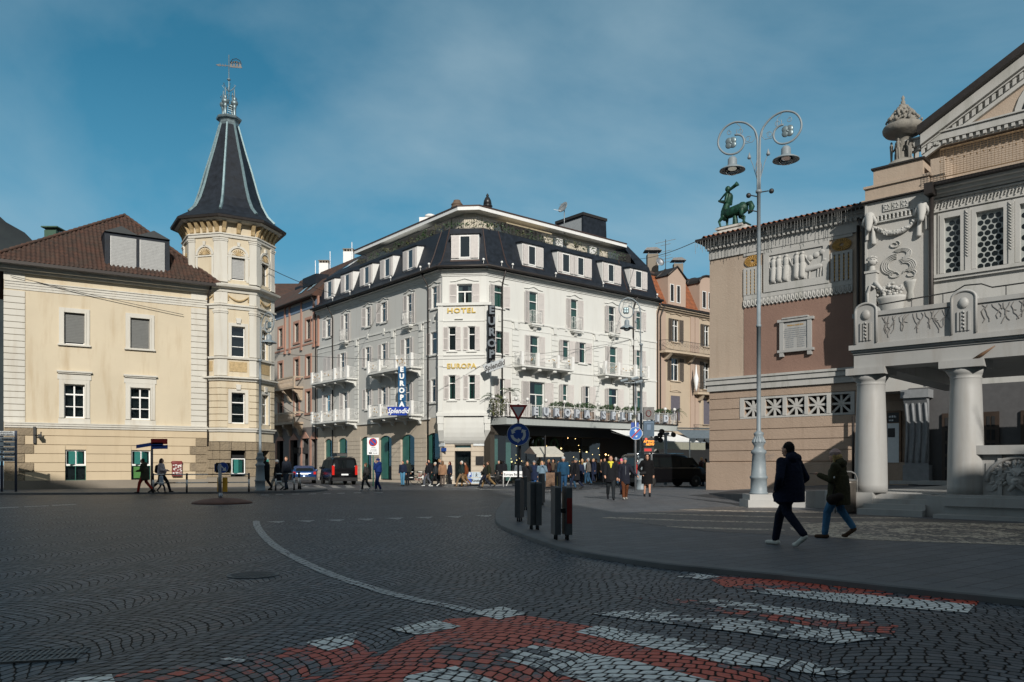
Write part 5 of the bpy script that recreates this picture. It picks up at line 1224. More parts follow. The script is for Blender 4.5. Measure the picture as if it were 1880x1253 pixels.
# hotel signs
mb=MB();mg=MB();add_text(mg,'HOTEL',.50,OF.M(OF.u(847),-.06,OF.z(571,847)),ext=.03,sx=1.28,space=1.1,bold=.012)
g_=mg.obj('sign_letters',M['gold_letter']);tag(g_,'gold letters HOTEL on the white corner oriel','sign','gold letters on the hotel corner')
mg=MB();add_text(mg,'EUROPA',.52,OF.M(OF.u(847.5),-.06,OF.z(673,847)),ext=.02,space=1.05,bold=.012,sx=1.08);tag(mg.obj('sign_letters',M['gold_letter']),'gold letters EUROPA on the white corner oriel','sign','gold letters on the hotel corner')
def vsign(base,rot,zt,zb_,wd,col,txt,lab,spl,splc,wside=1):
 T0=Matrix.Translation(base) @ Matrix.Rotation(rot,4,'Z');n=6;root=thing('neon_sign',base,lab,'sign');hh=(zt-zb_)/n
 m_=MB();t_=MB()
 for i,ch in enumerate('EUROPA'):
  z_=zt-hh*(i+.5);m_.cbox((0,0,z_-base.z),(wd,.28,hh*.93),T0)
  add_text(t_,ch,hh*.98,T0 @ Matrix.Translation((0,-.17,z_-base.z)),ext=.03,bold=.03)
 m_.tube([(0,.1,zt-base.z),(0,.1,zb_-base.z)],.05,6,T0)
 m_.obj('letter_panel',col,root);t_.obj('letter',txt,root)
 m_=MB();w0,h0,tilt,ox,oz=spl;Ts=T0 @ Matrix.Translation((ox,-.2,oz-base.z)) @ Matrix.Rotation(tilt,4,'Y')
 m_.prism([(-w0/2,-h0/2),(w0/2-.1,-h0/2),(w0/2+.1,h0/2),(-w0/2-.08,h0/2)],-.12,.12,Ts);m_.obj('script_board',splc[0],root)
 t_=MB();add_text(t_,'Splendid',h0*.82,Ts @ Matrix.Translation((0,-.14,0)),ext=.02,shear=.35,bold=.012,sx=.9);t_.obj('script_letters',splc[1],root)
 m_=MB()
 for z_ in (zt-.3,(zt+zb_)/2,zb_+.3): m_.tube([(0,.05,z_-base.z),(wside*.0,.75,z_-base.z)],.025,5,T0)
 m_.obj('bracket',M['iron'],root);return root
sp_p=at(902.5,650,58.3)
vsign(V((sp_p.x,sp_p.y,9)),R(6),1.5+(854-561)/F_*58.3,1.5+(854-682)/F_*58.3,.52,smat('black_sign',(.008,.009,.011),.95,spec=.08),smat('dull_letter',(.13,.15,.17),.6,spec=.2),'black vertical sign with letters EUROPA and a grey board reading Splendid on the hotel corner',(1.42,.62,R(-20),.18,1.5+(854-673)/F_*58.3),(smat('grey_board',(.33,.36,.38),.4),M['black']))
sp_p=at(738.5,700,61.5)
vsign(V((sp_p.x,sp_p.y,8)),R(-4),1.5+(854-673)/F_*61.5,1.5+(854-750)/F_*61.5,.58,smat('teal_blue_sign',(.01,.085,.20),.3),M['letter_white'],'blue vertical neon sign with white letters EUROPA above a blue board reading Splendid',(1.5,.66,R(0),-.26,1.5+(854-755.5)/F_*61.5),(smat('royal_blue',(.01,.04,.30),.3),M['letter_white']))
for px,py,wd,lab in ((817.5,817,.75,'upper'),(821,826,.62,'blue')):
 mb=MB();f_=HL;u_=HL.u(px-5);mb.box((u_-wd/2,-.08,1.5+(854-py)/F_*60-.13),(u_+wd/2,-.04,1.5+(854-py)/F_*60+.13),HL.T)
 o_=mb.obj('street_sign',M['sign_blue'] if lab=='blue' else M['sign_white']);tag(o_,'pale street name plate on the stone corner left of the arched door' if lab=='upper' else 'small blue plate under the street name plate on the stone corner','sign')
mb=MB();u_=HC.u(880);z_=HC.z(815,880);mb.box((u_-.45,-.08,z_-.16),(u_+.45,-.03,z_+.16),HC.T);tag(mb.obj('street_sign',M['sign_white']),'white street name plate right of the arched corner door','sign')
mb=MB();u_=HC.u(881);z_=HC.z(846,881);mb.box((u_-.3,-.1,z_-.33),(u_+.3,-.03,z_+.33),HC.T);o_=mb.obj('menu_board',M['black']);tag(o_,'square black plaque on the stone pier right of the corner door','sign');t_=MB();add_text(t_,'BAR',.2,HC.M(u_,-.11,z_+.02),ext=.008);
# ================================================================ NEIGHBOURS OF THE HOTEL
# pink-trimmed house continuing the left-hand street front
PF=Fr(HL.P(LL-16,0,0).xy,HL.U);PO=lambda px: PF.u(px)
pk=thing('corner_house',(PF.P(16,0,0).x,PF.P(16,0,0).y,0),'grey rendered house with salmon pink pilasters, stone balconies and brown roof left of the hotel','house')
PR=15.9;PE=17.7
rA=[PF.rect(*q) for q in ((512,519,609,641),(541,549,599,633.5),(562.5,570.5,591,626.5))]
def rz2(q,z0,z1): return (q[0],q[1],z0,z1)
zA,zB,zC=(13.8,15.7),(10.2,12.1),(6.6,8.7)
wA=[rz2(q,*zA) for q in rA];wB=[rz2(q,*zB) for q in rA];wC=[rz2(q,*zC) for q in rA]
rG=[(PF.u(509),PF.u(520),.2,4.0),(PF.u(534),PF.u(546),.2,4.0),(PF.u(555),PF.u(566),.2,4.1),(PF.u(572),PF.u(581),.2,4.0)]
mb=MB();mb.holes(-6,PR,5.2,PE,wA+wB+wC,0,.2,PF.T);mb.obj('wall',M['pinkgrey'],pk)
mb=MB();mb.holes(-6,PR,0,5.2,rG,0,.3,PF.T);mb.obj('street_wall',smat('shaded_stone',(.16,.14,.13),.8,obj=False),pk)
mb=MB();mb.box((-6,.8,0),(PR-.2,.9,PE),PF.T);mb.obj('interior',M['dark'],pk)
mb=MB()
for q in wA+wB+wC: surround(mb,PF,q,.24,.06,sill=False);mb.box((q[0]-.3,-.1,q[2]-.2),(q[1]+.3,-.001,q[2]-.001),PF.T)
for px in (524,532.5,554,577,585): u_=PF.u(px);mb.box((u_-.16,-.1,zB[1]+.75),(u_+.16,-.001,PE-.05),PF.T);mb.box((u_-.22,-.16,zB[1]+.75),(u_+.22,-.101,zB[1]+.95),PF.T)
for q in rG: mb.box((q[0]-.3,-.08,.0),(q[0],-.001,q[3]),PF.T);mb.prism([(q[0]-.3,q[3]),(q[1]+.3,q[3]),((q[0]+q[1])/2,q[3]+.7)],-.08,-.001,PF.T)
mb.box((-6,-.05,zA[0]-.55),(PR,-.001,zA[0]-.4),PF.T)
mb.obj('pink_trim',M['pink'],pk)
mb=MB();mb.box((-6,-.04,PE-1.0),(PR,-.002,PE-.3),PF.T);mb.obj('painted_frieze',M['blue_frieze'],pk)
for q in wA+wB+wC: window(pk,PF,q,mull=1,trans=.7,fm='black',fw=.04)
for zt in (9.25,5.75):
 a,b=PF.u(497),PF.u(557);m_=MB();m_.box((a,-1.0,zt-.2),(b,-.001,zt),PF.T)
 for i in range(4): x=a+.4+(b-a-.8)*i/3;m_.prism([(-.001,zt-1.4),(-.25,zt-1.3),(-.5,zt-.7),(-.9,zt-.45),(-.95,zt-.2),(-.001,zt-.2)],x-.18,x+.18,PF.T,ax='yz')
 o=m_.obj('balcony',smat('stone_balcony',(.38,.30,.22),.8,var=.25,obj=False),pk)
 m_=MB();m_.box((a,-1.0,zt+.86),(b,-.85,zt+1.0),PF.T);m_.box((b-.15,-.85,zt+.86),(b,-.001,zt+1.0),PF.T)
 for i in range(3): x=a+(b-a-.3)*i/2;m_.box((x,-1.0,zt),(x+.3,-.84,zt+.86),PF.T)
 n=int((b-a)/.32)
 for i in range(n): x=a+.3+(b-a-.5)*i/n;m_.tube([(x,-.92,zt),(x+.3,-.92,zt+.86)],.04,5,PF.T);m_.tube([(x+.3,-.92,zt),(x,-.92,zt+.86)],.04,5,PF.T)
 m_.obj('balustrade',smat('stone_balustrade',(.40,.32,.24),.8,obj=False),o)
mb=MB();mb.prism([(-.6,PE-.05),(-.65,PE+.1),(1.6,PE+2.2),(5,PE+4.0),(5,PE-.05)],-6,PR+.3,PF.T,ax='yz');rf=mb.obj('roof',M['tile_brown'],pk)
mb=MB();mb.tube([PF.P(-6,-.68,PE),PF.P(PR+.1,-.68,PE)],.09,6);mb.tube([PF.P(PR-.1,-.6,PE),PF.P(PR,-.15,PE-1),PF.P(PR,-.15,.5)],.06,6);mb.obj('gutter',M['gutter'],pk)
for px in (560,548): mb=MB();u_=PF.u(px)-1;mb.prism([(.9,PE+1.75),(.9,PE+2.7),(2.3,PE+2.8),(2.3,PE+1.75)],u_,u_+1.5,PF.T,ax='yz');mb.obj('dormer',M['slate'],rf)
mb=MB()
for px in (553,569): u_=PF.u(px)-1.2;mb.add([PF.P(u_,.22,PE+1.0),PF.P(u_+.8,.22,PE+1.0),PF.P(u_+.8,.95,PE+1.7),PF.P(u_,.95,PE+1.7)],[(0,1,2,3)])
mb.obj('skylight',smat('skylight_glass',(.3,.42,.48),.1),rf)
def chimney(px,py0,py1,Y,wpx,lab,m='white_paint',cap=0,name='chimney'):
 a=at(px,py0,Y);b=at(px,py1,Y);wd=wpx/F_*Y;m_=MB();m_.box((a.x-wd/2,Y,b.z-1.5),(a.x+wd/2,Y+wd*.8,a.z))
 o=m_.obj(name,M[m],None);tag(o,lab,'chimney');m_=MB()
 if cap==0:
  for i in range(4): m_.box((a.x-wd/2+i*wd*.3,Y,a.z),(a.x-wd/2+i*wd*.3+wd*.12,Y+wd*.8,a.z+.22))
  m_.box((a.x-wd*.56,Y-.05,a.z+.22),(a.x+wd*.56,Y+wd*.86,a.z+.3))
 else:
  for sx in (-.4,.4): m_.tube([(a.x+sx*wd,Y+.1,a.z),(a.x+sx*wd,Y+.1,a.z+.35)],.03,4)
  m_.prism([(a.x-wd*.8,a.z+.3),(a.x+wd*.8,a.z+.3),(a.x+wd*.3,a.z+.6),(a.x-wd*.6,a.z+.55)],Y-.2,Y+wd)
 m_.obj('chimney_cap',M['plinth'] if cap==0 else M['black'],o);return o
chimney(639,462,478,82,18,'pale notched chimney above the left end of the hotel roof');chimney(594,483,499,86,17,'pale notched chimney further left above the brown roof')
for x,y0,y1,Y,l in ((646,445,465,82,'thin lightning rod beside the pale notched chimney nearest the hotel roof'),(606,462,490,86,'thin lightning rod between the two pale notched chimneys'),(579,479,500,86,'leftmost thin lightning rod above the brown roofs')):
 m_=MB();m_.tube([at(x,y0,Y),at(x,y1+12,Y)],.05,5);tag(m_.obj('lightning_rod',M['steel']),l,'rod')
# brown roofs behind
def slab_house(name,lab,x0,x1,ybase,yeave,yridge,Y,dep,wallm,roofm,nw=0):
 a=at(x0,yeave,Y);b=at(x1,yeave,Y);r_=at(x0,yridge,Y+dep/2);root=thing(name,(a.x,Y,0),lab,'house')
 m_=MB();m_.box((a.x,Y,0),(b.x,Y+dep,a.z));m_.obj('wall',wallm,root)
 m_=MB();m_.prism([(Y-.6,a.z),(Y+dep/2,r_.z),(Y+dep+.6,a.z)],a.x-.5,b.x+.5,ax='yz');m_.obj('roof',roofm,root)
 if nw:
  for j in range(3):
   for i in range(nw):
    x=a.x+(b.x-a.x)*(i+.5)/nw;z=4+j*3.6;m_=MB();m_.box((x-.5,Y-.04,z),(x+.5,Y+.02,z+1.7));m_.obj('window',M['dark'],root)
 return root
slab_house('distant_house','plain house with brown roof seen in the gap right of the turret',430,556,0,556,521,108,14,M['pinkgrey'],M['tile_brown'],4)
mb=MB();q0=HL.P(LL-.5,3,0);mb.prism([(1.0,16.2),(4.6,22.3),(10,22.3),(12,16.2)],LL-14,LL+.0,HL.T,ax='yz');mb.obj('high_roof',M['tile_brown'],pk)
mb=MB()
for px in (556,574): u_=HL.u(px,-3);mb.box((u_-.7,2.4,18.4),(u_+.7,4.2,20.6),HL.T)
mb.obj('dormer',M['slate'],pk)
# beige house right of the hotel
BF=Fr(HR.P(RW,0,0).xy,HR.U);bh=thing('beige_house',(BF.O.x,BF.O.y,0),'beige and salmon house with orange mansard roof and curved balconies beside the hotel','house')
BE=15.9
b3=[(BF.u(1234),BF.u(1246.5),12.9,15.0),(BF.u(1292),BF.u(1303),12.9,15.0)];b2_=[(BF.u(1232),BF.u(1247),9.3,11.4),(BF.u(1291),BF.u(1303),8.8,11.4)];b1_=[(BF.u(1231),BF.u(1248),5.6,7.9),(BF.u(1291),BF.u(1303),5.4,7.9)]
BW=BF.u(1345)
mb=MB();mb.holes(0,BW,4.2,BE,b3+b2_+b1_,0,.2,BF.T);mb.obj('wall',M['beige'],bh)
mb=MB();mb.box((0,0.02,0),(BW,.1,3.9),BF.T);mb.obj('shop_front',M['dark'],bh);mb=MB();mb.box((0,-1.5,3.9),(BW,.1,4.25),BF.T);mb.obj('canopy',M['gutter'],bh)
mb=MB();mb.box((0,.9,0),(BW,1.0,BE),BF.T);mb.obj('interior',M['dark'],bh)
mb=MB()
for px in (1209,1217,1270.5,1279): u_=BF.u(px);mb.box((u_-.3,-.08,4.3),(u_+.3,-.001,BE-.4),BF.T)
mb.obj('salmon_pilaster',M['beige_pink'],bh)
mb=MB();cornice(mb,BF,0,BW,BE-.4,[(.15,.1),(.15,.3),(.12,.5)]);
for q in b3+b2_+b1_: surround(mb,BF,q,.1,.04);mb.tube([((q[0]+q[1])/2-.8,-.06,q[3]+.4),((q[0]+q[1])/2,-.08,q[3]+.55),((q[0]+q[1])/2+.8,-.06,q[3]+.4)],.05,5,BF.T)
mb.box((BF.u(1231),-.06,8.25),(BF.u(1248),-.001,8.9),BF.T);mb.obj('trim',M['beige'],bh)
for q in b3+b2_: window(bh,BF,q,shut='both',shw=.55,sm='brown_shutter',mull=2,trans=.72,bar='full')
m_=MB()
for q in b1_: m_.box((q[0],-.02,q[2]),(q[1],.02,q[3]),BF.T)
m_.obj('closed_shutter',smat('grey_violet_shutter',(.11,.10,.12),.6),bh)
def curved_balcony(a,b,zt,dep=1.2):
 m_=MB();pts=[(a,0)]+[(a+(b-a)*i/10,-dep*(1-.35*(2*i/10-1)**4)) for i in range(11)]+[(b,0)]
 m_.prism(pts,zt-.18,zt,BF.T,ax='xy')
 for x in (a+.8,(a+b)/2,b-.8): m_.prism([(-.001,zt-.8),(-.4,zt-.7),(-dep*.8,zt-.18),(-.001,zt-.18)],x-.15,x+.15,BF.T,ax='yz')
 o=m_.obj('balcony',M['beige'],bh);m_=MB();railing(m_,[BF.P(x,y,zt) for x,y in pts],.95,.13,.012,.02,scroll=True);m_.obj('railing',M['iron'],o)
curved_balcony(.2,BF.u(1312),11.85);curved_balcony(BF.u(1272),BF.u(1325),8.35,.9);curved_balcony(BF.u(1272),BF.u(1325),4.35,.6)
mb=MB();tile_face(mb,BF.P(0,-.1,BE+.12),BF.P(BW,-.1,BE+.12),BF.P(BW,1.5,BE+3.3),BF.P(0,1.5,BE+3.3),.25,.4,.02);mb.obj('mansard_roof',M['tile_orange'],bh,calc=False)
mb=MB();mb.prism([(1.5,BE+3.25),(6,BE+5.4),(10,BE+3.3)],-1,BW+2,BF.T,ax='yz');mb.obj('upper_roof',M['tile_brown'],bh)
mb=MB();mb.box((0,-.65,BE+.02),(BW,-.4,BE+.15),BF.T);mb.box((-.2,1.35,BE+3.2),(BW,1.6,BE+3.35),BF.T);mb.tube([BF.P(.35,-.6,BE),BF.P(.3,-.12,BE-1),BF.P(.3,-.12,4)],.07,6);mb.obj('gutter',M['gutter'],bh)
for (x0,x1,arch,xs) in ((1224,1256.5,0,((1230,1237),(1242,1248.5))),(1282,1318,1,((1289,1296),(1300,1307)))):
 a,b=BF.u(x0),BF.u(x1);z0,z1=BE+.35,BE+2.9;m_=MB();um=(a+b)/2
 top=[(b,z1),(um,z1+1.0),(a,z1)] if not arch else [(um+(b-a)/2*math.cos(t),z1+.85*math.sin(t)) for t in [math.pi*i/10 for i in range(11)]]
 m_.prism([(a,z0),(b,z0)]+top,-.15,2.2,BF.T);o=m_.obj('dormer',M['beige_pink'],bh)
 m_=MB();rim=[(x+(.12 if x>um else -.12 if x<um else 0),z+.06) for x,z in top];m_.tube([(x,-.2,z) for x,z in rim],.1,6,BF.T);m_.tube([(x,1.2,z) for x,z in rim],.1,6,BF.T)
 for (p,q),(p2,q2) in zip(rim[:-1],rim[1:]): m_.add([BF.P(p,-.2,q),BF.P(p2,-.2,q2),BF.P(p2,2.3,q2),BF.P(p,2.3,q)],[(0,1,2,3)])
 m_.obj('dormer_roof',M['gutter'],o)
 for p,q in xs: p,q=BF.u(p,.15),BF.u(q,.15);window(o,BF.off(.15),(p,q,z0+.25,z0+1.9),y=-.04,mull=1,trans=0,fm='frame_white');m_=MB();m_.box((p,-.17,z0+.25),(q,-.155,z0+1.9),BF.T);m_.obj('dark_recess',M['dark'],o)
chimney(1199,466,492,79,20,'rough stone chimney with black hood and small dish right of the hotel roof','plinth',1);chimney(1246,484,502,83,17,'rough stone chimney with black hood above the gabled dormer','plinth',1)
m_=MB();T_=Matrix.Translation(at(1211,482,78)) @ Matrix.Rotation(R(70),4,'X') @ Matrix.Rotation(R(20),4,'Y');m_.lathe([(.01,0),(.3,.03),(.45,.12),(.3,.05),(.01,.02)],14,T=T_);m_.tube([at(1211,482,78),at(1205,482,79)],.04,4);tag(m_.obj('satellite_dish',M['steel']),'small satellite dish fixed to the rough stone chimney','satellite dish')
m_=MB();c_=at(1222,500,79);m_.tube([c_,at(1222,440,79)],.035,5)
for y,w_ in ((444,1.0),(450,.5),(462,.6),(470,.5),(476,.7),(482,.4)): q=at(1222,y,79);m_.tube([q+V((-w_,0,-w_*.2)),q+V((w_,0,w_*.25))],.025,4)
tag(m_.obj('antenna',M['iron']),'television antenna mast between the two stone chimneys','antenna')
# overhead wires
def wire(p,q,sag,lab,r=.02,n=14):
 m_=MB();pts=[p.lerp(q,i/n)+V((0,0,-4*sag*(i/n)*(1-i/n))) for i in range(n+1)];m_.tube(pts,r,4,cap=False);tag(m_.obj('wire',M['iron'],None,calc=False),lab,'wire')
wire(TC.to_3d()+V((2.6,-1.4,14.6)),HL.P(-9,.2,15.1),.5,'thin cable from the turret to the hotel side wall below the roof',.022)
wire(HR.P(RW-1,2,20.4),at(1292,437,41),.3,'thin cable from the hotel roof to the corner of the theatre roof',.022)
wire(YF.P(.3,-.2,12.2),YF.P(YW-1.5,-.2,10.9),.05,'thin cable running along the top of the yellow facade',.02)
wire(at(509,650,47),at(1215,610,73),1.2,'long cable across the square at first floor height in front of the hotel',.018)
for i,y in enumerate((700,712)): wire(TC.to_3d()+V((2.9,.4,6.4-i*.5)),HL.P(LL+.5,-.1,6.2-i*.6),.35,['upper cable crossing the side street beside the turret','lower cable crossing the side street beside the turret'][i],.02)
# black vertical shop sign on the pink house
m_=MB();c_=at(566,785,79);m_.box((c_.x-.45,79,c_.z-2.0),(c_.x+.4,79.25,c_.z+1.5));m_.box((c_.x-1.5,78.9,c_.z-2.6),(c_.x+1.2,79.3,c_.z-2.0));o=m_.obj('shop_sign',M['black'],None);tag(o,'black vertical sign with white letters on the pink house beside the hotel','sign')
m_=MB()
for i,ch in enumerate('BARL'): add_text(m_,'TABAK'[i],.55,Matrix.Translation((c_.x,78.96,c_.z+1.1-i*.75)),ext=.02)
m_.obj('sign_letters',M['letter_white'],o)
# buildings behind the camera: they throw the square into shade
def back_block(x0,x1,y0,y1,z,lab):
 root=thing('town_house',((x0+x1)/2,y0,0),lab,'house');m_=MB();m_.box((x0,y1,0),(x1,y0,z));m_.obj('wall',M['pinkgrey'],root)
 m_=MB();m_.box((x0-.5,y1-.5,z),(x1+.5,y0+.5,z+.4));m_.obj('cornice',M['cream'],root)
 n=int((x1-x0)/3.2)
 for j in range(int(z/3.6)):
  for i in range(n): x=x0+(i+.5)*(x1-x0)/n;m_=MB();m_.box((x-.55,y0-.02,1.2+j*3.6),(x+.55,y0+.03,3.1+j*3.6));m_.obj('window',M['dark'],root)
back_block(-50,10.4,-12,-26,29.7,'tall town house behind the viewpoint that shades the square')
back_block(10.5,60,-12,-26,17.7,'lower town house behind the viewpoint to the right')
# ================================================================ THEATRE
TU=(.734,-.679)
TW=Fr((10.30,41.5),TU);TM=Fr((15.42,34.78),TU);TP=Fr((10.57,23.45),TU)
th=thing('theatre',(TW.O.x,TW.O.y,0),'ochre and white neoclassical theatre with relief panels, marble columned porch and pediment','theatre')
g0=.1
uR_=TW.u(1566);uL_=TW.u(1366);WE=TW.u(1700)
ztop=TW.z(484,1307)
stars=[];zs0,zs1=3.92,4.78
for c_ in (1382,1421.5,1461,1501,1544): u_=TW.u(c_);stars.append((u_-.45,u_+.45,zs0,zs1))
mb=MB();mb.holes(0,WE,5.3,12.6,[(uL_,uR_,9.42,9.43)],0,.05,TW.T);mb.box((0.01,.05,0),(.1,7,12.9),TW.T);mb.box((0.1,6.9,0),(WE,7,12.9),TW.T);mb.obj('wing_wall',M['th_rust'],th)
mb=MB();mb.box((uL_,-.02,6.0),(uR_,-.001,9.4),TW.T);mb.obj('red_panel',M['th_red'],th)
mb=MB();mb.holes(0,WE,1.62,5.3,stars,.02,.3,TW.T)
zc=1.68;
base=mb.obj('wing_base_wall',M['th_low'],th)
mb=MB();zz_=1.7
while zz_<5.0:
 segs=[(0.0,WE)]
 z1_=min(zz_+.50,5.28)
 if z1_>zs0-.1 and zz_<zs1+.12: segs=[(0.0,stars[0][0]-.25),(stars[-1][1]+.2,WE)]
 for a,b in segs: mb.box((a,-.03,zz_),(b,.018,z1_),TW.T)
 zz_+=.535
mb.obj('rusticated_course',M['th_low'],th)
mb=MB();mb.box((-.12,-.16,g0-.2),(WE,.1,1.62),TW.T);mb.obj('plinth',M['th_low'],th)
mb=MB()
mb.box((-.12,-.22,5.62),(WE,.3,5.92),TW.T);mb.box((-.08,-.14,5.3),(WE,.3,5.62),TW.T);mb.box((-.15,-.28,5.86),(WE,.2,5.97),TW.T)
mb.box((stars[0][0]-.22,-.04,zs0-.1),(stars[-1][1]+.18,.016,zs0),TW.T);mb.box((stars[0][0]-.22,-.04,zs1),(stars[-1][1]+.18,.016,zs1+.1),TW.T)
xs=[stars[0][0]-.22]+[v for s_ in stars for v in (s_[0],s_[1])]+[stars[-1][1]+.18]
for a,b in zip(xs[::2],xs[1::2]): mb.box((a,-.06,zs0),(b,.016,zs1),TW.T)
# upper frieze frame
pL=(TW.u(1366),TW.u(1399));pRr=(TW.u(1526),TW.u(1566));rl=(TW.u(1403),TW.u(1523))
mb.box((pL[0],-.05,9.8),(pRr[1],-.021,10.02),TW.T);mb.box((pL[0],-.05,12.0),(pRr[1],-.021,12.15),TW.T)
for a,b in (pL,pRr): mb.box((a,-.06,11.28),(b,-.02,11.4),TW.T)
for a,b in (pL,pRr):
 n=4
 for i in range(n+1): x=a+(b-a-.14)*i/n;mb.box((x,-.07,10.02),(x+.14,-.021,11.28),TW.T)
mb.box((0,-.08,12.15),(WE,-.001,12.62),TW.T)
cornice(mb,TW,0,WE,12.62,[(.14,.10),(.14,.18),(.2,.27),(.12,.36)],(1,0))
n=46
for i in range(n): x=.0+WE*i/n;mb.box((x,-.26,12.63),(x+.1,-.161,12.74),TW.T)
mb.box((rl[0],-.09,10.02),(rl[0]+.28,-.021,12.0),TW.T);mb.box((rl[1]-.28,-.09,10.02),(rl[1],-.021,12.0),TW.T);mb.box((rl[0]+.28,-.09,10.02),(rl[1]-.28,-.021,10.36),TW.T);mb.box((rl[0]+.28,-.09,11.8),(rl[1]-.28,-.021,12.0),TW.T)
mb.box((rl[0]+.28,-.022,10.36),(rl[1]-.28,-.012,11.8),TW.T)
# egg and dart
n=26
for i in range(n):
 x=uL_+(uR_-uL_)*(i+.5)/n;hw=(uR_-uL_)/n/2;pts=[(x-hw*.85,-.05,9.78),(x-hw*.8,-.06,9.52),(x,-.07,9.42),(x+hw*.8,-.06,9.52),(x+hw*.85,-.05,9.78)]
 mb.tube(pts,.035,5,TW.T);mb.ball((x,-.05,9.62),(hw*.45,.05,.12),TW.T,6,5)
mb.box((uL_,-.045,9.44),(uR_,-.02,9.79),TW.T)
mb.obj('white_trim',M['th_white'],th)
for s_ in stars:
 mb=MB();cu,cz=(s_[0]+s_[1])/2,(s_[2]+s_[3])/2;hw,hz=.45,(zs1-zs0)/2
 for k in range(8):
  a=k*math.pi/4;L=1/max(abs(math.cos(a))/hw,abs(math.sin(a))/hz)
  x1,z1=cu+L*math.cos(a),cz+L*math.sin(a);px_,pz_=-math.sin(a)*.055,math.cos(a)*.055
  mb.prism([(cu-px_*.8,cz-pz_*.8),(x1-px_,z1-pz_),(x1+px_,z1+pz_),(cu+px_*.8,cz+pz_*.8)],.03+.002*k,.12,TW.T)
 mb.obj('star_grille',M['th_white'],th)
mb=MB();mb.box((.3,.33,1.7),(WE,.4,5.2),TW.T);mb.obj('dark_void',M['dark'],th)
mb=MB()
for a,b in (pL,pRr):
 mb.nxt();mb.tube([((a+b)/2+(b-a)*.43*math.cos(6.2832*k/24),-.05,11.7+.27*math.sin(6.2832*k/24)) for k in range(24)],.02,5,TW.T,closed=True)
 for k in range(20): t_=6.2832*k/20;cu=(a+b)/2;mb.tube([(cu+.1*math.cos(t_),-.05,11.7+.07*math.sin(t_)),(cu+(b-a)*.40*math.cos(t_),-.04,11.7+.25*math.sin(t_))],[.015,.04],5,TW.T)
 n=4
 for i in range(n):
  x=a+(b-a-.14)*(i+.5)/n+.07
  for j in range(7): mb.ball((x,-.03,10.15+j*.165),(.05,.03,.08),TW.T,6,4)
mb.obj('gilded_ornament',M['gold'],th)
# relief figures
def figure(mb,T,x,z,h_,lean=0,arm=1,robe=True,fl=.35):
 Sq=T @ Matrix.Translation((x,-.03,z)) @ Matrix.Diagonal((1,fl,1,1));s=h_/1.7
 def c(a,b,ra,rb): mb.cap((a[0]*s+lean*a[1]*.15,0,a[1]*s),(b[0]*s+lean*b[1]*.15,0,b[1]*s),ra*s,rb*s,Sq,8)
 c((-.1,.1),(-.09,.9),.09,.14);c((.12,.08),(.08,.9),.09,.14)
 if robe: c((-.02,.25),(0,.95),.21,.17)
 c((0,.95),(0,1.35),.15,.19);c((0,1.4),(.02,1.52),.07,.06);mb.ball((.02*s+lean*.2*s,0,1.6*s),.12*s,Sq,8,6)
 c((-.2,1.38),(-.3,1.05),.07,.06);c((-.3,1.05),(-.1*arm,.95 if arm>0 else 1.5),.06,.045)
 c((.2,1.38),(.32,1.15),.07,.06);c((.32,1.15),(.45,1.35 if arm<0 else .9),.06,.045)
mb=MB();bw=rl[1]-rl[0]-.56;bx=rl[0]+.28
for fx,l_,ar in ((.08,.1,1),(.2,-.2,-1),(.31,.2,1),(.52,0,-1),(.63,-.1,1)): figure(mb,TW.T @ Matrix.Translation((0,-.03,0)),bx+bw*fx,10.38,1.34,l_,ar,True,.8)
Sq=TW.T @ Matrix.Translation((bx+bw*.84,-.06,10.38)) @ Matrix.Diagonal((1,.5,1,1))
mb.cap((-.35,0,.42),(.3,0,.5),.13,.12,Sq);mb.cap((.3,0,.5),(.45,0,.72),.08,.06,Sq);mb.ball((.5,0,.76),(.13,.1,.08),Sq)
for x in (-.35,-.2,.2,.33): mb.cap((x,0,.4),(x-.05,0,.03),.05,.03,Sq)
for x,z in ((-.2,.95),(.1,1.05),(.4,1.15)): mb.ball((x,0,z),(.16,.1,.14),Sq)
mb.cap((-.3,0,1.0),(.5,0,1.15),.05,.05,Sq)
mb.obj('relief_figures',M['th_white'],th)
# plaque
q=(TW.u(1430),TW.u(1496),6.95,8.5);mb=MB();mb.box((q[0]+.12,-.12,q[2]+.1),(q[1]-.12,-.03,q[3]-.1),TW.T)
mb.box((q[0],-.2,q[3]-.08),(q[1],-.03,q[3]+.05),TW.T);mb.box((q[0]+.25,-.24,q[3]+.052),(q[1]-.25,-.03,q[3]+.12),TW.T);mb.box((q[0],-.2,q[2]),(q[1],-.03,q[2]+.12),TW.T)
for a in (q[0]+.1,q[1]-.3): mb.box((a,-.18,q[2]-.2),(a+.2,-.03,q[2]-.002),TW.T);mb.box((a,-.17,q[2]+.121),(a+.2,-.121,q[3]-.081),TW.T)
pq=mb.obj('plaque',M['marble'],th)
mb=MB();mg=MB();um=(q[0]+q[1])/2;add_text(mg,'AMEDEO  FASANO',.13,TW.M(um,-.13,q[3]-.28),ext=.004);rs=random.Random(8)
def scribble(m_,fr,u0,u1,z,y,h_,rs_):
 x=u0
 while x<u1:
  w_=rs_.uniform(.02,.07);m_.box((x,y-.004,z),(min(x+w_,u1),y,z+h_*rs_.uniform(.7,1)),fr.T);x+=w_+rs_.uniform(.012,.035)
for i in range(5): z=q[3]-.44-i*.1;w_=rs.uniform(.45,.75);scribble(mb,TW,um-w_,um+w_,z,-.125,.045,rs)
for i in range(5): z=q[2]+.22+i*.1;scribble(mb,TW,q[0]+.4,um-.1,z,-.125,.045,rs);scribble(mb,TW,um+.1,q[1]-.45,z,-.125,.045,rs)
mb.obj('incised_text',smat('incised_grey',(.20,.22,.24),.7),pq)
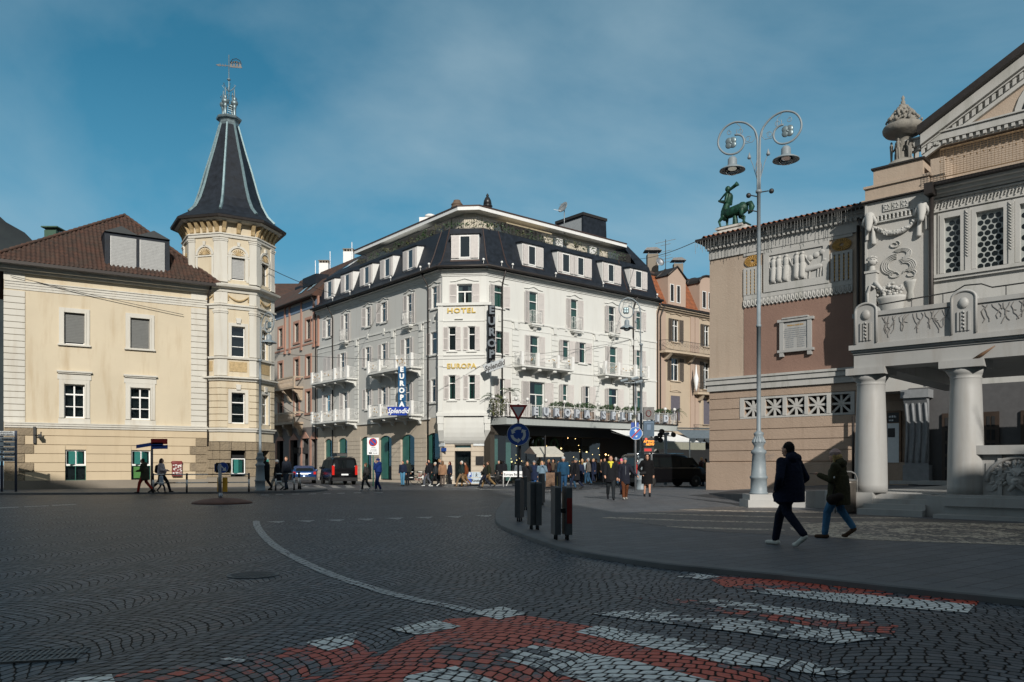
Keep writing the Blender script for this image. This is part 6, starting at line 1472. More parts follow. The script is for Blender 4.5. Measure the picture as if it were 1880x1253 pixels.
mg=MB();scribble(mg,TW,um-.4,um+.4,q[3]-.3,-.125,.07,rs);mg.obj('gilt_line',M['gold'],pq)
# tiled wing roof
er0=TW.P(-.75,-.85,13.12);
mb=MB();A_=TW.P(-.4,-.56,13.2);B_=TW.P(WE,-.56,13.2);tile_face(mb,A_,B_,TW.P(WE,4.4,14.4),TW.P(-.4+3.5,4.4,14.4),.27,.4,.05);rfw=mb.obj('tile_roof',M['tile_red'],th,calc=False)
mb=MB();mb.add([A_,B_,TW.P(WE,4.4,14.35),TW.P(3.1,4.4,14.35),TW.P(-.4,7,13.15),TW.P(3.1,5,14.35),TW.P(WE,7,13.15),TW.P(WE,5,14.35)],[(0,1,2,3),(0,3,5,4),(3,2,7,5),(5,7,6,4)]);mb.obj('roof_deck',M['tile_red'],rfw)
mb=MB();mb.box((-.48,-.66,13.06),(WE,-.52,13.18),TW.T);mb.box((-.5,-.6,13.06),(-.4,7,13.18),TW.T);mb.box((-.4,-.52,13.08),(WE,0,13.14),TW.T);mb.obj('gutter',M['gutter'],th)
mb=MB();rs=random.Random(6);x=-.45
while x<WE-.5:
 L=rs.uniform(.15,.75);mb.tube([(x,-.69,13.05),(x+rs.uniform(-.03,.03),-.69,13.05-L)],.008,4,TW.T,cap=False)
 for j in range(int(L/.13)): mb.ball((x,-.69,12.95-j*.13),.015,TW.T,5,4)
 x+=rs.uniform(.08,.2)
tag(mb.obj('string_lights',smat('pale_cable',(.26,.26,.25),.5),None,calc=False),'fringe of unlit icicle string lights hanging from the theatre wing eaves','string lights')
# ---------------------------------------------------------------- main block
zsl=4.64
pr_=TM.u(1705);MWd=17.0;ZPt=TM.z(362,1650)
TB=TM.off(-.3)                       # window wall plane
wz0,wz1=TB.z(490,1818),TB.z(386,1818)
wins=[(TB.u(1734),TB.u(1764)),(TB.u(1792.5),TB.u(1843)),(TB.u(1873),TB.u(1905))]
wins=[(a,b,wz0,wz1) for a,b in wins];step_=wins[2][0]-wins[0][0]
wins+=[(wins[2][1]+.65,wins[2][1]+.65+(wins[1][1]-wins[1][0]),wz0,wz1),(wins[2][1]+2.3,wins[2][1]+2.9,wz0,wz1)]
lowz=(6.0,6.85)
lows=[(TB.u(a),TB.u(b),lowz[0],lowz[1]) for a,b in ((1735,1764),(1794,1842),(1872,1910))]
zg_=TM.z(352,1711)
mb=MB();mb.holes(pr_-.1,MWd,zsl,zg_,wins+lows,0,.3,TB.T);mb.obj('main_wall',M['th_white'],th)
mb=MB();mb.box((0,-.0,zsl),(pr_,2.5,ZPt),TM.T);pier=mb.obj('pier',M['th_pier'],th)
mb=MB();mb.box((-.01,2.5,zsl),(MWd,3.0,ZPt),TM.T);mb.box((0,3,zsl),(.3,14,14.0),TM.T);mb.obj('rear_core',M['th_beige'],th)
mb=MB();mb.box((pr_,.62,zsl),(MWd,.7,ZPt-.3),TM.T);mb.obj('interior',M['dark'],th)
mb=MB();zlow=ZPt;mb.box((-.12,-.12,zlow),(pr_+.12,2.6,zlow+.12),TM.T);mb.box((.0,0,zlow+.12),(pr_,2.4,zlow+.62),TM.T);mb.box((-.05,-.08,zlow+.62),(pr_+.06,2.4,zlow+.72),TM.T);mb.box((.28,.2,zlow+.72),(pr_-.28,2.3,zlow+1.45),TM.T)
mb.obj('pedestal',M['th_rust'],pier);mb=MB();mb.box((.2,.12,zlow+1.45),(pr_-.2,2.35,zlow+1.53),TM.T);mb.box((-.14,-.14,zlow+.0),(pr_+.14,.0,zlow+.06),TM.T);mb.obj('coping',M['gutter'],pier)
# pier ornament
mb=MB();W_=pr_/1.059;T_=TM.T @ Matrix.Translation((0,0,-.09)) @ Matrix.Scale(1.059,4)
for sx in (.22,W_-.2):   # ram heads
 mb.cap((sx,-.12,11.35),(sx,-.26,10.85),.2,.11,T_,8)
 for s_ in (-1,1):
  pts=[(sx+s_*(.12+.13*math.sin(t*.7)),-.16+.02*t,11.35-.16*t+.02*t*t) for t in range(6)];mb.tube(pts,[.08,.08,.07,.06,.05,.03],6,T_)
 mb.cap((sx+.12*(1 if sx<1 else -1),-.08,10.9),(sx+.14*(1 if sx<1 else -1),-.08,10.15),.06,.11,T_,8);mb.cap((sx-.12*(1 if sx<1 else -1),-.05,11.1),(sx-.14*(1 if sx<1 else -1),-.05,10.5),.05,.07,T_,8)
n=16;pts=[(.3+(W_-.6)*i/n,-.08,10.98-.42*math.sin(math.pi*i/n)) for i in range(n+1)];mb.tube(pts,[.05+.06*math.sin(math.pi*i/n) for i in range(n+1)],7,T_)
rs=random.Random(21)
for i in range(40): t_=rs.uniform(.1,.9);mb.ball((.3+(W_-.6)*t_+rs.uniform(-.05,.05),-.15,10.98-.42*math.sin(math.pi*t_)+rs.uniform(-.08,.08)),.045,T_,5,4)
for i in range(10): x=.52+(W_-1.04)*i/9;mb.lathe([(.03,0),(.055,.05),(.03,.1),(.05,.16),(.05,.2)],7,(x,-.06,11.12),T_)
mb.box((.5,-.1,11.32),(W_-.5,-.001,11.37),T_);mb.box((.5,-.1,11.07),(W_-.5,-.001,11.12),T_)
for i in range(3):
 x=.72+i*.34;mb.box((x,-.05,11.48),(x+.31,-.001,11.8),T_)
 for k in range(6): a=k*1.047;mb.ball((x+.155+.09*math.cos(a),-.06,11.64+.09*math.sin(a)),.035,T_,5,4)
# smoke swirls
def swirl(cx_,cz_,r0,r1,a0,a1,w_=.028,n=18): mb.tube([(cx_+(r0+(r1-r0)*i/n)*math.cos(a0+(a1-a0)*i/n),-.03,cz_+(r0+(r1-r0)*i/n)*math.sin(a0+(a1-a0)*i/n)) for i in range(n+1)],w_,5,T_)
for k in range(4):
 swirl(1.25,8.7,.55-k*.08,.62-k*.08,1.6,4.4);swirl(1.45,9.15,.28-k*.05,.42-k*.06,-1.4,2.4);swirl(1.55,8.5,.45-k*.07,.38-k*.07,2.0,-1.2)
swirl(1.15,9.85,.08,.24,0,7.5);swirl(1.75,8.0,.1,.32,3.0,9.0);swirl(1.15,8.1,.16,.2,0,6.2);swirl(1.6,7.9,.3,.36,-1.2,1.9)
mb.lathe([(.06,0),(.14,.1),(.1,.4),(.2,.75),(.22,.85)],10,(1.75,-.02,6.75),T_ @ Matrix.Identity(4),sy=.4)
# basket of fruit
mb.lathe([(.4,0),(.44,.1),(.5,.75),(.56,.85),(.56,.95),(.45,.98)],18,(1.05,-.12,6.05),T_,sy=.55)
for i in range(90): a=rs.uniform(0,6.28);r=rs.uniform(0,.55);mb.ball((1.05+r*math.cos(a),-.14-abs(r*math.sin(a))*.4,7.05+rs.uniform(0,.55)*(1-r*.9)),rs.uniform(.045,.09),T_,6,4)
# herm with bust
mb.box((.12,-.3,6.0),(.52,-.001,8.35),T_);mb.box((.08,-.34,8.35),(.56,-.001,8.5),T_)
mb.cap((.32,-.15,8.5),(.34,-.17,8.75),.15,.1,T_);mb.ball((.36,-.2,8.98),(.19,.17,.23),T_);mb.cap((.5,-.22,8.97),(.57,-.24,8.92),.05,.03,T_,6)
for i in range(22): a=rs.uniform(0,6.28);e_=rs.uniform(0,1.4);mb.ball((.34+.2*math.cos(a)*math.cos(e_),-.2-.12*abs(math.sin(a)),9.06+.18*math.sin(e_)),.055,T_,6,4)
mb.tube([(.5,-.32,7.7),(.75,-.3,7.3),(1.0,-.28,6.9)],[.1,.07,.05],7,T_)
mb.tube([(.25,-.34,6.1),(.22,-.36,7.2),(.35,-.36,7.55),(.5,-.35,7.4)],.06,6,T_)
def zmap(z):
 K=[(0,1.3),(6,7.3),(7.6,8.85),(8.5,9.4),(9.2,9.95),(9.9,10.4),(10.5,10.75),(11.35,11.65),(11.8,12.1),(20,20)]
 for (a,b),(c,d) in zip(K[:-1],K[1:]):
  if z<=c: return b+(d-b)*(z-a)/(c-a)
mb.v=[(x,y,zmap((z+.09)/1.059)*1.059-.09) for x,y,z in mb.v]
mb.obj('pier_relief',M['th_white'],pier)
mb=MB();mb.box((pr_-.16,-.03,zsl+.5),(pr_,-.001,ZPt-.05),TM.T);mb.box((.0,-.03,zsl+.5),(.09,-.001,ZPt-.05),TM.T);mb.obj('pier_edge',M['th_white'],pier)
# bull's eye windows
M['lead']=smat('lead_came',(.32,.34,.33),.6);M['bottle']=smat('dark_bottle_glass',(.012,.016,.018),.08)
for q in wins:
 mb=MB();mb.box((q[0],.12,q[2]),(q[1],.14,q[3]),TB.T);f=mb.obj('window',M['lead'],th);mb=MB();r=.125;row=0;z=q[2]+r*.8
 while z<q[3]-r*.5:
  x=q[0]+(r if row % 2==0 else 2*r)
  while x<q[1]-r*.4:
   mb.add([(x+r*.86*math.cos(t),.115,z+r*.86*math.sin(t)) for t in [math.pi*2*i/12 for i in range(12)]],[tuple(range(12))],TB.T);x+=2*r
  z+=r*1.74;row+=1
 mb.obj('bullseye_panes',M['bottle'],f,calc=False)
mb=MB()
for q in wins: surround(mb,TB,q,.16,.08,sill=False);surround(mb,TB,(q[0]-.16,q[1]+.16,q[2],q[3]+.16),.08,.05,sill=False)
for q in wins[:-1]:
 nx=wins[wins.index(q)+1][0];m_=(q[1]+nx)/2;mb.box((m_-.1,-.12,q[2]-.05),(m_+.1,-.001,q[3]+.2),TB.T)
 for i in range(16):
  z=q[2]+.55+i*.115
  if z<q[3]+.05:
   for s_ in (-1,1): mb.cap((m_,-.13,z),(m_+s_*.07,-.14,z+.08),.028,.015,TB.T,5)
mb.box((pr_,-.2,wz0-.18),(MWd,-.001,wz0-.04),TB.T);mb.box((pr_,-.12,wz0-.3),(MWd,-.001,wz0-.19),TB.T)
mb.box((pr_,-.1,wz1+.30),(MWd,-.001,wz1+.34),TB.T);mb.box((pr_,-.1,wz1+.78),(MWd,-.001,wz1+.84),TB.T)
for i in range(60): # running leaf scroll
 x=pr_+.15+i*.24;mb.tube([(x,-.02,wz1+.42),(x+.1,-.06,wz1+.7),(x+.2,-.05,wz1+.6),(x+.14,-.04,wz1+.52)],.035,5,TB.T);mb.ball((x+.05,-.03,wz1+.66),(.06,.04,.04),TB.T,6,4)
zc0=wz1+.9
for h_,p_ in ((.12,.15),(.14,.3),(.1,.5)): mb.box((pr_,-p_,zc0),(MWd,0,zc0+h_),TB.T);zc0+=h_
for a,b in zip(lows[:-1],lows[1:]):   # masks between the low openings
 m_=(a[1]+b[0])/2;mb.box((m_-.22,-.16,lowz[0]-.1),(m_+.22,-.001,lowz[1]+.02),TB.T);mb.ball((m_,-.2,6.5),(.17,.12,.22),TB.T);mb.ball((m_-.08,-.28,6.55),.05,TB.T);mb.ball((m_+.08,-.28,6.55),.05,TB.T);mb.box((m_-.3,-.24,lowz[1]+.021),(m_+.3,-.001,lowz[1]+.12),TB.T)
mb.box((pr_,-.06,lowz[1]+.15),(MWd,-.001,lowz[1]+.7),TB.T)
mb.obj('white_trim',M['th_white'],th)
mb=MB();mb.box((pr_+.02,-.68,zc0),(MWd,.1,zc0+.14),TB.T);mb.box((pr_-.02,-.9,zc0-.35),(pr_+.3,-.3,zc0+.1),TB.T);mb.tube([TM.P(pr_+.14,-.14,zc0-.2),TM.P(pr_+.14,-.14,zsl+.3)],.09,8);mb.tube([TW.P(TM.P(0,0,0).x*0+uR_+.28,-.14,12.4),TW.P(uR_+.28,-.14,5.9)],.07,8);mb.tube([TM.P(-.15,.3,12.2),TM.P(-.15,.3,5.0)],.09,8);mb.tube([TM.P(-.9,1.8,12.9),TM.P(-.5,.8,12.4),TM.P(-.15,.3,11.9)],.09,8);mb.obj('gutter',M['gutter'],th)
zg2=zc0+.14
TA=TM.off(-1.4);mb=MB();mb.box((pr_-.6,0,zg2-.3),(MWd,.3,zg2+2.2),TA.T);mb.box((pr_+.02,-1.2,zg2-.2),(pr_+.55,.1,zg2+1.15),TA.T);mb.obj('attic_wall',M['th_rust'],th)
mb=MB();a=pr_+.6;b=MWd;y_=-.65
for j in range(14): mb.tube([(a,y_,zg2+.02+j*.085),(b,y_,zg2+.02+j*.085)],.008 if j not in (0,13) else .025,4,TM.T,cap=False)
for i in range(110): x=a+i*.12;mb.tube([(x,y_,zg2),(x,y_,zg2+1.12)],.007,4,TM.T,cap=False)
for i in range(60): x=a+i*.22;mb.ball((x,y_-.02,zg2+.66+.04*(i % 2)),.035,TM.T,5,4)
mb.tube([(a,y_,zg2+1.15),(b,y_,zg2+1.15)],.03,5,TM.T);mb.obj('lattice_railing',smat('rusty_gilt_iron',(.20,.13,.07),.6,.4,var=.4,sc=8),th)
# pediment
TQ=TM.off(-1.1);p0=(TQ.u(1691),TQ.z(290,1691));rk0=(TQ.u(1700),TQ.z(236,1700));rk1=(TQ.u(1880),TQ.z(97,1880));sl_=(rk1[1]-rk0[1])/(rk1[0]-rk0[0]);ua=TQ.u(1960)
hb=TQ.z(268,1700)
def rz(u): return rk0[1]+sl_*(u-rk0[0])
mb=MB();mb.prism([(rk0[0]-.8,hb+.25),(2*ua-rk0[0]+.8,hb+.25),(ua,rz(ua)-1.0)],0,.4,TQ.T);mb.obj('tympanum',M['th_rust'],th)
mb=MB()
mb.box((rk0[0]-1.0,-.25,hb),(2*ua-rk0[0]+1,0,hb+.3),TQ.T);mb.box((rk0[0]-1.0,-.12,hb-.2),(2*ua-rk0[0]+1,0,hb),TQ.T);mb.box((rk0[0]-1.0,-.32,hb+.3),(2*ua-rk0[0]+1,0,hb+.36),TQ.T)
for i in range(60): x=rk0[0]-.8+i*.25;mb.box((x,-.22,hb-.16),(x+.12,-.121,hb-.02),TQ.T)
def rake(o0,o1,y): # band parallel to the roof slope between vertical offsets below the roof line
 for s_ in (1,-1):
  u0,u1=rk0[0]-.1,ua
  P_=[(u0,rz(u0)-o1),(u1,rz(u1)-o1),(u1,rz(u1)-o0),(u0,rz(u0)-o0)]
  if s_<0: P_=[(2*ua-a,b) for a,b in P_]
  mb.prism(P_,y,0.0,TQ.T)
rake(.30,.75,-.45);rake(.78,.84,-.3);rake(1.12,1.3,-.16);rake(.84,1.12,-.1)
for s_ in (1,-1):
 for i in range(44):
  u_=rk0[0]-.6+i*.24
  if u_>ua: break
  P_=[(u_,rz(u_)-1.1),(u_+.12,rz(u_+.12)-1.1),(u_+.12,rz(u_+.12)-.86),(u_,rz(u_)-.86)]
  if s_<0: P_=[(2*ua-a,b) for a,b in P_]
  mb.prism(P_,-.24,-.101,TQ.T)
aw=TQ.u(1862);ac=ua;rr_=ac-aw;zb_=TQ.z(219,1864)
for i in range(14):
 t0,t1=math.pi*i/14,math.pi*(i+1)/14;mb.prism([(ac+rr_*math.cos(t0),zb_+rr_*math.sin(t0)),(ac+(rr_-.22)*math.cos(t0),zb_+(rr_-.22)*math.sin(t0)),(ac+(rr_-.22)*math.cos(t1),zb_+(rr_-.22)*math.sin(t1)),(ac+rr_*math.cos(t1),zb_+rr_*math.sin(t1))],-.08,0,TQ.T)
mb.box((ac-rr_-.1,-.1,zb_-.1),(ac+rr_+.1,0,zb_),TQ.T)
mb.obj('pediment_moulding',M['th_white'],th)
mb=MB();mb.prism([(ac+(rr_-.22)*math.cos(math.pi*i/14),zb_+(rr_-.22)*math.sin(math.pi*i/14)) for i in range(15)],-.02,-.001,TQ.T);mb.obj('lunette',M['bottle'],th)
mb=MB()
for s_ in (1,-1):
 u0=rk0[0]-.15;P_=[(u0,rz(u0)-.3),(ua,rz(ua)-.3),(ua,rz(ua)),(u0,rz(u0))]
 if s_<0: P_=[(2*ua-a,b) for a,b in P_]
 mb.prism(P_,-.75,12,TQ.T)
mb.obj('pediment_roof',M['gutter'],th)
# ---------------------------------------------------------------- porch
PZ=.70;DEP=9.2
c2=TP.u(1773);sp_=c2
cols=[0,c2,c2+sp_*2.1,c2+sp_*3.1]
fl=MB();fl.box((-.55,.3,g0-.2),(MWd-4,DEP+6,PZ),TP.T);fl.obj('porch_floor',M['marble'],th)
for i,u_ in enumerate(cols):
 mb=MB();prf=[]
 for j in range(15): t_=j/14;prf.append((.455-.075*t_-.012*math.sin(math.pi*t_)*-1,PZ+3.12*t_))
 prf+=[(.385,PZ+3.14),(.40,PZ+3.16),(.38,PZ+3.19),(.42,PZ+3.26),(.52,PZ+3.42)]
 mb.lathe([(.01,PZ)]+prf+[(.01,PZ+3.42)],32,(u_,0,0),TP.T);co=mb.obj('column',M['marble'],th)
 mb=MB();mb.box((u_-.54,-.54,PZ+3.42),(u_+.54,.54,PZ+3.62),TP.T);mb.obj('abacus',M['marble'],co)
ze0,ze1=PZ+3.62,4.98
mb=MB();mb.box((-.33,-.45,ze0),(MWd-4,.45,4.72),TP.T);mb.box((-.33,.45,ze0),(.4,DEP,4.72),TP.T)
mb.box((-.35,-.49,4.72),(MWd-4,DEP,4.78),TP.T);mb.box((-.38,-.55,4.78),(MWd-4,DEP,4.84),TP.T);mb.box((-.42,-.62,4.84),(MWd-4,DEP,ze1),TP.T);mb.obj('entablature',M['marble'],th)
mb=MB();mb.box((-.3,-.52,ze1),(MWd-4,-.3,5.78),TP.T);mb.box((-.3,-.3,ze1),(-.1,DEP,5.78),TP.T);mb.box((-.34,-.57,5.78),(MWd-4,-.26,5.9),TP.T);mb.box((-.35,-.26,5.78),(-.05,DEP,5.9),TP.T)
pp_=mb.obj('parapet',M['marble'],th)
mb=MB();pc=[TP.u(1590,.6),TP.u(1769.5,.6)];pc+=[pc[1]+(pc[1]-pc[0])*1.02,pc[1]+(pc[1]-pc[0])*2.04]
for u_ in pc:
 mb.nxt()
 a,b=u_-.29,u_+.29;top=[(u_+.29*math.cos(math.pi*i/10),5.95+.2*math.sin(math.pi*i/10)) for i in range(11)]
 mb.prism([(a,ze1),(b,ze1)]+top,-.62,-.24,TP.T);mb.tube([(x,-.62,z) for x,z in [(b,ze1+.02)]+top+[(a,ze1+.02)]],.04,6,TP.T)
 mb.ball((u_,-.63,5.82),(.13,.06,.15),TP.T,8,6);
 for s_ in (-.13,-.045,.045,.13): mb.box((u_+s_-.022,-.66,ze1+.1),(u_+s_+.022,-.621,5.6),TP.T)
 for k in range(5): mb.ball((u_,-.66,ze1+.2+k*.1),.035,TP.T,6,4)
mb.obj('parapet_post',M['marble'],pp_)
# carved vine relief on the parapet panels
mb=MB();rs=random.Random(14)
for a,b in zip(pc[:-1],pc[1:]):
 x=a+.42
 while x<b-.4:
  z=5.72;pts=[(x,-.525,z)]
  for k in range(5): z -= rs.uniform(.05,.14);x2=pts[-1][0]+rs.uniform(-.09,.09);pts.append((x2,-.53,z))
  mb.tube(pts,.011,4,TP.T,cap=False)
  if rs.random()<.6: p_=pts[2];mb.tube([p_,(p_[0]+rs.uniform(-.14,.14),-.53,p_[2]-rs.uniform(.02,.1))],.009,4,TP.T,cap=False)
  x+=rs.uniform(.07,.16)
mb.obj('vine_relief',smat('stained_marble',(.22,.21,.20),.7),pp_,calc=False)
mb=MB();mb.tube([TP.P(-.3,-.3,6.1),TP.P(pc[1]-.3,-.3,6.22),TP.P(pc[1]-.05,-.3,6.35),TP.P(pc[1]+.35,-.3,6.33),TP.P(pc[1]+.6,-.3,6.2),TP.P(9,-.3,6.25)],.02,5)
for u_ in (.1,1.2,2.0,3.5,5): mb.tube([TP.P(u_,-.3,5.85),TP.P(u_,-.3,6.2)],.014,4)
mb.obj('safety_rail',M['iron'],pp_)
# plinths and steps
mb=MB();s0,s1=TP.u(1612),TP.u(1713)
mb.box((-.5,-.5,g0-.2),(s0,.32,PZ),TP.T);mb.box((s1,-.62,g0-.2),(s1+.5,.32,PZ-.05),TP.T);mb.box((s1+.5,-.75,g0-.2),(MWd-4,.3,PZ-.3),TP.T);mb.box((s1+.45,-.85,PZ-.3),(MWd-4,.3,PZ-.06),TP.T);mb.box((s1+.3,-1.15,g0-.2),(MWd-4,-.6,g0+.08),TP.T);mb.box((s1+.5,-.7,PZ-.06),(MWd-4,.31,PZ+.0),TP.T)
mb.obj('plinth',M['marble'],th)
mb=MB()
for i in range(4): mb.box((s0-.25+i*.08,-1.0+i*.27,g0-.2),(s1,.31,g0+.02+(i+1)*(PZ-g0-.05)/4),TP.T)
mb.obj('steps',M['marble'],th)
# retaining wall and raised forecourt to the left
ra,rb=gp(1352,931),gp(1562,936);mb=MB();za=.50;zb2=.66
LT=[V((8.35,26.9,za)),V((10.15,24.0+2.2,zb2)),TP.P(-.5,.3,zb2+.02),TP.P(-.5,9,zb2+.02),TW.P(uR_,-.15,.64),TW.P(.2,-.15,.16),V((8.9,36,.22))]
bot=[V((p.x,p.y,-.1)) for p in LT];n=len(LT)
mb.add(LT+bot,[tuple(range(n))]+[(i,(i+1) % n,n+(i+1) % n,n+i) for i in range(n)]);fc_=mb.obj('forecourt',M['slab'],None);struct(fc_)
mb=MB()
def wallseg(p,q,z0,z1,t_=.2):
 d=(q-p).to_2d().normalized();nn=V((-d.y,d.x))*t_;pts=[(p.x-nn.x*.5,p.y-nn.y*.5),(q.x-nn.x*.5,q.y-nn.y*.5),(q.x+nn.x*.5,q.y+nn.y*.5),(p.x+nn.x*.5,p.y+nn.y*.5)]
 mb.add([V((*pts[0],-.05)),V((*pts[1],-.05)),V((*pts[2],-.05)),V((*pts[3],-.05)),V((*pts[0],z0)),V((*pts[1],z1)),V((*pts[2],z1)),V((*pts[3],z0))],[(0,3,2,1),(4,5,6,7),(0,1,5,4),(1,2,6,5),(2,3,7,6),(3,0,4,7)])
wallseg(V((8.3,26.8,0)),V((9.2,26.35,0)),.54,.60);wallseg(V((9.22,26.34,0)),V((10.2,25.85,0)),.60,.68);wallseg(V((10.22,25.84,0)),TP.P(-.6,.1,0),.68,.72)
mb.obj('low_wall',M['marble'],None);tag(bpy.context.scene.objects['low_wall'],'low white marble retaining wall between the tall lamp and the porch','wall')
# door wall inside the porch, scroll pilaster, doors
TD_=TM.off(.35);sp0,sp1=TD_.u(1663),TD_.u(1706)
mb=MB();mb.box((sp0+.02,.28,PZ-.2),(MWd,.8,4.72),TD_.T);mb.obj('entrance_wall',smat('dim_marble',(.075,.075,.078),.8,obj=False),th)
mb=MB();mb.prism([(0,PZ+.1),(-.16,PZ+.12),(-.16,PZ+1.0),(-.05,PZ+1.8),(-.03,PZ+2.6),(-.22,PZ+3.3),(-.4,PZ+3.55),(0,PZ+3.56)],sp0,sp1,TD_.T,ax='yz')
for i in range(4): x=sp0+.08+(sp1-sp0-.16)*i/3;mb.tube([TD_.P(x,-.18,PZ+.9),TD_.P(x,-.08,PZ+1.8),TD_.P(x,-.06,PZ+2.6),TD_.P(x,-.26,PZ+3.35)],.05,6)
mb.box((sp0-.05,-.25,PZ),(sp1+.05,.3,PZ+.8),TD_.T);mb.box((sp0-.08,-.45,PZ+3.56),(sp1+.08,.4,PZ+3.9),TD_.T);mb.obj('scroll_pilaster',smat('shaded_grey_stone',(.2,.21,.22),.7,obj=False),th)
for a,b in ((1727,1760),(1803,1832),(1872,1905)):
 mb=MB();u0,u1=TD_.u(a),TD_.u(b);mb.box((u0,.18,PZ),(u1,.26,PZ+2.9),TD_.T);d_=mb.obj('door',smat('dark_door_wood',(.035,.022,.015),.5),th);mb=MB()
 for j in range(5):
  for i in range(2): x=u0+.1+(u1-u0-.2)*(i/2)+.02;mb.box((x,.16,PZ+.2+j*.53),(x+(u1-u0-.2)/2-.06,.179,PZ+.6+j*.53),TD_.T)
 mb.obj('door_panels',M['dark'],d_)
mb=MB();mb.box((TD_.u(1640),-.5,PZ),(TD_.u(1705)+.2,.25,PZ+.14),TD_.T);mb.box((TD_.u(1700),-1.1,PZ),(MWd,.25,PZ+.16),TD_.T);mb.obj('threshold',M['marble'],th)
# lion fountain wall on the right
mb=MB();f0=TP.u(1797);mb.box((f0+.02,-.12,PZ),(MWd-4,.12,1.78),TP.T);mb.box((f0-.12,-.3,1.78),(MWd-4,.25,2.02),TP.T)
fc=TP.u(1872);
mb.box((f0+.02,-.16,PZ),(f0+.1,-.121,1.78),TP.T);mb.box((f0+.48,-.18,PZ),(f0+.58,-.121,1.78),TP.T)
mb.obj('fountain_wall',M['marble'],th);mb=MB()
mb.tube([TP.P(fc+.72*math.cos(t),-.15,1.05+.66*math.sin(t)) for t in [math.pi*i/14 for i in range(15)]],.06,6);mb.box((f0+.2,-.15,PZ+.1),(f0+.38,-.121,1.55),TP.T)
rs=random.Random(5)
for k in range(70):
 a=rs.uniform(-.4,3.6);r=rs.uniform(.3,.6);p_=(fc+r*math.cos(a),-.15,1.12+r*.85*math.sin(a));mb.cap(p_,(p_[0]+.13*math.cos(a),-.12,p_[2]+.13*math.sin(a)-.05),.05,.025,TP.T,6)
mb.ball((fc,-.2,1.15),(.28,.2,.3),TP.T);mb.ball((fc,-.38,1.05),(.15,.14,.13),TP.T);mb.ball((fc,-.5,1.1),(.06,.04,.04),TP.T)
for s_ in (-1,1): mb.ball((fc+s_*.12,-.36,1.25),(.06,.05,.04),TP.T);mb.tube([TP.P(fc+s_*.02,-.44,1.22),TP.P(fc+s_*.1,-.42,1.33),TP.P(fc+s_*.2,-.32,1.3)],.035,5);mb.cap((fc+s_*.04,-.42,.98),(fc+s_*.16,-.34,.84),.07,.05,TP.T,6)
mb.obj('lion_head',M['marble'],th)
# urn with dancing children
uc=TM.P(pr_/2-.02,1.0,0);zu=ZPt+1.53
M['old_stone']=plaster('weathered_carved_stone',(.25,.235,.205),stain=(.08,.08,.08),amt=.8,var=.2,fine=10,bump=.02)
root=thing('stone_urn',(uc.x,uc.y,zu),'weathered stone urn with a ring of dancing children and a fruit-heaped lid','urn');root.scale=(.79,.79,.98)
U_=Matrix.Translation((uc.x,uc.y,zu));mb=MB();mb.lathe([(.95,0),(.9,.1),(.75,.22),(.55,.32),(.33,.4),(.3,.9),(.34,1.25),(.5,1.4),(.9,1.5),(1.02,1.62),(1.05,1.75),(.98,1.86),(.9,1.9)],24,T=U_);mb.obj('bowl',M['old_stone'],root)
mb=MB();mb.lathe([(.93,1.86),(.72,2.1),(.42,2.45),(.22,2.72),(.1,2.85),(.12,2.95),(.06,3.0),(.09,3.12),(.02,3.22)],18,T=U_);rs=random.Random(12)
for k in range(170): t_=rs.random()**.7;a=rs.uniform(0,6.28);r=.95*(1-t_)+.1;mb.ball((r*math.cos(a),r*math.sin(a),1.9+t_*.88),rs.uniform(.05,.1),U_,6,4)
mb.obj('fruit_lid',M['old_stone'],root)
for k in range(6):
 a=k*math.pi/3-.9;T2=U_ @ Matrix.Rotation(a,4,'Z') @ Matrix.Translation((0,-.58,.25)) ;mb=MB();figure(mb,T2 @ Matrix.Translation((0,.03,0)),0,0,.95,0,(1 if k % 2 else -1),False,.9);mb.obj('child_figure',M['old_stone'],root)
# centaur statue
sc=TW.P(TW.u(1343),.35,0);zc_=13.3
root=thing('centaur_statue',(sc.x,sc.y,zc_),'green bronze centaur statue playing a horn on the theatre wing roof corner','statue')
ang=math.atan2(TW.U.y,TW.U.x);C_=Matrix.Translation((sc.x,sc.y,zc_)) @ Matrix.Rotation(ang,4,'Z')   # local x right along the facade
mb=MB()
for i in range(3): mb.box((-1.35+i*.22,-.62+i*.1,i*.13),(1.15-i*.12,.62-i*.1,i*.13+.13),C_)
mb.box((-1.0,-.5,.38),(.7,.5,.5),C_);root.scale=(.87,.87,.87);b_=mb.obj('pedestal',plaster('peeling_white_base',(.6,.58,.54),stain=(.03,.03,.03),amt=1.0,fine=6),root)
mb=MB();k=1.0
def cc(a,b,ra,rb,sg=10): mb.cap(a,b,ra,rb,C_,sg)
cc((-.55,0,1.35),(.45,0,1.48),.30,.33,12);mb.ball((.5,0,1.5),(.34,.3,.36),C_,12,8);mb.ball((-.62,0,1.32),(.28,.27,.36),C_,12,8)
cc((-.66,0,1.5),(-.50,0,1.95),.23,.2);cc((-.5,0,1.95),(-.38,0,2.35),.2,.25);cc((-.36,0,2.5),(-.4,0,2.66),.09,.08);mb.ball((-.44,0,2.82),(.17,.15,.19),C_,12,8)
for s_ in (-1,1):
 cc((-.34,s_*.25,2.42),(-.42,s_*.34,2.0),.10,.08);cc((-.42,s_*.34,2.0),(-.95,s_*.1,2.2),.08,.055);mb.ball((-.98,s_*.06,2.22),.07,C_)
cc((-.66,-.16,1.2),(-.92,-.18,.95),.13,.075);cc((-.92,-.18,.95),(-.82,-.18,.62),.07,.05);cc((-.82,-.18,.62),(-.70,-.18,.52),.05,.07)
cc((-.6,.16,1.2),(-.58,.18,.85),.12,.065);cc((-.58,.18,.85),(-.6,.18,.53),.06,.07)
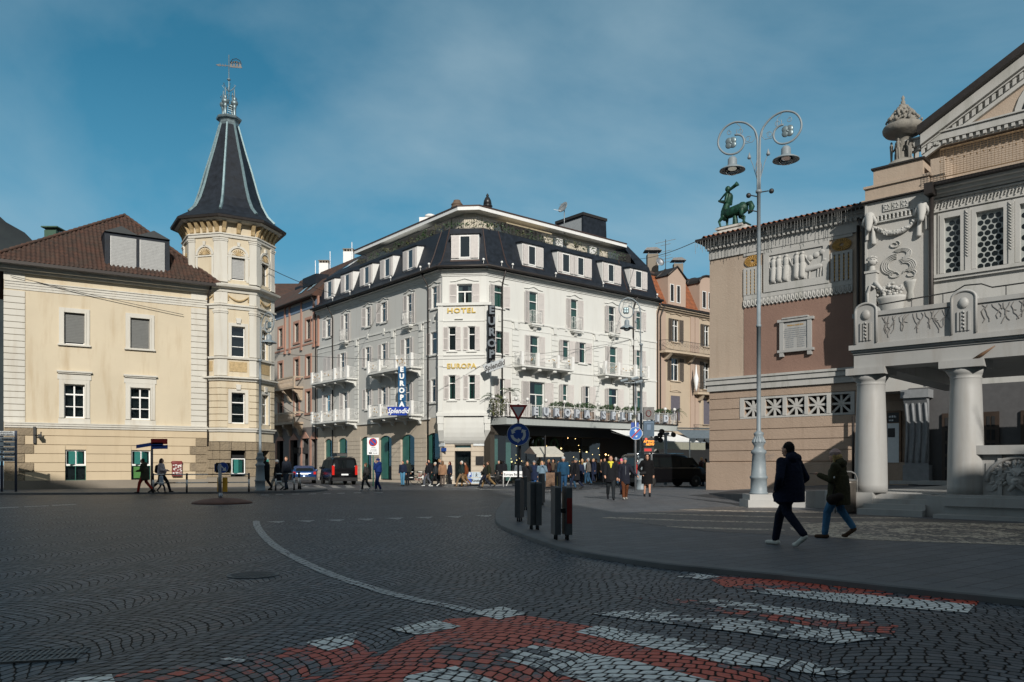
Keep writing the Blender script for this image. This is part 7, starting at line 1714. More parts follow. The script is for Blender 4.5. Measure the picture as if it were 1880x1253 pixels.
for s_,dx in ((-1,0),(1,-.25)):
 cc((.52+dx,s_*.17,1.35),(.5+dx,s_*.19,1.08),.19,.11);cc((.5+dx,s_*.19,1.08),(.72+dx,s_*.19,.9),.09,.065);cc((.72+dx,s_*.19,.9),(.66+dx,s_*.19,.53),.055,.07)
cc((.05,0,.5),(.02,0,1.2),.19,.13,8)
mb.tube([C_ @ V(p) for p in ((.75,0,1.7),(.98,0,1.68),(1.08,0,1.45),(1.0,0,1.2),(.85,0,1.1))],[.1,.16,.17,.12,.05],8)
bd=mb.obj('body',M['bronze'],root)
mb=MB();mb.tube([C_ @ V(p) for p in ((-1.0,-.02,2.22),(-.6,-.12,2.5),(-.2,-.16,2.72),(.15,-.18,2.88),(.28,-.18,2.95))],[.04,.06,.085,.11,.15],8);mb.obj('horn',M['bronze'],root)
mb=MB();mb.box((-.95,-.4,.5),(.85,.4,.56),C_);mb.obj('bronze_base',M['bronze'],root)
# poster case on the wall behind the first column
TWp=TW;a,b=TW.u(1628),TW.u(1656);mb=MB();z0,z1=TW.z(853,1642),TW.z(755,1642);mb.box((a,-.16,z0),(b,-.04,z1),TW.T);pc_=mb.obj('poster_case',M['wood']);tag(pc_,'framed poster case on the brown wall behind the first column','poster')
mb=MB();mb.box((a+.08,-.17,z0+.08),(b-.08,-.161,z1-.55),TW.T);mb.obj('paper',M['sign_white'],pc_);mb=MB();mb.box((a+.08,-.17,z1-.52),(b-.08,-.161,z1-.08),TW.T);mb.obj('header',M['black'],pc_)
mb=MB();scribble(mb,TW,a+.15,b-.2,z1-.3,-.172,.1,rs);scribble(mb,TW,a+.15,b-.3,z1-.45,-.172,.08,rs);mb.obj('lettering',M['letter_white'],pc_)
mb=MB();mb.box((a+.1,-.178,z0+1.2),(a+.4,-.171,z0+1.6),TW.T);mb.obj('printed_block',M['black'],pc_)
# icicle-free stain mark / bird-like fragment on the entablature
mb=MB();u_=TP.u(1803,.5);mb.tube([TP.P(u_-.22,-.47,4.32),TP.P(u_,-.5,4.42),TP.P(u_+.3,-.5,4.62)],[.02,.05,.012],6);mb.obj('broken_bracket',M['wood'],th)
# downpipe beside column
mb=MB();u_=TW.u(1571.5);mb.tube([TW.P(u_,-.35,.7),TW.P(u_,-.35,3.7)],.06,8);mb.obj('drainpipe',M['gutter'],th)
# ================================================================ STREET FURNITURE
def lamp(base,dz,arms,lab,ped=True,base_s=1.0,cams=False,L=1.0):
 root=thing('street_lamp',base,lab,'street lamp');bx,by,bz=base;T=Matrix.Translation(base)
 if ped:
  m_=MB();m_.box((-.5,-.5,-.15),(.5,.5,.25),T);m_.box((-.42,-.42,.25),(.42,.42,.43),T);m_.obj('stone_pedestal',M['marble'],root);z0=.43
 else: z0=0
 m_=MB();pf=[(.30,0),(.30,.05),(.27,.08),(.26,.5),(.29,.52),(.29,.58),(.25,.62),(.21,1.32),(.25,1.36),(.25,1.44),(.17,1.5),(.15,1.6),(.21,1.7),(.21,1.76),(.13,1.9),(.16,1.98),(.16,2.04),(.09,2.08),(.072,2.12),(.07,6.0-z0),(.085,6.0-z0),(.085,6.08-z0),(.066,6.09-z0),(.06,10.75+dz-z0),(.10,10.76+dz-z0),(.10,10.84+dz-z0),(.05,10.86+dz-z0)]
 pf=[(r*base_s if z<2.1 else r,z) for r,z in pf]
 m_.lathe(pf,16,T=T @ Matrix.Translation((0,0,z0)))
 for k in range(14): a=k*.4488;m_.cap((.2*base_s*math.cos(a),.2*base_s*math.sin(a),z0+1.74),(.135*base_s*math.cos(a),.135*base_s*math.sin(a),z0+1.9),.035,.02,T,6)
 m_.obj('shaft',M['lamp_grey'],root)
 for ang in arms:
  TA_=T @ Matrix.Rotation(ang,4,'Z') @ Matrix.Translation((0,0,dz)) @ Matrix.Diagonal((L,1,1,1))
  m_=MB();off=.035
  P_=[(off,0,10.8),(off,0,12.0),(.04,0,12.43),(.06,0,12.66),(.16,0,12.92),(.40,0,13.16),(.66,0,13.27),(.90,0,13.28),(1.15,0,13.17),(1.31,0,12.97),(1.37,0,12.72),(1.31,0,12.5),(1.14,0,12.31),(.93,0,12.23),(.70,0,12.25),(.54,0,12.38),(.48,0,12.56),(.53,0,12.74),(.66,0,12.84),(.80,0,12.86)]
  m_.tube([(V(p)) for p in catmull(P_,3)],.034,8,TA_)
  for (cx_,cz_,r0,r1,a0,a1) in ((.62,12.95,.05,.13,0,7),(.35,12.62,.05,.11,2,9),(.98,12.98,.04,.09,1,8)): m_.tube([(cx_+(r0+(r1-r0)*i/16)*math.cos(a0+(a1-a0)*i/16),0,cz_+(r0+(r1-r0)*i/16)*math.sin(a0+(a1-a0)*i/16)) for i in range(17)],.011,5,TA_)
  m_.tube([(.45,0,12.5),(.2,0,12.5),(.1,0,12.62),(.14,0,12.85)],.011,5,TA_);m_.tube([(.6,0,12.85),(.6,0,13.1),(.75,0,13.25)],.011,5,TA_)
  m_.tube([(.05,0,11.2),(.2,0,11.75),(.3,0,12.0)],.012,5,TA_);m_.lathe([(.05,0),(.07,.04),(.005,.22)],8,(.31,0,11.95),TA_)
  arm=m_.obj('scroll_arm',M['lamp_grey'],root)
  m_=MB()
  for k in range(4): a=math.pi/4+k*math.pi/2;m_.ball((.93+.1*math.cos(a),0,12.62+.1*math.sin(a)),(.12,.035,.12),TA_,10,6)
  m_.ball((.93,0,12.62),(.05,.05,.05),TA_);m_.obj('iron_flower',M['zinc'],arm)
  lr=(.88,0,12.2)
  m_=MB();m_.tube([(.88,0,12.24),(.88,0,12.12)],.012,5,TA_);m_.lathe([(.02,12.14),(.10,12.12),(.15,12.05),(.155,11.86),(.17,11.82),(.28,11.78),(.42,11.70),(.43,11.67),(.41,11.665),(.2,11.74),(.01,11.76)],24,(.88,0,0),TA_);m_.obj('lamp_shade',M['lamp_grey'],root)
  m_=MB();m_.lathe([(.24,11.71),(.22,11.62),(.15,11.55),(.01,11.52)],18,(.88,0,0),TA_);m_.obj('lamp_glass',M['lamp_glass'],root)
 m_=MB()
 if cams:
  for s_,z in ((-1,10.35),(1,10.5),(-1,9.85)): m_.tube([(0,0,z),(s_*.3,-.1,z+.02)],.02,5,T);m_.ball((s_*.38,-.14,z),.085 if z>10 else .04,T)
  m_.tube([(-.04,0,11.0),(-.11,0,11.3),(-.05,0,11.6)],.012,4,T);m_.tube([(.04,0,11.0),(.11,0,11.3),(.05,0,11.6)],.012,4,T)
  m_.obj('small_spotlights',M['iron'],root)
 return root
LB=gp(1386,925);lamp(V((8.24,26.6,.1)),-.27,[R(-31),R(149)],'tall grey lamp post with two scroll arms and bell lamps before the theatre',cams=True)
q=gp(1174,904);lamp(V((6.89,42.5,q.z)),-3.05,[R(178)],'grey lamp post with one scroll arm and bell lamp before the hotel restaurant',ped=False,base_s=.95,L=.86)
q=ground_at(478,898,.1);lamp(V((-13.6,43.0,.1)),-3.75,[R(-35)],'grey one-armed ornate lamp post at the kerb beside the turret',ped=False,L=.84)
def disc(mb,c,r,y0,y1,T,n=28): mb.prism([(c[0]+r*math.cos(2*math.pi*i/n),c[1]+r*math.sin(2*math.pi*i/n)) for i in range(n)],y0,y1,T)
def arc_arrow(mb,T,y,R0,R1,a0,a1,n=9):
 for i in range(n):
  t0=a0+(a1-a0)*i/n;t1=a0+(a1-a0)*(i+1)/n
  mb.prism([(R0*math.cos(t0),R0*math.sin(t0)),(R1*math.cos(t0),R1*math.sin(t0)),(R1*math.cos(t1),R1*math.sin(t1)),(R0*math.cos(t1),R0*math.sin(t1))],y-.003,y,T)
 rm=(R0+R1)/2;d=1 if a1>a0 else -1;h_=(R1-R0)*1.05
 mb.prism([((rm-h_)*math.cos(a1),(rm-h_)*math.sin(a1)),((rm+h_)*math.cos(a1),(rm+h_)*math.sin(a1)),(rm*math.cos(a1+d*.55),rm*math.sin(a1+d*.55))],y-.003,y,T)
# give way + roundabout
Y0=21.6;p=at(951.5,798,Y0);root=thing('road_sign',(p.x,Y0,.08),'give way triangle above a blue roundabout disc on a dark post at the kerb','road sign')
T=Matrix.Translation((p.x,Y0,p.z));s_=Y0/F_
m_=MB();m_.tube([(p.x,Y0+.05,.08),(p.x,Y0+.05,3.15)],.032,8);m_.obj('post',smat('dark_grey_post',(.06,.065,.07),.5),root)
m_=MB();disc(m_,(0,0),20.8*s_,0,.02,T,36);m_.cur=0;o=m_.obj('roundabout_disc',M['sign_blue'],root)
m_=MB();m_.tube([(20.3*s_*math.cos(t),-.002,20.3*s_*math.sin(t)) for t in [2*math.pi*i/36 for i in range(36)]],.007,4,T,closed=True)
for k in range(3): a=R(150)+k*2*math.pi/3;arc_arrow(m_,T,-.002,9.0*s_,14.0*s_,a-R(85)+R(0),a-R(5))
m_.obj('white_arrows',M['sign_white'],o)
T2=Matrix.Translation((p.x,Y0,at(0,743.5,Y0).z));w2=17*s_;hh=31*s_
m_=MB();m_.prism([(-w2,0),(w2,0),(0,-hh)],0,.018,T2);o=m_.obj('give_way_triangle',M['sign_red'],root)
m_=MB();m_.prism([(-w2*.64,-hh*.13),(w2*.64,-hh*.13),(0,-hh*.75)],-.004,0,T2);m_.obj('white_field',M['sign_white'],o)
# end of path sign with cameras
Y0=41.0;s_=Y0/F_;p=at(1167,796,Y0);g_=gp(1167,903);root=thing('road_sign',(p.x,Y0,g_.z),'blue disc crossed by a red bar on a thin grey pole with cameras on top','road sign')
m_=MB();m_.tube([(p.x,Y0+.05,g_.z),(p.x,Y0+.05,at(0,697,Y0).z)],.055,8);m_.obj('post',M['steel'],root)
T=Matrix.Translation((p.x,Y0-.03,p.z));m_=MB();disc(m_,(0,0),12*s_,0,.02,T,30);o=m_.obj('blue_disc',smat('bright_sign_blue',(.02,.14,.45),.35),root)
m_=MB();m_.tube([(11.7*s_*math.cos(t),-.002,11.7*s_*math.sin(t)) for t in [2*math.pi*i/30 for i in range(30)]],.012,4,T,closed=True)
m_.prism([(-.03,-.02),(.03,-.02),(.03,.2),(-.03,.2)],-.004,0,T);m_.prism([(-.09,.12),(.09,.12),(0,.27)],-.005,0,T);m_.prism([(-.02,-.2),(.06,-.2),(.1,-.12),(0,-.12)],-.004,0,T);m_.obj('white_symbols',M['sign_white'],o)
m_=MB();m_.prism([(-8.4*s_-.02,-8.0*s_),(-8.0*s_+.02,-8.6*s_-.02),(8.4*s_+.02,8.0*s_),(8.0*s_-.02,8.6*s_+.02)],-.009,-.006,T);m_.obj('red_bar',M['sign_red'],o)
m_=MB();c_=at(1160,698,Y0)
for dx,dy in ((-.45,.02),(.1,.12),(.32,-.05)): m_.cap((c_.x+dx-.12,Y0-.2,c_.z+dy-.1),(c_.x+dx+.2,Y0+.1,c_.z+dy),.07,.08)
m_.tube([(c_.x-.4,Y0,c_.z-.15),(c_.x+.5,Y0,c_.z-.15)],.03,5);m_.obj('camera',M['lamp_grey'],root)
m_=MB();a=at(1159.5,762,Y0);b=at(1167,772.5,Y0);m_.box((a.x,Y0-.02,b.z),(b.x,Y0+.02,a.z));m_.obj('notice_plate',smat('cream_plate',(.5,.48,.36),.6),root)
m_=MB();a=at(1159,776,Y0);b=at(1173,787,Y0);m_.box((a.x,Y0+.06,b.z),(b.x,Y0+.09,a.z));m_.obj('blue_plate',M['sign_blue'],root)
# variable message sign
Y0=41.8;f=lambda px,py: at(px,py,Y0)
a,b=f(1181,748),f(1200.5,836);root=thing('message_sign',((a.x+b.x)/2,Y0,gp(1190,903).z),'grey electronic message sign with orange letters beside the single-armed lamp post','road sign')
m_=MB();m_.tube([(b.x-.1,Y0+.15,.15),(b.x-.1,Y0+.15,a.z)],.06,8);m_.obj('post',M['steel'],root)
for y0,y1,nm,mt in ((748,771,'top_panel','cast'),(773,802,'blue_panel','bp'),(804,819,'led_panel','black'),(822,831,'lower_panel','black')):
 if mt=='bp': M['bp']=smat('blue_grey_panel',(.035,.075,.12),.4)
 m_=MB();m_.box((a.x,Y0-.1,f(0,y1).z),(b.x,Y0+.12,f(0,y0).z));o=m_.obj(nm,M[mt],root)
 if nm=='top_panel': m_=MB();T=Matrix.Translation(((a.x+b.x)/2-.02,Y0-.11,f(0,759.5).z));m_.tube([(.13*math.cos(t),0,.16*math.sin(t)) for t in [2*math.pi*i/20 for i in range(20)]],.022,5,T,closed=True);m_.obj('red_ring',smat('dim_red',(.12,.01,.01),.4),o)
 if nm=='blue_panel': m_=MB();m_.box(((a.x+b.x)/2-.1,Y0-.115,f(0,790).z),((a.x+b.x)/2+.1,Y0-.101,f(0,780).z));m_.box((a.x+.05,Y0-.115,f(0,777).z),(b.x-.05,Y0-.101,f(0,775.5).z));m_.obj('pictogram',smat('faded_blue',(.1,.16,.24),.5),o)
 if nm=='led_panel':
  m_=MB();T=Matrix.Translation(((a.x+b.x)/2,Y0-.11,f(0,812).z));add_text(m_,'ATTIVO',.155,T @ Matrix.Translation((0,0,.02)),ext=.004,bold=.004);add_text(m_,'AKTIV',.155,T @ Matrix.Translation((.06,0,-.13)),ext=.004,bold=.004);m_.obj('led_text',smat('orange_led',(.8,.3,.02),.4,emit=(1,.30,.02),es=1.6),o)
  m_=MB();disc(m_,(a.x+.13,f(0,806.8).z),.055,Y0-.115,Y0-.101,I4,12);m_.obj('red_light',smat('red_led',(.8,.05,.03),.4,emit=(1,.06,.03),es=1.8),o)
 if nm=='lower_panel': m_=MB();m_.box((a.x+.04,Y0-.112,f(0,829).z),(b.x-.14,Y0-.101,f(0,824).z));m_.obj('red_text',smat('red_led_text',(.3,.01,.01),.4,emit=(1,.03,.02),es=.3),o)
# no parking sign
Y0=55.5;p=at(685,820,Y0);root=thing('road_sign',(p.x,Y0,.06),'white board with round no parking symbol on a green post beside the black van','road sign')
m_=MB();m_.tube([(p.x,Y0+.06,0),(p.x,Y0+.06,at(0,806,Y0).z)],.05,8);m_.obj('post',smat('green_post',(.05,.14,.1),.5),root)
a,b=at(674,804,Y0),at(695.5,835.5,Y0);m_=MB();m_.box((a.x,Y0,b.z),(b.x,Y0+.03,a.z));o=m_.obj('board',M['letter_white'],root)
T=Matrix.Translation(((a.x+b.x)/2,Y0-.01,at(0,812.3,Y0).z));m_=MB();disc(m_,(0,0),.29,0,.008,T);m_.obj('red_ring',M['sign_red'],o);m_=MB();disc(m_,(0,0),.215,-.005,0,T);m_.obj('blue_field',M['sign_blue'],o)
m_=MB();m_.prism([(-.19,.12),(-.12,.19),(.19,-.12),(.12,-.19)],-.01,-.006,T);m_.obj('red_bar',M['sign_red'],o)
m_=MB();fr_=Fr((a.x,Y0),(1,0));rs=random.Random(3)
for i,(l,r) in enumerate(((.3,.6),(.25,.65),(.2,.72))): scribble(m_,fr_,l,r,at(0,822.5+i*3.2,Y0).z,-.001,.05,rs)
m_.box((.12,-.004,at(0,833.5,Y0).z),(.34,-.001,at(0,831,Y0).z),fr_.T);scribble(m_,fr_,.4,.72,at(0,833,Y0).z,-.001,.05,rs);m_.obj('small_text',M['black'],o)
# hotel and street direction boards, far left
Y0=41.5;root=thing('direction_sign',(at(14,900,Y0).x,Y0,.1),'stack of six white direction boards on two dark posts at the left edge','road sign')
m_=MB()
for px in (1.5,27.5): m_.nxt();x=at(px,0,Y0).x;m_.tube([(x,Y0+.08,.1),(x,Y0+.08,at(0,791,Y0).z)],.06,8)
m_.obj('post',smat('blue_grey_post',(.06,.07,.10),.5),root)
names=[('Freiheitsstraße','C. della Libertà'),('Désirée',None),('Flora',None),('Villa Tyrol',None),('Meranerhof',None),('Bellevue',None)]
for i,(n1_,n2_) in enumerate(names):
 y0,y1=(792,800.5) if i==0 else (803+(i-1)*9.2,810.5+(i-1)*9.2);a,b=at(-22,y0,Y0),at(26.5,y1,Y0);m_=MB();m_.box((a.x,Y0,b.z),(b.x,Y0+.04,a.z));o=m_.obj('direction_board',M['sign_white'],root)
 m_=MB();T=Matrix.Translation((at(13,0,Y0).x,Y0-.005,(a.z+b.z)/2));
 if n2_: add_text(m_,n1_,.13,T @ Matrix.Translation((-.1,0,.06)),ext=.003);add_text(m_,n2_,.13,T @ Matrix.Translation((-.1,0,-.06)),ext=.003)
 else: add_text(m_,n1_,.17,T,ext=.003,bold=.003)
 m_.obj('lettering',M['black'],o)
# finger post
Y0=41.2;p=at(279,905,Y0);root=thing('finger_post',(p.x,Y0,.1),'dark finger post with one red and three blue pointing boards before the yellow house','road sign')
m_=MB();m_.tube([(p.x,Y0,.1),(p.x,Y0,at(0,807,Y0).z)],.055,8);m_.obj('post',smat('dark_blue_post',(.02,.035,.06),.5),root)
for x0,y0,x1,y1,h_,mk in ((278,811,308,811,.14,'sign_red'),(280,816.5,300,816.5,.1,'sign_blue'),(280,821.5,308.5,821,.1,'sign_blue'),(251,820.5,279,816,.09,'sign_blue')):
 a,b=at(x0,y0,Y0),at(x1,y1,Y0);m_=MB();m_.prism([(a.x,a.z-h_),(b.x,b.z-h_),(b.x,b.z+h_),(a.x,a.z+h_)],Y0-.06,Y0-.03);m_.obj('pointing_board',M[mk],root)
# island sign
Y0=ISL.y;root=thing('keep_right_sign',(ISL.x,ISL.y,.2),'blue keep right arrow sign above a yellow panel on the traffic island','road sign');f=lambda px,py,d=0: at(px,py,Y0+d)
m_=MB()
for px in (402.5,405.5): m_.nxt();x=f(px,0).x;m_.tube([(x,Y0,.17),(x,Y0,f(0,852).z)],.035,7)
m_.tube([(f(407,0).x,Y0-.1,.15),(f(407,0).x,Y0-.1,f(0,905).z)],.07,8);m_.obj('post',M['steel'],root)
for x0,x1,d in ((398,402.5,.05),(407,416,.08)): a,b=f(x0,877),f(x1,903.5);m_=MB();m_.box((a.x,Y0+d,b.z),(b.x,Y0+d+.03,a.z));m_.obj('yellow_panel',smat('yellow_panel',(.70,.38,.03),.5),root)
m_=MB();a,b=f(396,850),f(421,868.5);m_.prism([(a.x,b.z),(b.x,b.z),(b.x+.03,(a.z+b.z)/2),(b.x,a.z),(a.x,a.z),(a.x-.03,(a.z+b.z)/2)],Y0+.02,Y0+.1);m_.obj('dark_housing',M['black'],root)
m_=MB();a,b=f(391,852),f(396,867);m_.box((a.x,Y0+.15,b.z),(b.x,Y0+.18,a.z));m_.obj('side_plate',M['sign_blue'],root)
c_=f(409.5,859);T=Matrix.Translation((c_.x,Y0-.02,c_.z));m_=MB();disc(m_,(0,0),.215,0,.02,T);o=m_.obj('blue_disc',M['sign_blue'],root)
m_=MB();m_.prism([(-.13,.10),(-.10,.13),(.07,-.04),(.04,-.07)],-.004,0,T);m_.prism([(.13,-.13),(.115,.03),(-.03,-.115)],-.005,0,T);m_.tube([(.21*math.cos(t),-.001,.21*math.sin(t)) for t in [2*math.pi*i/28 for i in range(28)]],.005,4,T,closed=True);m_.obj('white_arrow',M['sign_white'],o)
# bollards of the square
M['bollard']=smat('bollard_grey',(.075,.085,.092),.5,.3,var=.15,sc=5)
M['refl']=smat('red_reflector',(.16,.008,.006),.3)
def bollard_mesh():
 root=None
bspec=[(953,957.5,880,'leftmost grey slab bollard at the kerb, under the roundabout sign'),(966,937,874.5,'grey slab bollard half hidden behind the leftmost one'),(981.5,972.5,885,'broad grey slab bollard standing nearest the kerb, third from left'),(994,928,869.5,'slim far grey bollard behind the third one'),(1024,928,866.5,'far grey bollard with a pale stripe rising behind the red-striped one'),(1035,991,893,'nearest grey bollard of two plates with a red reflective stripe')]
for i,(px,fy,ty,lab) in enumerate(bspec):
 g_=gp(px,fy);Hb=at(px,ty,g_.y).z-g_.z;root=thing('bollard',g_,lab,'bollard','grey slab bollards along the kerb');T=Matrix.Translation(g_) @ Matrix.Rotation(R(12 if i in (2,5) else -20),4,'Z')
 wd=.14 if i != 5 else .055;gap=.085
 for s_ in (-1,1):
  if i==5: x0,x1=(-.20,-.085) if s_<0 else (.0,.115)
  elif i==2: x0,x1=(-.12,-.005) if s_<0 else (.0,.115)
  else: x0,x1=(-.075,-.005) if s_<0 else (.0,.09)
  m_=MB();yo=(.05 if s_<0 else -.03);
  pr2=[(-.16+yo,.1),(.16+yo,.1),(.16+yo,Hb-.03),(.12+yo,Hb),(-.12+yo,Hb),(-.16+yo,Hb-.03)]
  m_.prism(pr2,x0,x1,T,ax='yz');pl_=m_.obj('plate',M['bollard'],root)
  if s_>0 and i==5: m_=MB();m_.box((x0+.008,yo-.165,Hb-.72+.02),(x1-.008,yo-.161,Hb-.22),T);m_.obj('red_stripe',M['refl'],pl_)
  if s_>0 and i==4: m_=MB();m_.box((x0+.03,yo-.165,Hb-.5),(x0+.05,yo-.161,Hb-.15),T);m_.obj('pale_stripe',M['gold_letter'],pl_)
  m_=MB();m_.tube([T @ V(((x0+x1)/2,-.06+yo,-.01)),T @ V(((x0+x1)/2,-.06+yo,.12))],.022,6);m_.tube([T @ V(((x0+x1)/2,.08+yo,-.01)),T @ V(((x0+x1)/2,.08+yo,.12))],.022,6);m_.obj('foot',M['black'],root)
 m_=MB();m_.box((-.17 if i==5 else -.06,-.1,Hb-.5),(.1 if i==5 else .06,.12,Hb-.42),T);m_.obj('crosspiece',M['black'],root)
# striped railing along the left kerb
def striped(mb_b,mb_w,p,q,r,n,start=0):
 for i in range(n): a=p.lerp(q,i/n);b=p.lerp(q,(i+1)/n);(mb_w if (i+start) % 2 else mb_b).tube([a,b],r,8)
def fence_run(pts,lab,posts=True):
 root=thing('striped_railing',pts[0],lab,'railing','black and white striped railings');b_,w_=MB(),MB()
 for p in pts: b_.nxt();striped(b_,w_,p,p+V((0,0,.98)),.048,3,0)
 o=b_.obj('post',M['black'],root)
 for p,q in zip(pts[:-1],pts[1:]):
  for z in (.92,.5): n=max(3,int((q-p).length/1.1)|1);b_=MB();striped(b_,w_,p+V((0,0,z)),q+V((0,0,z)),.03,n,1);b_.obj('rail',M['black'],root)
 w_.obj('white_sections',M['white_paint'],root)
P_=[ground_at(x,y,.1) for x,y in ((281,905.5),(343,905),(457,903.5))];fence_run(P_,'black and white striped railing running along the kerb in front of the yellow house')
P_=[ground_at(x,y,.1) for x,y in ((506,901.3),(540,900.5))];fence_run(P_,'short striped railing where pedestrians pass right of the turret')
for i,(x,y) in enumerate(((548,898.5),(552,899))):
 g_=ground_at(x,y,.1);b_,w_=MB(),MB();T_=g_+V((-.12 if i else .05,0,1.0));striped(b_,w_,g_,T_,.055,3,0);root=b_.obj('striped_post',M['black']);tag(root,['upright black and white post at the end of the left pavement','leaning black and white post at the tip of the left pavement'][i],'bollard');w_.obj('white_section',M['white_paint'],root)
for xs_,lab in (((749.5,776.5),'striped railing at the kerb below the arches, left of the parked bicycles'),((809,829),'striped railing beside the parked bicycles near the corner door'),((884,912),'striped railing behind the parking board at the hotel corner')):
 fence_run([ground_at(x,889.5,.06) for x in xs_],lab)
# parking / route board and banner
Y0=56.0;a,b=at(857,867,Y0),at(883,888,Y0);root=thing('info_board',((a.x+b.x)/2,Y0,.06),'two stacked pale boards with a blue parking symbol and the word Route','sign');zm=(a.z+b.z)/2
for z0,z1 in ((zm+.02,a.z),(b.z,zm-.02)): m_=MB();m_.box((a.x,Y0,z0),(b.x,Y0+.04,z1));m_.obj('board',smat('pale_blue_board',(.42,.50,.56),.5),root)
m_=MB();m_.box((a.x+.06,Y0-.01,zm+.06),(a.x+.34,Y0-.001,a.z-.05));m_.box((a.x+.04,Y0-.01,b.z+.05),(a.x+.34,Y0-.001,zm-.06));m_.obj('blue_square',M['sign_blue'],root)
m_=MB();add_text(m_,'P',.36,Matrix.Translation((a.x+.2,Y0-.02,(zm+a.z)/2)),ext=.005,bold=.01);m_.obj('white_letter',M['letter_white'],root)
m_=MB();add_text(m_,'Route',.27,Matrix.Translation((a.x+.66,Y0-.01,(zm+b.z)/2)),ext=.004,bold=.008);xx,zz2=a.x+.68,(zm+a.z)/2;m_.ball((xx,Y0-.01,zz2+.12),(.03,.01,.03));m_.tube([(xx,Y0-.01,zz2+.08),(xx,Y0-.01,zz2-.02),(xx-.06,Y0-.01,zz2-.12)],.02,5);m_.tube([(xx,Y0-.01,zz2-.02),(xx+.06,Y0-.01,zz2-.12)],.02,5);m_.tube([(xx-.07,Y0-.01,zz2),(xx+.07,Y0-.01,zz2+.03)],.015,5);m_.tube([(a.x+.46,Y0-.005,zm+.04),(a.x+.46,Y0-.005,a.z-.04)],.005,4);m_.obj('black_lettering',M['black'],root)
m_=MB()
for x in (a.x+.1,b.x-.1): m_.nxt();m_.tube([(x,Y0+.06,.03),(x,Y0+.06,a.z)],.03,6)
m_.obj('post',M['steel'],root)
Y0=53.0;a,b=at(924,865.5,Y0),at(962,881,Y0);root=thing('banner',((a.x+b.x)/2,Y0,.06),'white banner with the words Europa Balance tied to a barrier','banner')
m_=MB();m_.box((a.x,Y0,b.z+.18),(b.x,Y0+.02,a.z));m_.obj('cloth',M['letter_white'],root);m_=MB();add_text(m_,'Europa Balance',.21,Matrix.Translation(((a.x+b.x)/2,Y0-.005,a.z-.22)),ext=.003,bold=.004);m_.obj('lettering',M['black'],root)
m_=MB()
for x in (a.x,b.x): m_.tube([(x,Y0+.03,.03),(x,Y0+.03,a.z)],.025,6)
m_.tube([(a.x+.2,Y0+.03,.1),(a.x+.5,Y0+.03,b.z+.2)],.02,5);m_.obj('frame',M['white_paint'],root)
# bicycles
def bicycle(c,ang,lab,col=(.02,.02,.02),moto=False):
 root=thing('bicycle' if not moto else 'scooter',c,lab,'bicycle' if not moto else 'scooter');T=Matrix.Translation(c) @ Matrix.Rotation(ang,4,'Z');r=.33
 for x in (-.52,.52):
  m_=MB();m_.tube([(x+r*math.cos(t),0,r+r*math.sin(t)) for t in [2*math.pi*i/20 for i in range(20)]],.022 if not moto else .06,6,T,closed=True);wh=m_.obj('wheel',M['black'],root)
  m_=MB()
  for k in range(8): t=k*math.pi/4;m_.tube([(x,0,r),(x+r*math.cos(t),0,r+r*math.sin(t))],.004,3,T,cap=False)
  m_.ball((x,0,r),.04,T);m_.obj('spokes',M['steel'],wh)
 m_=MB();t_=.02 if not moto else .06
 for pth in (((-.52,0,r),(-.15,0,.62),(.38,0,.8)),((-.15,0,.85),(-.15,0,.62),(-.05,0,.3),(-.52,0,r)),((-.05,0,.3),(.38,0,.75)),((.52,0,r),(.38,0,.78),(.34,0,1.0))): m_.tube(pth,t_,6,T)
 if moto: m_.cap((-.5,0,.6),(.1,0,.55),.16,.14,T);m_.cap((.35,0,.45),(.38,0,.9),.12,.1,T)
 m_.obj('frame',smat('bike_paint',col,.35),root)
 m_=MB();m_.tube([(.28,-.28,1.03),(.36,0,1.0),(.28,.28,1.03)],.014,6,T);m_.obj('handlebar',M['steel'],root)
 m_=MB();m_.cap((-.28,0,.9),(-.02,0,.88),.07,.035,T);m_.obj('saddle',M['black'],root)
for px,py,an,lab,cl_,mo in ((773,889,20,'dark bicycle with a red frame leaning at the arches, leftmost',(.25,.02,.02),False),(790,888.5,10,'bicycle behind the pedestrians left of the corner door',(.02,.05,.08),False),(829,888,15,'bicycle parked in front of the corner door railing',(.03,.03,.03),False),(905,890.5,5,'black scooter parked behind the parking board',(.02,.02,.02),True)):
 bicycle(ground_at(px,py,.06),R(an),lab,cl_,mo)
# litter bin
g_=gp(1560,944);root=thing('litter_bin',g_,'brown cylindrical litter bin with an arched metal handle beside the first column','litter bin');T=Matrix.Translation(g_+V((0,.25,0)))
m_=MB();m_.lathe([(.26,.03),(.27,.06),(.28,.85),(.29,.88),(.29,.93),(.27,.95)],24,T=T);m_.obj('drum',smat('brown_metal',(.13,.115,.10),.4,.5,var=.15),root)
m_=MB();m_.tube([(.32,0,0),(.32,0,1.02),(.26,0,1.16),(.14,0,1.22),(-.1,0,1.22)],.028,8,T);m_.tube([(-.3,.05,0),(-.3,.05,.9)],.02,6,T);m_.obj('handle',M['cast'],root)
m_=MB();m_.lathe([(.275,.951),(.275,.99),(.05,1.03),(.01,1.03)],20,T=T);m_.obj('lid',M['cast'],root)
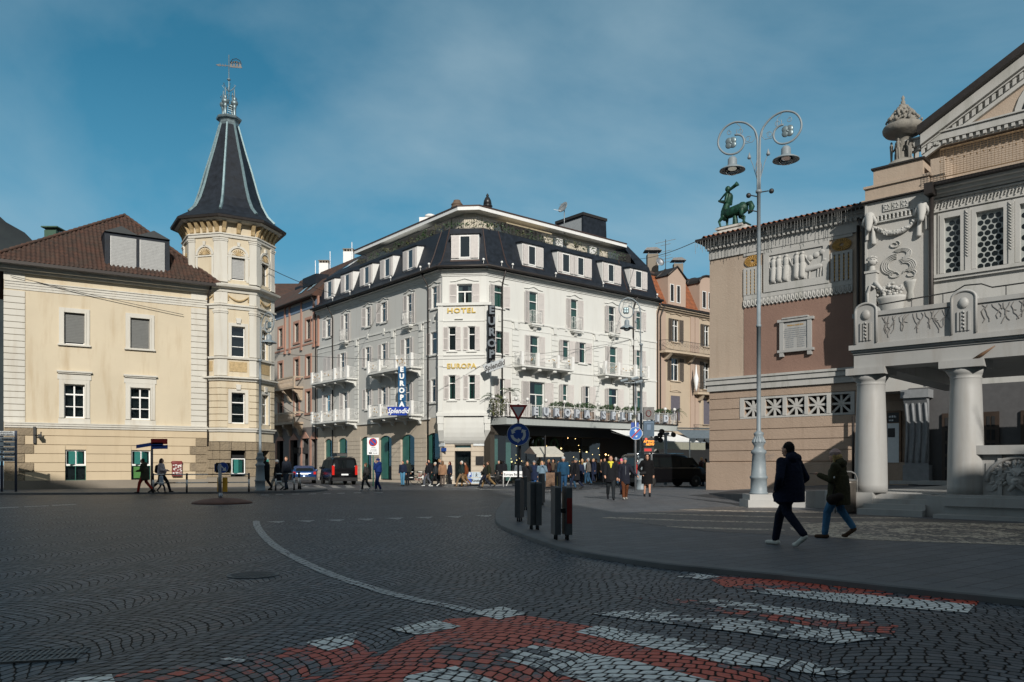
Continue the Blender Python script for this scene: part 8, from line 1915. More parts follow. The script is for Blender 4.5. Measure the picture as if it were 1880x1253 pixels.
# market stall
Y0=51.0;f=lambda px,py,d=0: at(px,py,Y0+d);root=thing('market_stall',(f(1000,0).x,Y0,.06),'small market stall with a cream pitched canopy among the crowd','market stall')
A_,B_,C_2,D_=f(973,820.5,1.3),f(1019,820,1.3),f(1037,834.5,0),f(984,835,0)
m_=MB();m_.add([A_,B_,C_2,D_],[(0,1,2,3)]);m_.add([D_,C_2,C_2+V((0,0,-.16)),D_+V((0,0,-.16))],[(0,1,2,3)]);m_.add([A_,B_,f(1030,834,2.4),f(967,834,2.4)],[(0,1,2,3)]);m_.obj('canopy',smat('cream_tarp',(.46,.44,.38),.85),root,calc=False)
m_=MB();m_.add([A_,D_,f(962,832,2.2)],[(0,1,2)]);m_.obj('side_flap',smat('brown_tarp',(.16,.12,.10),.9),root,calc=False)
m_=MB()
for px,d in ((984,0),(1036,0),(1001,-.3),(966,2.2),(1030,2.3)): p_=f(px,834,d);m_.tube([(p_.x,p_.y,.03),(p_.x,p_.y,p_.z if px != 1001 else f(0,800,d).z)],.045,5)
m_.obj('post',M['black'],root);m_=MB();a,b=f(986,0),f(1030,0);m_.box((a.x,Y0+.3,.1),(b.x,Y0+1.2,1.0));m_.obj('counter',M['wood'],root)
# speaker pole and tall poles
Y0=51.5;p=at(1222,797,Y0);root=thing('speaker_pole',(p.x,Y0,.1),'pale grey pole with a cluster of dark horn loudspeakers in front of the awning','pole')
m_=MB();m_.tube([(p.x,Y0,.1),(p.x,Y0,p.z)],.1,10);m_.cap((p.x-.1,Y0,p.z),(p.x+.15,Y0,p.z+.02),.1,.1);m_.obj('post',M['lamp_grey'],root)
for dx,dz_,lx in ((-.62,-.38,-.2),(-.35,-.16,-.25),(-.3,.05,-.1),(.35,-.15,.2),(-.45,-.5,.1)):
 m_=MB();c_=V((p.x+dx,Y0-.15,p.z+dz_));m_.lathe([(.03,0),(.06,.1),(.17,.3),(.18,.32),(.02,.2)],12,T=Matrix.Translation(c_) @ Matrix.Rotation(R(75),4,'X') @ Matrix.Rotation(lx,4,'Y'));m_.obj('loudspeaker',M['black'],root)
m_=MB();m_.tube([(p.x-.7,Y0-.05,p.z-.4),(p.x,Y0,p.z-.1),(p.x+.4,Y0-.05,p.z-.15)],.03,5);m_.obj('bracket',M['iron'],root)
# further scalloped awning and closed parasol
AWf=Fr((10.9,54.0),(1,.25));a,b=0.2,4.6;m_=MB();m_.add([AWf.P(a,0,3.9),AWf.P(b,0,3.9),AWf.P(b,-2.0,3.25),AWf.P(a,-2.0,3.25)],[(0,1,2,3)])
for i in range(8): x=a+(b-a)*i/8;x2=a+(b-a)*(i+1)/8;m_.prism([(x,3.25),(x2,3.25),(x2-.1,3.05),((x+x2)/2,2.95),(x+.1,3.05)],-2.02,-2.0,AWf.T)
aw2=m_.obj('awning',smat('white_canvas_two',(.78,.79,.77),.85),None);tag(aw2,'white awning with scalloped edge disappearing behind the theatre wall','awning','awnings')
m_=MB();m_.tube([AWf.P(a+.1,0,4.0),AWf.P(b,0,4.0)],.05,6);m_.tube([AWf.P(a+.1,-1.9,3.2),AWf.P(a+.1,-1.9,.1)],.04,6);m_.obj('arm',M['white_iron'],aw2)
p=BF.P(BF.u(1282,1.0),-.75,8.4);m_=MB();m_.lathe([(.03,0),(.1,.25),(.2,.8),(.24,1.2),(.1,1.7),(.05,2.3),(.01,2.5)],10,tuple(p));tag(m_.obj('closed_parasol',M['letter_white']),'closed white parasol on the small balcony of the beige house','parasol')
# ================================================================ VEHICLES
M['car_black']=smat('black_car_paint',(.004,.004,.005),.2,0,var=0,spec=.3)
M['car_blue']=smat('blue_car_paint',(.012,.05,.16),.22,.2,var=0);M['car_glass']=smat('tinted_glass',(.006,.008,.009),.05,var=0);M['tyre']=smat('tyre',(.015,.015,.015),.8)
M['tail']=smat('tail_lamp',(.35,.01,.008),.2,var=0,emit=(1,.03,.01),es=.25);M['chrome']=smat('chrome',(.6,.6,.6),.15,1,var=0)
def vehicle(c,ang,lab,prof,belt,Wd,paint,name='van',roofz=1.9,wheels=(-1.55,1.6),r=.34,glassx=((-2.3,-1.0),(-.9,.5),(.6,1.45)),rear_glass=True,rails=True,plate=True):
 """prof: upper outline (x,z) from rear to front; x forward"""
 root=thing(name,c,lab,'van' if name=='van' else 'car');T=Matrix.Translation(c) @ Matrix.Rotation(ang,4,'Z');w=Wd/2
 top=prof;n=len(top);ys=[(-w,0.0),(-w,1.0)]
 m_=MB();secs_=[]
 def half(z):   # half width by height
  return w*(1.0 if z<belt else 1-.17*((z-belt)/(roofz-belt))**1.2)
 rings=[]
 for x,z in top:
  zb_=.28;P2=[]
  zs_=[zb_,.5,min(belt,z)-.0]+([belt+(z-belt)*.5,z-.10,z-.02] if z>belt+.15 else [min(belt,z),z,z])
  for zz3 in zs_: P2.append((half(zz3)*(1 if zz3<z-.05 else .93),zz3))
  P2.append((half(z)*.6,z))
  rings.append([(x,-y,zz3) for y,zz3 in P2]+[(x,y,zz3) for y,zz3 in reversed(P2)])
 m=len(rings[0]);vs=[p for rg in rings for p in rg]
 m_.add(vs,[(i*m+j,i*m+(j+1) % m,(i+1)*m+(j+1) % m,(i+1)*m+j) for i in range(n-1) for j in range(m)]+[tuple(range(m))[::-1],tuple((n-1)*m+j for j in range(m))],T,True)
 body=m_.obj('body',M[paint],root)
 for s_ in (-1,1):
  for k_,(x0,x1) in enumerate(glassx):
   zt_=roofz-.18;hb_,ht_=half(belt+.05)+.006,half(zt_)+.008;sl2=.45 if k_==len(glassx)-1 else 0
   m_=MB();m_.add([(x0,s_*hb_,belt+.05),(x1+sl2,s_*hb_,belt+.05),(x1,s_*ht_,zt_),(x0,s_*ht_,zt_)],[(0,1,2,3)],T);m_.obj('side_window',M['car_glass'],root,calc=False)
  m_=MB();xr=top[0][0]
  m_.box((xr-.03,min(s_*(w-.02),s_*(w-.2)),.75),(xr+.06,max(s_*(w-.02),s_*(w-.2)),1.45 if name=='van' else .95),T);m_.obj('tail_light',M['tail'],root)
  m_=MB();xf=top[-1][0];m_.ball((xf-.22,s_*(w-.25),.72),(.22,.16,.1),T);m_.obj('headlight',M['chrome'],root)
  m_=MB();xm_=glassx[-1][1]-.1;m_.ball((xm_,s_*(w+.12),belt+.1),(.08,.13,.1),T);m_.obj('mirror',M[paint],root)
  m_=MB();m_.box((top[0][0]+.3,min(s_*w,s_*(w+.012)),belt-.02),(glassx[-1][1]+.4,max(s_*w,s_*(w+.012)),belt+.005),T);m_.obj('belt_trim',M['chrome'] if name=='van' else M['black'],root)
  if rails: m_=MB();m_.tube([(top[2][0]+.2,s_*.7,roofz+.05),(.9,s_*.7,roofz+.06)],.025,6,T);m_.obj('roof_rail',M['chrome'],root)
  for x in wheels:
   m_=MB();Tw=T @ Matrix.Translation((x,s_*(w-.1),r)) @ Matrix.Rotation(R(90),4,'X');m_.lathe([(r*.6,-.11),(r*.97,-.11),(r,-.08),(r,.08),(r*.97,.11),(r*.6,.11)],24,T=Tw);wh=m_.obj('wheel',M['tyre'],root);m_=MB();m_.lathe([(.01,-.115),(r*.62,-.1),(r*.62,.1),(.01,.115)],16,T=Tw);m_.obj('rim',M['cast'],wh)
 if rear_glass: m_=MB();x=top[0][0];m_.add([(x-.012,-w+.2,belt+.1),(x-.012,w-.2,belt+.1),(top[1][0]-.015,w-.3,roofz-.2),(top[1][0]-.015,-w+.3,roofz-.2)],[(0,1,2,3)],T);m_.obj('rear_window',M['car_glass'],root,calc=False)
 if plate: m_=MB();m_.box((top[0][0]-.03,-.26,.72),(top[0][0]-.01,.26,.83),T);m_.obj('number_plate',M['letter_white'],root)
 m_=MB();m_.box((top[0][0]-.06,-w+.05,.3),(top[0][0]+.1,w-.05,.55),T);m_.box((top[-1][0]-.1,-w+.1,.28),(top[-1][0]+.04,w-.1,.5),T);m_.obj('bumper',M['black'],root)
vprof=[(-2.5,1.0),(-2.42,1.82),(-2.3,1.90),(-1.2,1.95),(.3,1.94),(.95,1.86),(1.35,1.62),(1.78,1.22),(2.3,1.05),(2.52,.86),(2.56,.5)]
g_=ground_at(640,890.5);d_=V((-.40,.917,0));c_=V((g_.x,g_.y,0))+d_*2.2
vehicle(V((c_.x-.35,c_.y,0)),math.atan2(d_.y,d_.x),'black minibus parked at the arches, seen from behind with red tail light',[(x,z*1.08) for x,z in vprof],1.18,1.95,'car_black',roofz=2.06)
m_=MB();T=Matrix.Translation((c_.x-.35,c_.y,0)) @ Matrix.Rotation(math.atan2(d_.y,d_.x),4,'Z');m_.prism([(-1.6,2.16),(-1.55,2.34),(-1.2,2.42),(.2,2.42),(.7,2.2),(.7,2.16)],-.4,.4,T);tag(m_.obj('roof_box',M['black']),'black luggage box on the roof of the minibus at the arches','roof box')
zg4=.2;vehicle(V((9.0,47.2,gz(9,47))),math.atan2(.40,.90),'long black people carrier standing beside the theatre wing under the awning',vprof,1.12,1.93,'car_black')
cprof=[(-2.1,.85),(-2.0,1.02),(-1.5,1.12),(-.9,1.40),(.0,1.45),(.55,1.38),(1.1,1.0),(1.85,.86),(2.15,.65),(2.18,.45)]
g_=ground_at(563,888.5);vehicle(V((g_.x-.7,g_.y+1.8,0)),math.atan2(.96,-.28),'blue saloon car with lit red tail light left of the black minibus',cprof,.95,1.8,'car_blue',name='car',roofz=1.45,wheels=(-1.3,1.35),r=.31,glassx=((-1.3,-.1),(0,.55)),rails=False)
# bare trees right of the frame: their twigs soften the light on the porch
def bare_tree(base,h_,seed,lab,levels=4):
 rnd=random.Random(seed);m_=MB()
 def br(p,d,L,r,lv):
  n=3;pts=[p];
  for i in range(n): d=(d+V((rnd.uniform(-.16,.16),rnd.uniform(-.16,.16),.06))).normalized();pts.append(pts[-1]+d*L/n)
  m_.tube(pts,[r,r*.85,r*.7,r*.55],6 if lv<2 else 4,cap=lv==levels)
  if lv<levels:
   for k in range(3 if lv==0 else 4 if lv<3 else 3):
    t=rnd.uniform(.35,1);i_=min(n-1,int(t*n));q_=pts[i_].lerp(pts[i_+1],t*n-i_);a=rnd.uniform(0,6.28);tilt=rnd.uniform(.45,.95)
    u=V((math.cos(a),math.sin(a),0));br(q_,(d*math.cos(tilt)+u*math.sin(tilt)).normalized(),L*rnd.uniform(.55,.75),r*.5,lv+1)
   br(pts[-1],d,L*.72,r*.55,lv+1)
 br(V(base),V((0,0,1)),h_*.34,h_*.022,0)
 root=m_.obj('bare_tree',M['bark'],None,calc=False);tag(root,lab,'tree','bare trees in the square');return root
bare_tree((17.5,4.5,.08),13,3,'bare tree outside the frame to the right, nearest the viewpoint')
bare_tree((21.5,9.0,.08),14,8,'bare tree outside the frame to the right, nearer the theatre')
# ================================================================ PEOPLE
_pend=[]
def cloth(name,c,rough=.9): return smat(name,c,rough,var=.22,sc=2.6,bump=.03,spec=.2)
SKIN=smat('skin',(.50,.27,.18),.55,var=.08);SKIN2=smat('sunlit_skin',(.55,.30,.2),.55,var=.08)
_cm={}
def cm(c):
 if c not in _cm: _cm[c]=cloth('cloth',c)
 return _cm[c]
def person(loc,face,lab,h=1.75,stride=.3,coat=(.02,.02,.025),legs=(.02,.02,.03),shoes=(.02,.02,.02),hair=(.03,.02,.015),hat=None,coatlen=.5,arms='down',hairlen=0,w=1.0,detail=0,bag=None,hood=None,lean=0,group=None,phase=1,extra=None,bare=False,skirt=False):
 """face: heading angle (radians) towards which local +y looks. z=0 at the sole"""
 root=thing('person',loc,lab,'person',group)
 T=Matrix.Translation(loc) @ Matrix.Rotation(face,4,'Z') @ Matrix.Scale(h/1.75,4)
 vox={0: .026,1: .016,2: .0085}[detail]
 sw=stride;s1=phase
 hipz=.93-.06*abs(sw);hips=[V((-.09*w,0,hipz)),V((.09*w,0,hipz))]
 # feet: side 0 leads with phase 1
 def leg(i):
  d=sw*(1 if (i==0)==(s1>0) else -1)
  back=d<0;heel=.09+(.13 if back and abs(sw)>.2 else 0)
  foot=V((hips[i].x*1.05,d,heel));mid=(hips[i]+foot)/2;knee=mid+V((0,.05+.09*(1 if back else .4)*min(1,abs(sw)*3),.02))
  return knee,foot,back
 L=[leg(0),leg(1)]
 sh=[V((-.19*w,.0+lean*.1,1.43)),V((.19*w,lean*.1,1.43))];chest=V((0,.0+lean*.08,1.28));nk=V((0,lean*.12,1.49));hd=V((0,.03+lean*.16,1.64))
 A=[]
 for i in (0,1):
  s_=-1 if i==0 else 1;mode=arms if isinstance(arms,str) else arms[i]
  if mode=='down': e=sh[i]+V((s_*.05,-.03,-.28));hn=e+V((s_*.01,.07,-.25))
  elif mode=='swingf': e=sh[i]+V((s_*.05,.08,-.27));hn=e+V((0,.18,-.18))
  elif mode=='swingb': e=sh[i]+V((s_*.05,-.14,-.25));hn=e+V((s_*.01,-.08,-.25))
  elif mode=='pocket': e=sh[i]+V((s_*.15,-.07,-.27));hn=V((s_*.21,.10,.96))
  elif mode=='phone': e=sh[i]+V((s_*.04,.06,-.27));hn=e+V((-s_*.06,.24,.10))
  elif mode=='face': e=sh[i]+V((s_*.06,.1,-.24));hn=V((s_*.05,.2,1.52))
  elif mode=='out': e=sh[i]+V((s_*.14,.02,-.26));hn=e+V((s_*.16,.08,-.16))
  elif mode=='front': e=sh[i]+V((s_*.05,.05,-.28));hn=e+V((-s_*.06,.22,-.02))
  A.append((e,hn))
 def remesh(mb_,name,mt,parent,v=None,sm=4):
  me=mb_.mesh(name);o=link(name,me,mt,parent);o.matrix_local=Matrix.Translation(-root_loc(parent)) @ T
  r=o.modifiers.new('r','REMESH');r.mode='VOXEL';r.voxel_size=v or vox;r.use_smooth_shade=True
  k=o.modifiers.new('s','SMOOTH');k.factor=.5;k.iterations=sm if detail else 2
  _pend.append(o);return o
 # body: one continuous surface
 b=MB();b.cap(nk+V((0,0,-.06)),hd+V((0,-.01,-.08)),.055,.05,seg=12)
 b.ball(hd,(.078,.098,.118),seg=18,rings=12);b.cap(hd+V((0,.035,-.06)),hd+V((0,.055,-.09)),.045,.032,seg=10)   # skull, jaw
 b.cap(hd+V((0,.085,.01)),hd+V((0,.102,-.028)),.011,.015,seg=8);b.ball(hd+V((0,.09,.03)),(.045,.02,.012),seg=8);b.ball(hd+V((0,.095,-.065)),(.027,.016,.011),seg=8)
 for s_ in (-1,1): b.ball(hd+V((s_*.08,-.005,-.01)),(.014,.024,.034),seg=8)
 b.cap((0,0,1.0),chest,.13*w,.14*w,seg=12);b.cap(chest,nk+V((0,0,-.05)),.13,.06,seg=12)
 for i in (0,1):
  e,hn=A[i];b.cap(chest+V((0,0,.06)),sh[i],.1,.06);b.cap(sh[i],e,.05,.038);b.cap(e,hn,.037,.026)
  dr=(hn-e).normalized();pc_=hn+dr*.05;b.cap(hn,pc_+dr*.02,.028,.03,seg=8)
  sd=dr.cross(V((0,0,1)) if abs(dr.z)<.8 else V((0,1,0))).normalized();up_=sd.cross(dr)
  cl=-up_ if mode != 'x' else up_
  fr_=.0092 if detail==2 else .012
  for k_,(o_,ln) in enumerate(((-.028,.062),(-.0095,.07),(.0095,.066),(.027,.052))):
   p0=pc_+dr*.03+sd*o_;p1=p0+dr*ln*.55+cl*.012;p2=p1+dr*ln*.4+cl*.025;b.cap(p0-dr*.02,p1,fr_,fr_*.9,seg=6);b.cap(p1,p2,fr_*.9,fr_*.75,seg=6)
  q0=hn+dr*.02+sd*(.03 if i else -.03);b.cap(q0,q0+dr*.045+sd*(.022 if i else -.022)+cl*.01,fr_*1.15,fr_*.85,seg=6)
  kn,ft,bk2=L[i];b.cap(hips[i],kn,.085,.055);b.cap(kn,ft,.055,.038);b.cap(ft,ft+V((0,.02,-.03)),.033,.03)
 body=remesh(b,'body',SKIN if detail<2 else SKIN,root)
 # trousers, shoes
 if not bare:
  t=MB()
  for i in (0,1):
   kn,ft,bk2=L[i];t.cap(hips[i]+V((0,0,.03)),kn,.115,.080,seg=12);t.cap(kn,ft+V((0,0,.02)),.080,.064,seg=12)
  t.cap((-.06,0,.97),(.06,0,.97),.12,.12,seg=12);remesh(t,'trousers',cm(legs),root)
 for i in (0,1):
  kn,ft,bk2=L[i];s_=MB();hz_=ft.z-.09
  if bk2 and hz_>.05: s_.cap(ft+V((0,-.03,-.03)),ft+V((0,.13,-.155)),.046,.042,seg=10);s_.cap(ft+V((0,.12,-.16)),ft+V((0,.18,-.165)),.042,.034,seg=10)
  else: s_.cap(ft+V((0,-.04,-.045)),ft+V((0,.17,-.055)),.045,.036,seg=10)
  s_.cap(ft+V((0,0,-.03)),ft+V((0,0,.05)),.048,.046,seg=10);remesh(s_,'shoe',cm(shoes),root,sm=2)
 # coat
 c=MB();zc=.98-coatlen*.9+.1
 c.cap((0,.0,1.02),chest,.165*w,.18*w,seg=16);c.cap(chest,nk+V((0,0,-.04)),.165*w,.085,seg=14)
 if coatlen>0:
  fl=.205*w+.05*coatlen
  c.lathe([(.02,zc),(fl,zc+.0),(fl,zc+.03),(.218*w,1.0),(.19*w,1.25),(.02,1.3)],20,sy=.92)
  if abs(sw)>.15: c.cap((0,sw*.3,zc+.12),(0,0,1.0),fl*.72,.16*w)
 for i in (0,1):
  e,hn=A[i];c.cap(chest+V((0,0,.05)),sh[i],.14*w,.085,seg=12);c.cap(sh[i],e,.085,.068,seg=12);c.cap(e,hn-(hn-e).normalized()*.01,.068,.055,seg=12)
 if hood: c.cap(nk+V((-.07,-.09,.0)),nk+V((.07,-.09,.0)),.09,.09);c.cap(nk+V((0,-.05,.02)),nk+V((0,-.11,-.1)),.11,.08)
 else: c.cap(nk+V((0,-.01,-.04)),nk+V((0,.0,.0)),.085,.078)
 co=remesh(c,'skirt_coat' if skirt else 'coat',cm(coat),root)
 # hair or hat
 hh=MB()
 if hat is not None:
  hh.ball(hd+V((0,-.012,.045)),(.094,.112,.105),seg=16,rings=10);hh.lathe([(.088,0),(.098,.0),(.102,.045),(.09,.05)],18,tuple(hd+V((0,-.01,.035))),sy=1.15);remesh(hh,'hat',cm(hat),root,sm=2)
  hh=MB()
 if hat is None or hairlen:
  hh.ball(hd+V((0,-.022,.028)),(.088,.1,.112),seg=16,rings=10);hh.ball(hd+V((0,-.055,-.02)),(.08,.062,.09),seg=12)
  if hairlen: hh.cap(hd+V((0,-.06,-.02)),hd+V((0,-.085,-.1-hairlen)),.09,.05);[hh.cap(hd+V((s_*.075,.0,0)),hd+V((s_*.085,-.01,-.08-hairlen*.6)),.03,.02) for s_ in (-1,1)]
  remesh(hh,'hair',cm(hair),root,sm=2)
 if detail:
  e_=MB()
  for s_ in (-1,1): e_.ball(hd+V((s_*.031,.088,.012)),(.013,.008,.006),T @ I4,8,6)
  e_.obj('eyes',M['black'],root)
 if bag=='pack': b2_=MB();b2_.cap((0,-.24,1.0),(0,-.22,1.32),.15,.13,seg=12);remesh(b2_,'backpack',cm((.015,.016,.03)),root)
 return root,T,hd,A
def P(px,py,face,lab,z=None,Y=None,**k):
 if Y is None: loc=gp(px,py) if z is None else ground_at(px,py,z)
 else: loc=V(((px-CX_)/F_*Y,Y,gz((px-CX_)/F_*Y,Y) if z is None else z))
 return person(loc,face,lab,**k)
BK=(.010,.011,.014);NV=(.012,.018,.04);DG=(.03,.032,.036);WH=(.55,.56,.55);JN=(.022,.06,.11);OL=(.045,.042,.022)
LEFT,RIGHT,TOCAM,AWAY=R(90),R(-90),R(180),0
# the two walkers in the foreground
r1,T1,hd1,A1=P(1449,1004,R(38),'tall man in navy parka, dark trousers and white trainers walking left past the theatre',h=1.80,stride=.34,coat=(.006,.009,.024),legs=(.008,.011,.024),shoes=(.62,.62,.57),hair=(.012,.010,.010),coatlen=.36,arms=('pocket','pocket'),w=1.22,detail=2,hood=True,phase=-1)
m_=MB();m_.box((-.30,-.02,1.20),(-.285,.05,1.26),T1);m_.obj('sleeve_badge',M['letter_white'],r1)
r2,T2_,hd2,A2=P(1540,989,R(55),'woman in olive parka, blue jeans and brown boots looking at her phone, walking left',h=1.70,stride=.24,coat=(.040,.036,.018),legs=(.05,.15,.27),shoes=(.075,.045,.03),hair=(.40,.28,.12),hat=(.44,.31,.28),coatlen=.45,arms=('phone','down'),detail=2,hood=True,hairlen=.10,w=1.05,lean=.3)
m_=MB();hn=A2[0][1];m_.box((hn.x-.03,hn.y+.03,hn.z+.02),(hn.x+.045,hn.y+.18,hn.z+.032),T2_ @ Matrix.Translation((0,0,.0)));tag(m_.obj('phone',M['black']),'dark phone held in front by the woman in the olive parka','phone')
m_=MB();m_.cap((-.30,.06,.78),(-.30,-.08,.84),.10,.08,T2_,12);m_.tube([T2_ @ V(p) for p in ((-.29,.04,.88),(-.16,.02,1.2),(.05,-.02,1.47))],.012,6);tag(m_.obj('handbag',cm((.02,.014,.012))),'dark shoulder bag hanging at the left side of the woman in the olive parka','bag')
m_=MB();m_.ball((-.27,.04,1.22),(.02,.03,.03),T2_);m_.obj('sleeve_badge',M['letter_white'],r2)
# three women walking towards the camera
r3,T3,hd3,_=P(1121,918,R(178),'woman in black coat with yellow scarf walking towards the camera',h=1.76,stride=.22,coat=BK,legs=(.016,.02,.024),shoes=BK,hair=(.03,.018,.012),coatlen=.42,arms=('down','swingf'),detail=1)
m_=MB();m_.cap((0,.11,1.40),(0,.16,1.28),.06,.025,T3,8);m_.cap((-.06,.04,1.48),(.06,.04,1.48),.06,.06,T3,8);m_.obj('yellow_scarf',cm((.62,.55,.06)),r3)
r4,T4,hd4,_=P(1147,917,R(184),'woman with grey knit hat, dark puffer coat and rust trousers, hand held out',h=1.66,stride=.2,coat=(.014,.016,.026),legs=(.10,.035,.015),shoes=(.42,.40,.36),hair=DG,hat=(.16,.18,.19),coatlen=.48,arms=('out','down'),detail=1,phase=-1)
m_=MB();m_.tube([T4 @ V((0,.17,.62)),T4 @ V((0,.19,1.0)),T4 @ V((0,.17,1.42))],.008,5);m_.obj('zip',M['steel'],r4)
r5,T5,hd5,_=P(1188,912,R(176),'woman in long black coat and sunglasses with a black skirt and ankle boots',h=1.80,stride=.12,coat=(.005,.005,.006),legs=BK,shoes=BK,hair=(.012,.01,.01),coatlen=.62,arms=('down','pocket'),detail=1,bare=True,skirt=True,hairlen=.12,hood=True)
m_=MB();[m_.ball(hd5+V((s_*.033,.098,.012)),(.027,.012,.02),T5) for s_ in (-1,1)];m_.obj('sunglasses',M['black'],r5)
m_=MB();m_.cap((.12,.2,.98),(.26,.14,.94),.07,.07,T5,8);tag(m_.obj('handbag',cm((.02,.02,.022))),'black quilted bag at the hip of the woman in sunglasses','bag')
m_=MB();m_.ball(T4 @ V((.24,-.5,1.62)),.11,seg=10);pk_=P(1141.5,908,R(150),'person in a bright pink bobble hat half hidden behind the grey-hatted woman',h=1.62,coat=DG,legs=NV,hat=(.75,.16,.28),coatlen=.3)
# people in front of the yellow house and at the turret corner
G1=None
P(266,906,LEFT,'hunched person in khaki coat and red skirt walking left before the yellow house',z=.1,h=1.70,stride=.3,coat=(.05,.048,.03),legs=(.30,.03,.02),coatlen=.45,hood=True,lean=.6,arms=('front','down'))
r_,T_c,_,_=P(296,904,RIGHT,'person in pale puffer jacket with backpack walking right before the yellow house',z=.1,h=1.72,stride=.42,coat=(.42,.36,.36),legs=BK,hair=(.05,.03,.025),coatlen=.15,hairlen=.12,arms='front');m_=MB();m_.cap((0,-.22,1.1),(0,-.21,1.32),.12,.11,T_c);m_.obj('backpack',cm(BK),r_)
r_,T_c,_,_=P(296,906.5,RIGHT,'child in a pale blue-white coat beside the person with the backpack',z=.1,Y=40.2,h=.98,stride=.3,coat=(.40,.46,.52),legs=NV,coatlen=.4)
P(487,901,R(70),'man in black overcoat with open white collar at the lamp post beside the turret',z=.1,h=1.84,stride=.3,coat=BK,legs=BK,coatlen=.6,hair=(.09,.06,.04),arms=('face','down'))
r_,T_c,_,_=P(509,900.5,LEFT,'woman in white hat and black coat with pale trousers carrying a white bag',z=.1,h=1.66,stride=.32,coat=BK,legs=(.5,.48,.42),hat=WH,coatlen=.6,arms=('down','swingf'));m_=MB();m_.cap((.24,.1,.62),(.24,.12,.8),.1,.07,T_c);tag(m_.obj('shopping_bag',cm((.62,.60,.58))),'white plastic bag carried by the woman in the white hat','bag')
P(526,899.5,R(160),'tall person in dark jacket and jeans walking behind the striped railing',z=.1,h=1.86,stride=.2,coat=(.014,.018,.028),legs=(.035,.05,.075),coatlen=.22,hair=(.08,.05,.03))
P(672,901.5,R(80),'teenager in open dark jacket and white trainers crossing the street',z=0,h=1.60,stride=.22,coat=(.03,.03,.03),legs=(.02,.025,.03),shoes=WH,coatlen=.12,hair=(.10,.06,.035),arms=('pocket','pocket'))
P(694.5,901.5,R(70),'hooded youth in a royal blue tracksuit and white trainers',z=0,h=1.86,stride=.2,coat=(.007,.024,.12),legs=(.006,.02,.10),shoes=WH,hat=(.007,.024,.12),coatlen=.08,arms=('face','down'),phase=-1,hood=True)
# in front of the hotel arches
HP=[(739.5,892.5,R(170),'man in navy jacket and light jeans below the third arch, leftmost of the pair',dict(coat=NV,legs=(.07,.20,.32),coatlen=.12,hair=(.05,.03,.02),h=1.72)),
(748,891,R(175),'grey haired man in dark olive jacket right of the man in light jeans',dict(coat=(.02,.024,.02),legs=BK,hair=(.25,.24,.23),h=1.78,coatlen=.2)),
(785,893,LEFT,'person with red scarf, black jacket and grey-blue jeans walking left by the bicycles',dict(coat=BK,legs=(.09,.10,.12),shoes=WH,coatlen=.12,stride=.25,hair=BK,h=1.70)),
(799.5,893.5,LEFT,'woman with pale scarf and white bag in black trousers and white trainers',dict(coat=(.03,.035,.04),legs=BK,shoes=WH,hair=(.3,.26,.2),coatlen=.12,stride=.25,hat=(.5,.46,.40),h=1.66)),
(788,889,R(150),'person in black seen behind the person with the red scarf',dict(coat=BK,legs=BK,hair=BK,h=1.85)),
(806.5,891.5,RIGHT,'tall man with short blond hair in black coat left of the corner door',dict(coat=BK,legs=(.02,.025,.03),hair=(.26,.17,.08),h=1.86,coatlen=.5)),
(812.5,892.5,AWAY,'woman in tan jacket with long hair seen from behind',dict(coat=(.26,.15,.09),legs=(.10,.08,.07),hair=(.16,.09,.05),h=1.72,coatlen=.35,hairlen=.15)),
(826,890,R(120),'woman with long dark red hair sitting height above the railing',dict(coat=NV,legs=BK,hair=(.07,.015,.012),hairlen=.28,h=1.68,coatlen=.3)),
(848,894.5,LEFT,'white haired man in dark jacket and beige trousers striding left before the corner door',dict(coat=(.018,.03,.028),legs=(.22,.15,.09),shoes=(.10,.08,.06),hair=(.55,.52,.48),coatlen=.15,stride=.36,h=1.76)),
(855.5,894,LEFT,'person with rust coloured scarf hidden behind the white haired man',dict(coat=(.16,.045,.015),legs=(.20,.11,.04),coatlen=.2,stride=.3,h=1.70)),
(890,896.5,LEFT,'boy in black jacket and striped tracksuit trousers striding left',dict(coat=(.012,.015,.013),legs=(.014,.018,.03),shoes=(.05,.05,.05),coatlen=.12,stride=.42,hair=(.02,.015,.01),h=1.55,arms=('front','front'))),
(897,896,LEFT,'person in dark green jacket and ochre trousers behind the striding boy',dict(coat=(.018,.022,.012),legs=(.20,.13,.06),coatlen=.12,stride=.42,hair=(.06,.035,.02),h=1.72)),
(916,890,R(160),'man with grey hair in dark coat sitting height behind the scooter',dict(coat=BK,legs=BK,hair=(.25,.22,.2),h=1.75)),(924,889.5,AWAY,'dark figure beside the grey haired man at the shop window',dict(coat=BK,legs=BK,hair=BK,h=1.78)),
(938,888.5,R(100),'woman with long black hair seated height behind the banner',dict(coat=BK,legs=BK,hair=BK,hairlen=.25,h=1.62)),(951,889,R(180),'person in grey-blue top looking over the banner',dict(coat=(.12,.14,.16),legs=BK,h=1.66)),(960,887,R(160),'tall dark haired man behind the banner end',dict(coat=(.02,.02,.022),legs=BK,h=1.86))]
for px,py,fc_2,lab,kw in HP: kw.setdefault('stride',.1);P(px,py,fc_2,lab,z=.05 if py<893 else 0,**kw)
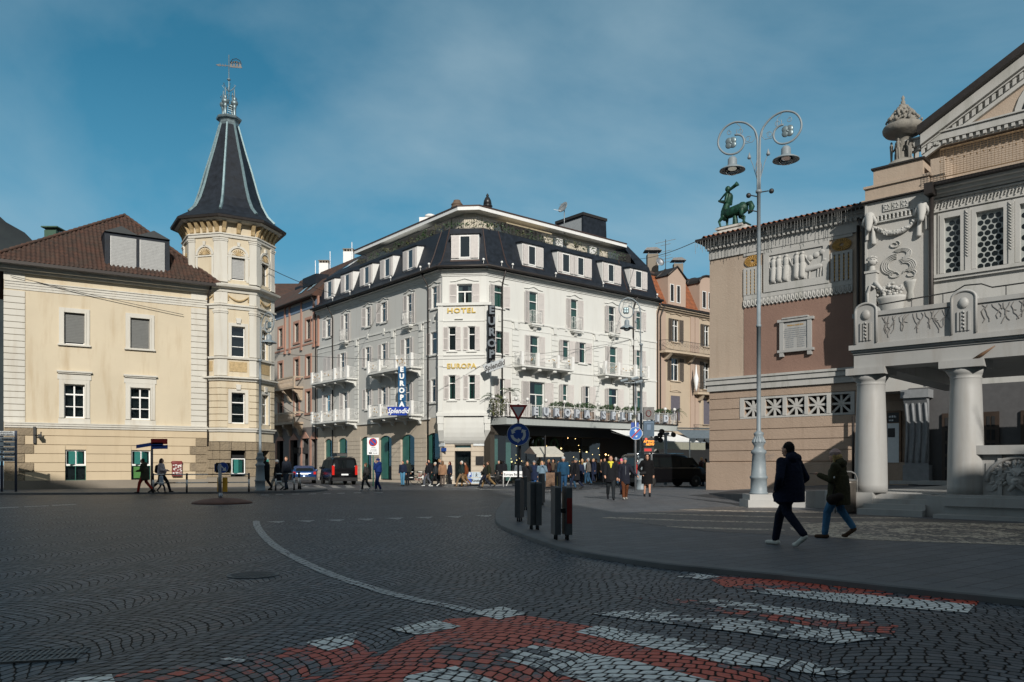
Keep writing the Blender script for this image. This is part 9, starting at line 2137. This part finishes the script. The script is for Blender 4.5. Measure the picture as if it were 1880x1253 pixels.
# crowd around the kerb, towards the camera
CP=[(968,903,R(180),'woman with fair hair in black jacket lit by the sun, hand near her face',dict(coat=BK,legs=BK,hair=(.30,.18,.09),arms=('face','down'),h=1.66,hairlen=.12)),
(981,902,R(150),'person in navy jacket and blue jeans with tan collar beside the fair haired woman',dict(coat=(.012,.02,.05),legs=(.015,.07,.2),hair=(.10,.07,.05),h=1.72,hat=(.18,.19,.20))),
(995,905,R(185),'blonde woman in pale blue denim jacket eating something',dict(coat=(.14,.21,.27),legs=(.03,.05,.06),hair=(.42,.27,.12),arms='face',h=1.70,hairlen=.15,stride=.12)),
(1034,906,R(180),'man in grey beanie and blue-and-tan zipped jacket walking towards the camera',dict(coat=(.012,.05,.10),legs=(.015,.055,.12),hat=(.42,.44,.45),h=1.80,stride=.14,coatlen=.22)),
(1058,900,LEFT,'person in long black coat striding left in the middle of the square',dict(coat=BK,legs=NV,hat=(.10,.12,.12),h=1.74,coatlen=.6,stride=.36)),(1052.5,898,R(60),'companion in grey hat half hidden by the striding person in black',dict(coat=BK,legs=JN,hat=(.16,.18,.19),h=1.72,coatlen=.5)),
(1077,886.5,AWAY,'person in light blue-grey jacket and jeans seen from behind',dict(coat=(.40,.47,.50),legs=(.03,.09,.16),hair=(.10,.08,.07),h=1.74,coatlen=.15)),(1069,886,R(150),'blonde woman in ochre coat beside the person in the light jacket',dict(coat=(.20,.13,.05),legs=(.05,.04,.03),hair=(.5,.36,.18),h=1.80,coatlen=.45,hairlen=.1)),
(1095,884.5,R(170),'person in khaki coat in the middle of the crowd under the terrace',dict(coat=(.06,.05,.035),legs=BK,h=1.76)),(1088,880,R(120),'tall dark figure with a white stripe near the restaurant entrance',dict(coat=(.02,.025,.05),legs=BK,h=1.86))]
for px,py,fc_2,lab,kw in CP: kw.setdefault('stride',.1);P(px,py,fc_2,lab,**({'z': .0} if px<1000 else {}),**kw)
m_=MB();rs=random.Random(77)
CO=[(BK,'black'),(NV,'navy'),(DG,'dark grey'),((.07,.05,.035),'brown'),((.05,.02,.02),'maroon'),((.02,.05,.05),'petrol'),(OL,'olive'),((.10,.09,.08),'taupe')]
HH=[((.02,.015,.012),'dark hair'),((.12,.07,.04),'brown hair'),((.35,.24,.12),'fair hair'),((.3,.3,.3),'grey hair')]
spots=[(1008,889,'under the market canopy, left'),(1015,887,'under the middle of the market canopy'),(1025,888.5,'under the right of the market canopy'),(1042,884,'right of the market canopy'),(1050,882,'deeper right of the canopy'),(1062,880,'far back left of the blonde woman in ochre'),(1084,884,'right of the person in the light jacket'),(1103,882,'left of the woman with the yellow scarf'),(1110,888,'just behind the woman with the yellow scarf, left'),(1131,890,'between the yellow scarf and the grey hat'),(1160,890,'behind the thin sign pole'),(1136,884,'far back between the two front women'),(1150,881,'far back behind the grey hat'),(988,888,'at the left post of the canopy'),(975,887,'at the lit shop window left of the canopy'),(1000,890.5,'at the dark post of the canopy'),(1066,889,'right of the striding person in long black coat'),(1073,883,'just left of the light jacket'),(1080,890,'in front of the crowd, between canopy and sign pole'),(1090,886,'between khaki coat and light jacket'),(1099,878,'near the back of the crowd under the lamps'),(1116,880,'at the back behind the yellow scarf'),(1126,882,'at the back right of the yellow scarf'),(1142,887,'behind the pink bobble hat'),(1155,886,'left of the thin sign pole'),(1020,882,'at the restaurant window behind the canopy'),(1036,880,'at the restaurant window behind the beanie man'),(1288,892,'at the wing wall behind the people carrier, left'),(1296,893,'against the corner of the wing wall')]
for i,(px,py,wh_) in enumerate(spots):
 (c_,cn),(h_,hn_)=rs.choice(CO),rs.choice(HH)
 P(px,py,rs.uniform(0,6.28),'%s coated person with %s %s' % (cn,hn_,wh_),coat=c_,legs=rs.choice((BK,NV,DG,JN)),hair=h_,h=rs.uniform(1.62,1.84),coatlen=rs.uniform(.15,.55),stride=rs.uniform(.02,.2),group='people standing in the crowd below the hotel terrace',**({} if px>1000 else {'z': .0}))
# breath cloud
m_,t_,b_=nmat('breath_vapour');t_.nodes.remove(b_);vo_=N(t_,'ShaderNodeVolumePrincipled');vo_.inputs['Color'].default_value=(.8,.85,.9,1)
tcx=N(t_,'ShaderNodeTexCoord');ln_=N(t_,'ShaderNodeVectorMath',operation='LENGTH');t_.links.new(tcx.outputs['Object'],ln_.inputs[0])
dd=mth(t_,'MULTIPLY',mth(t_,'SUBTRACT',1.0,ln_.outputs['Value'],clamp=True),mth(t_,'MULTIPLY',ramp(t_,noise(t_,tcx.outputs['Object'],3.0,5),.4,.7),9.0));t_.links.new(dd,vo_.inputs['Density']);t_.links.new(vo_.outputs[0],t_.nodes['Material Output'].inputs['Volume'])
k_=MB();k_.ball((0,0,0),1.0,seg=16,rings=10);o=k_.obj('breath_vapour',m_);o.location=(4.58,14.25,1.64);o.scale=(.17,.10,.085);o.rotation_euler=(0,R(-20),0);o['kind']='stuff';tag(o,'pale puff of breath or smoke in front of the tall man in the parka','smoke')
# bake the garment surfaces
dg=bpy.context.evaluated_depsgraph_get()
for o in _pend:
 me=bpy.data.meshes.new_from_object(o.evaluated_get(dg));mt=o.data.materials[0];o.modifiers.clear();old=o.data;o.data=me
 if not me.materials: me.materials.append(mt)
 bpy.data.meshes.remove(old)
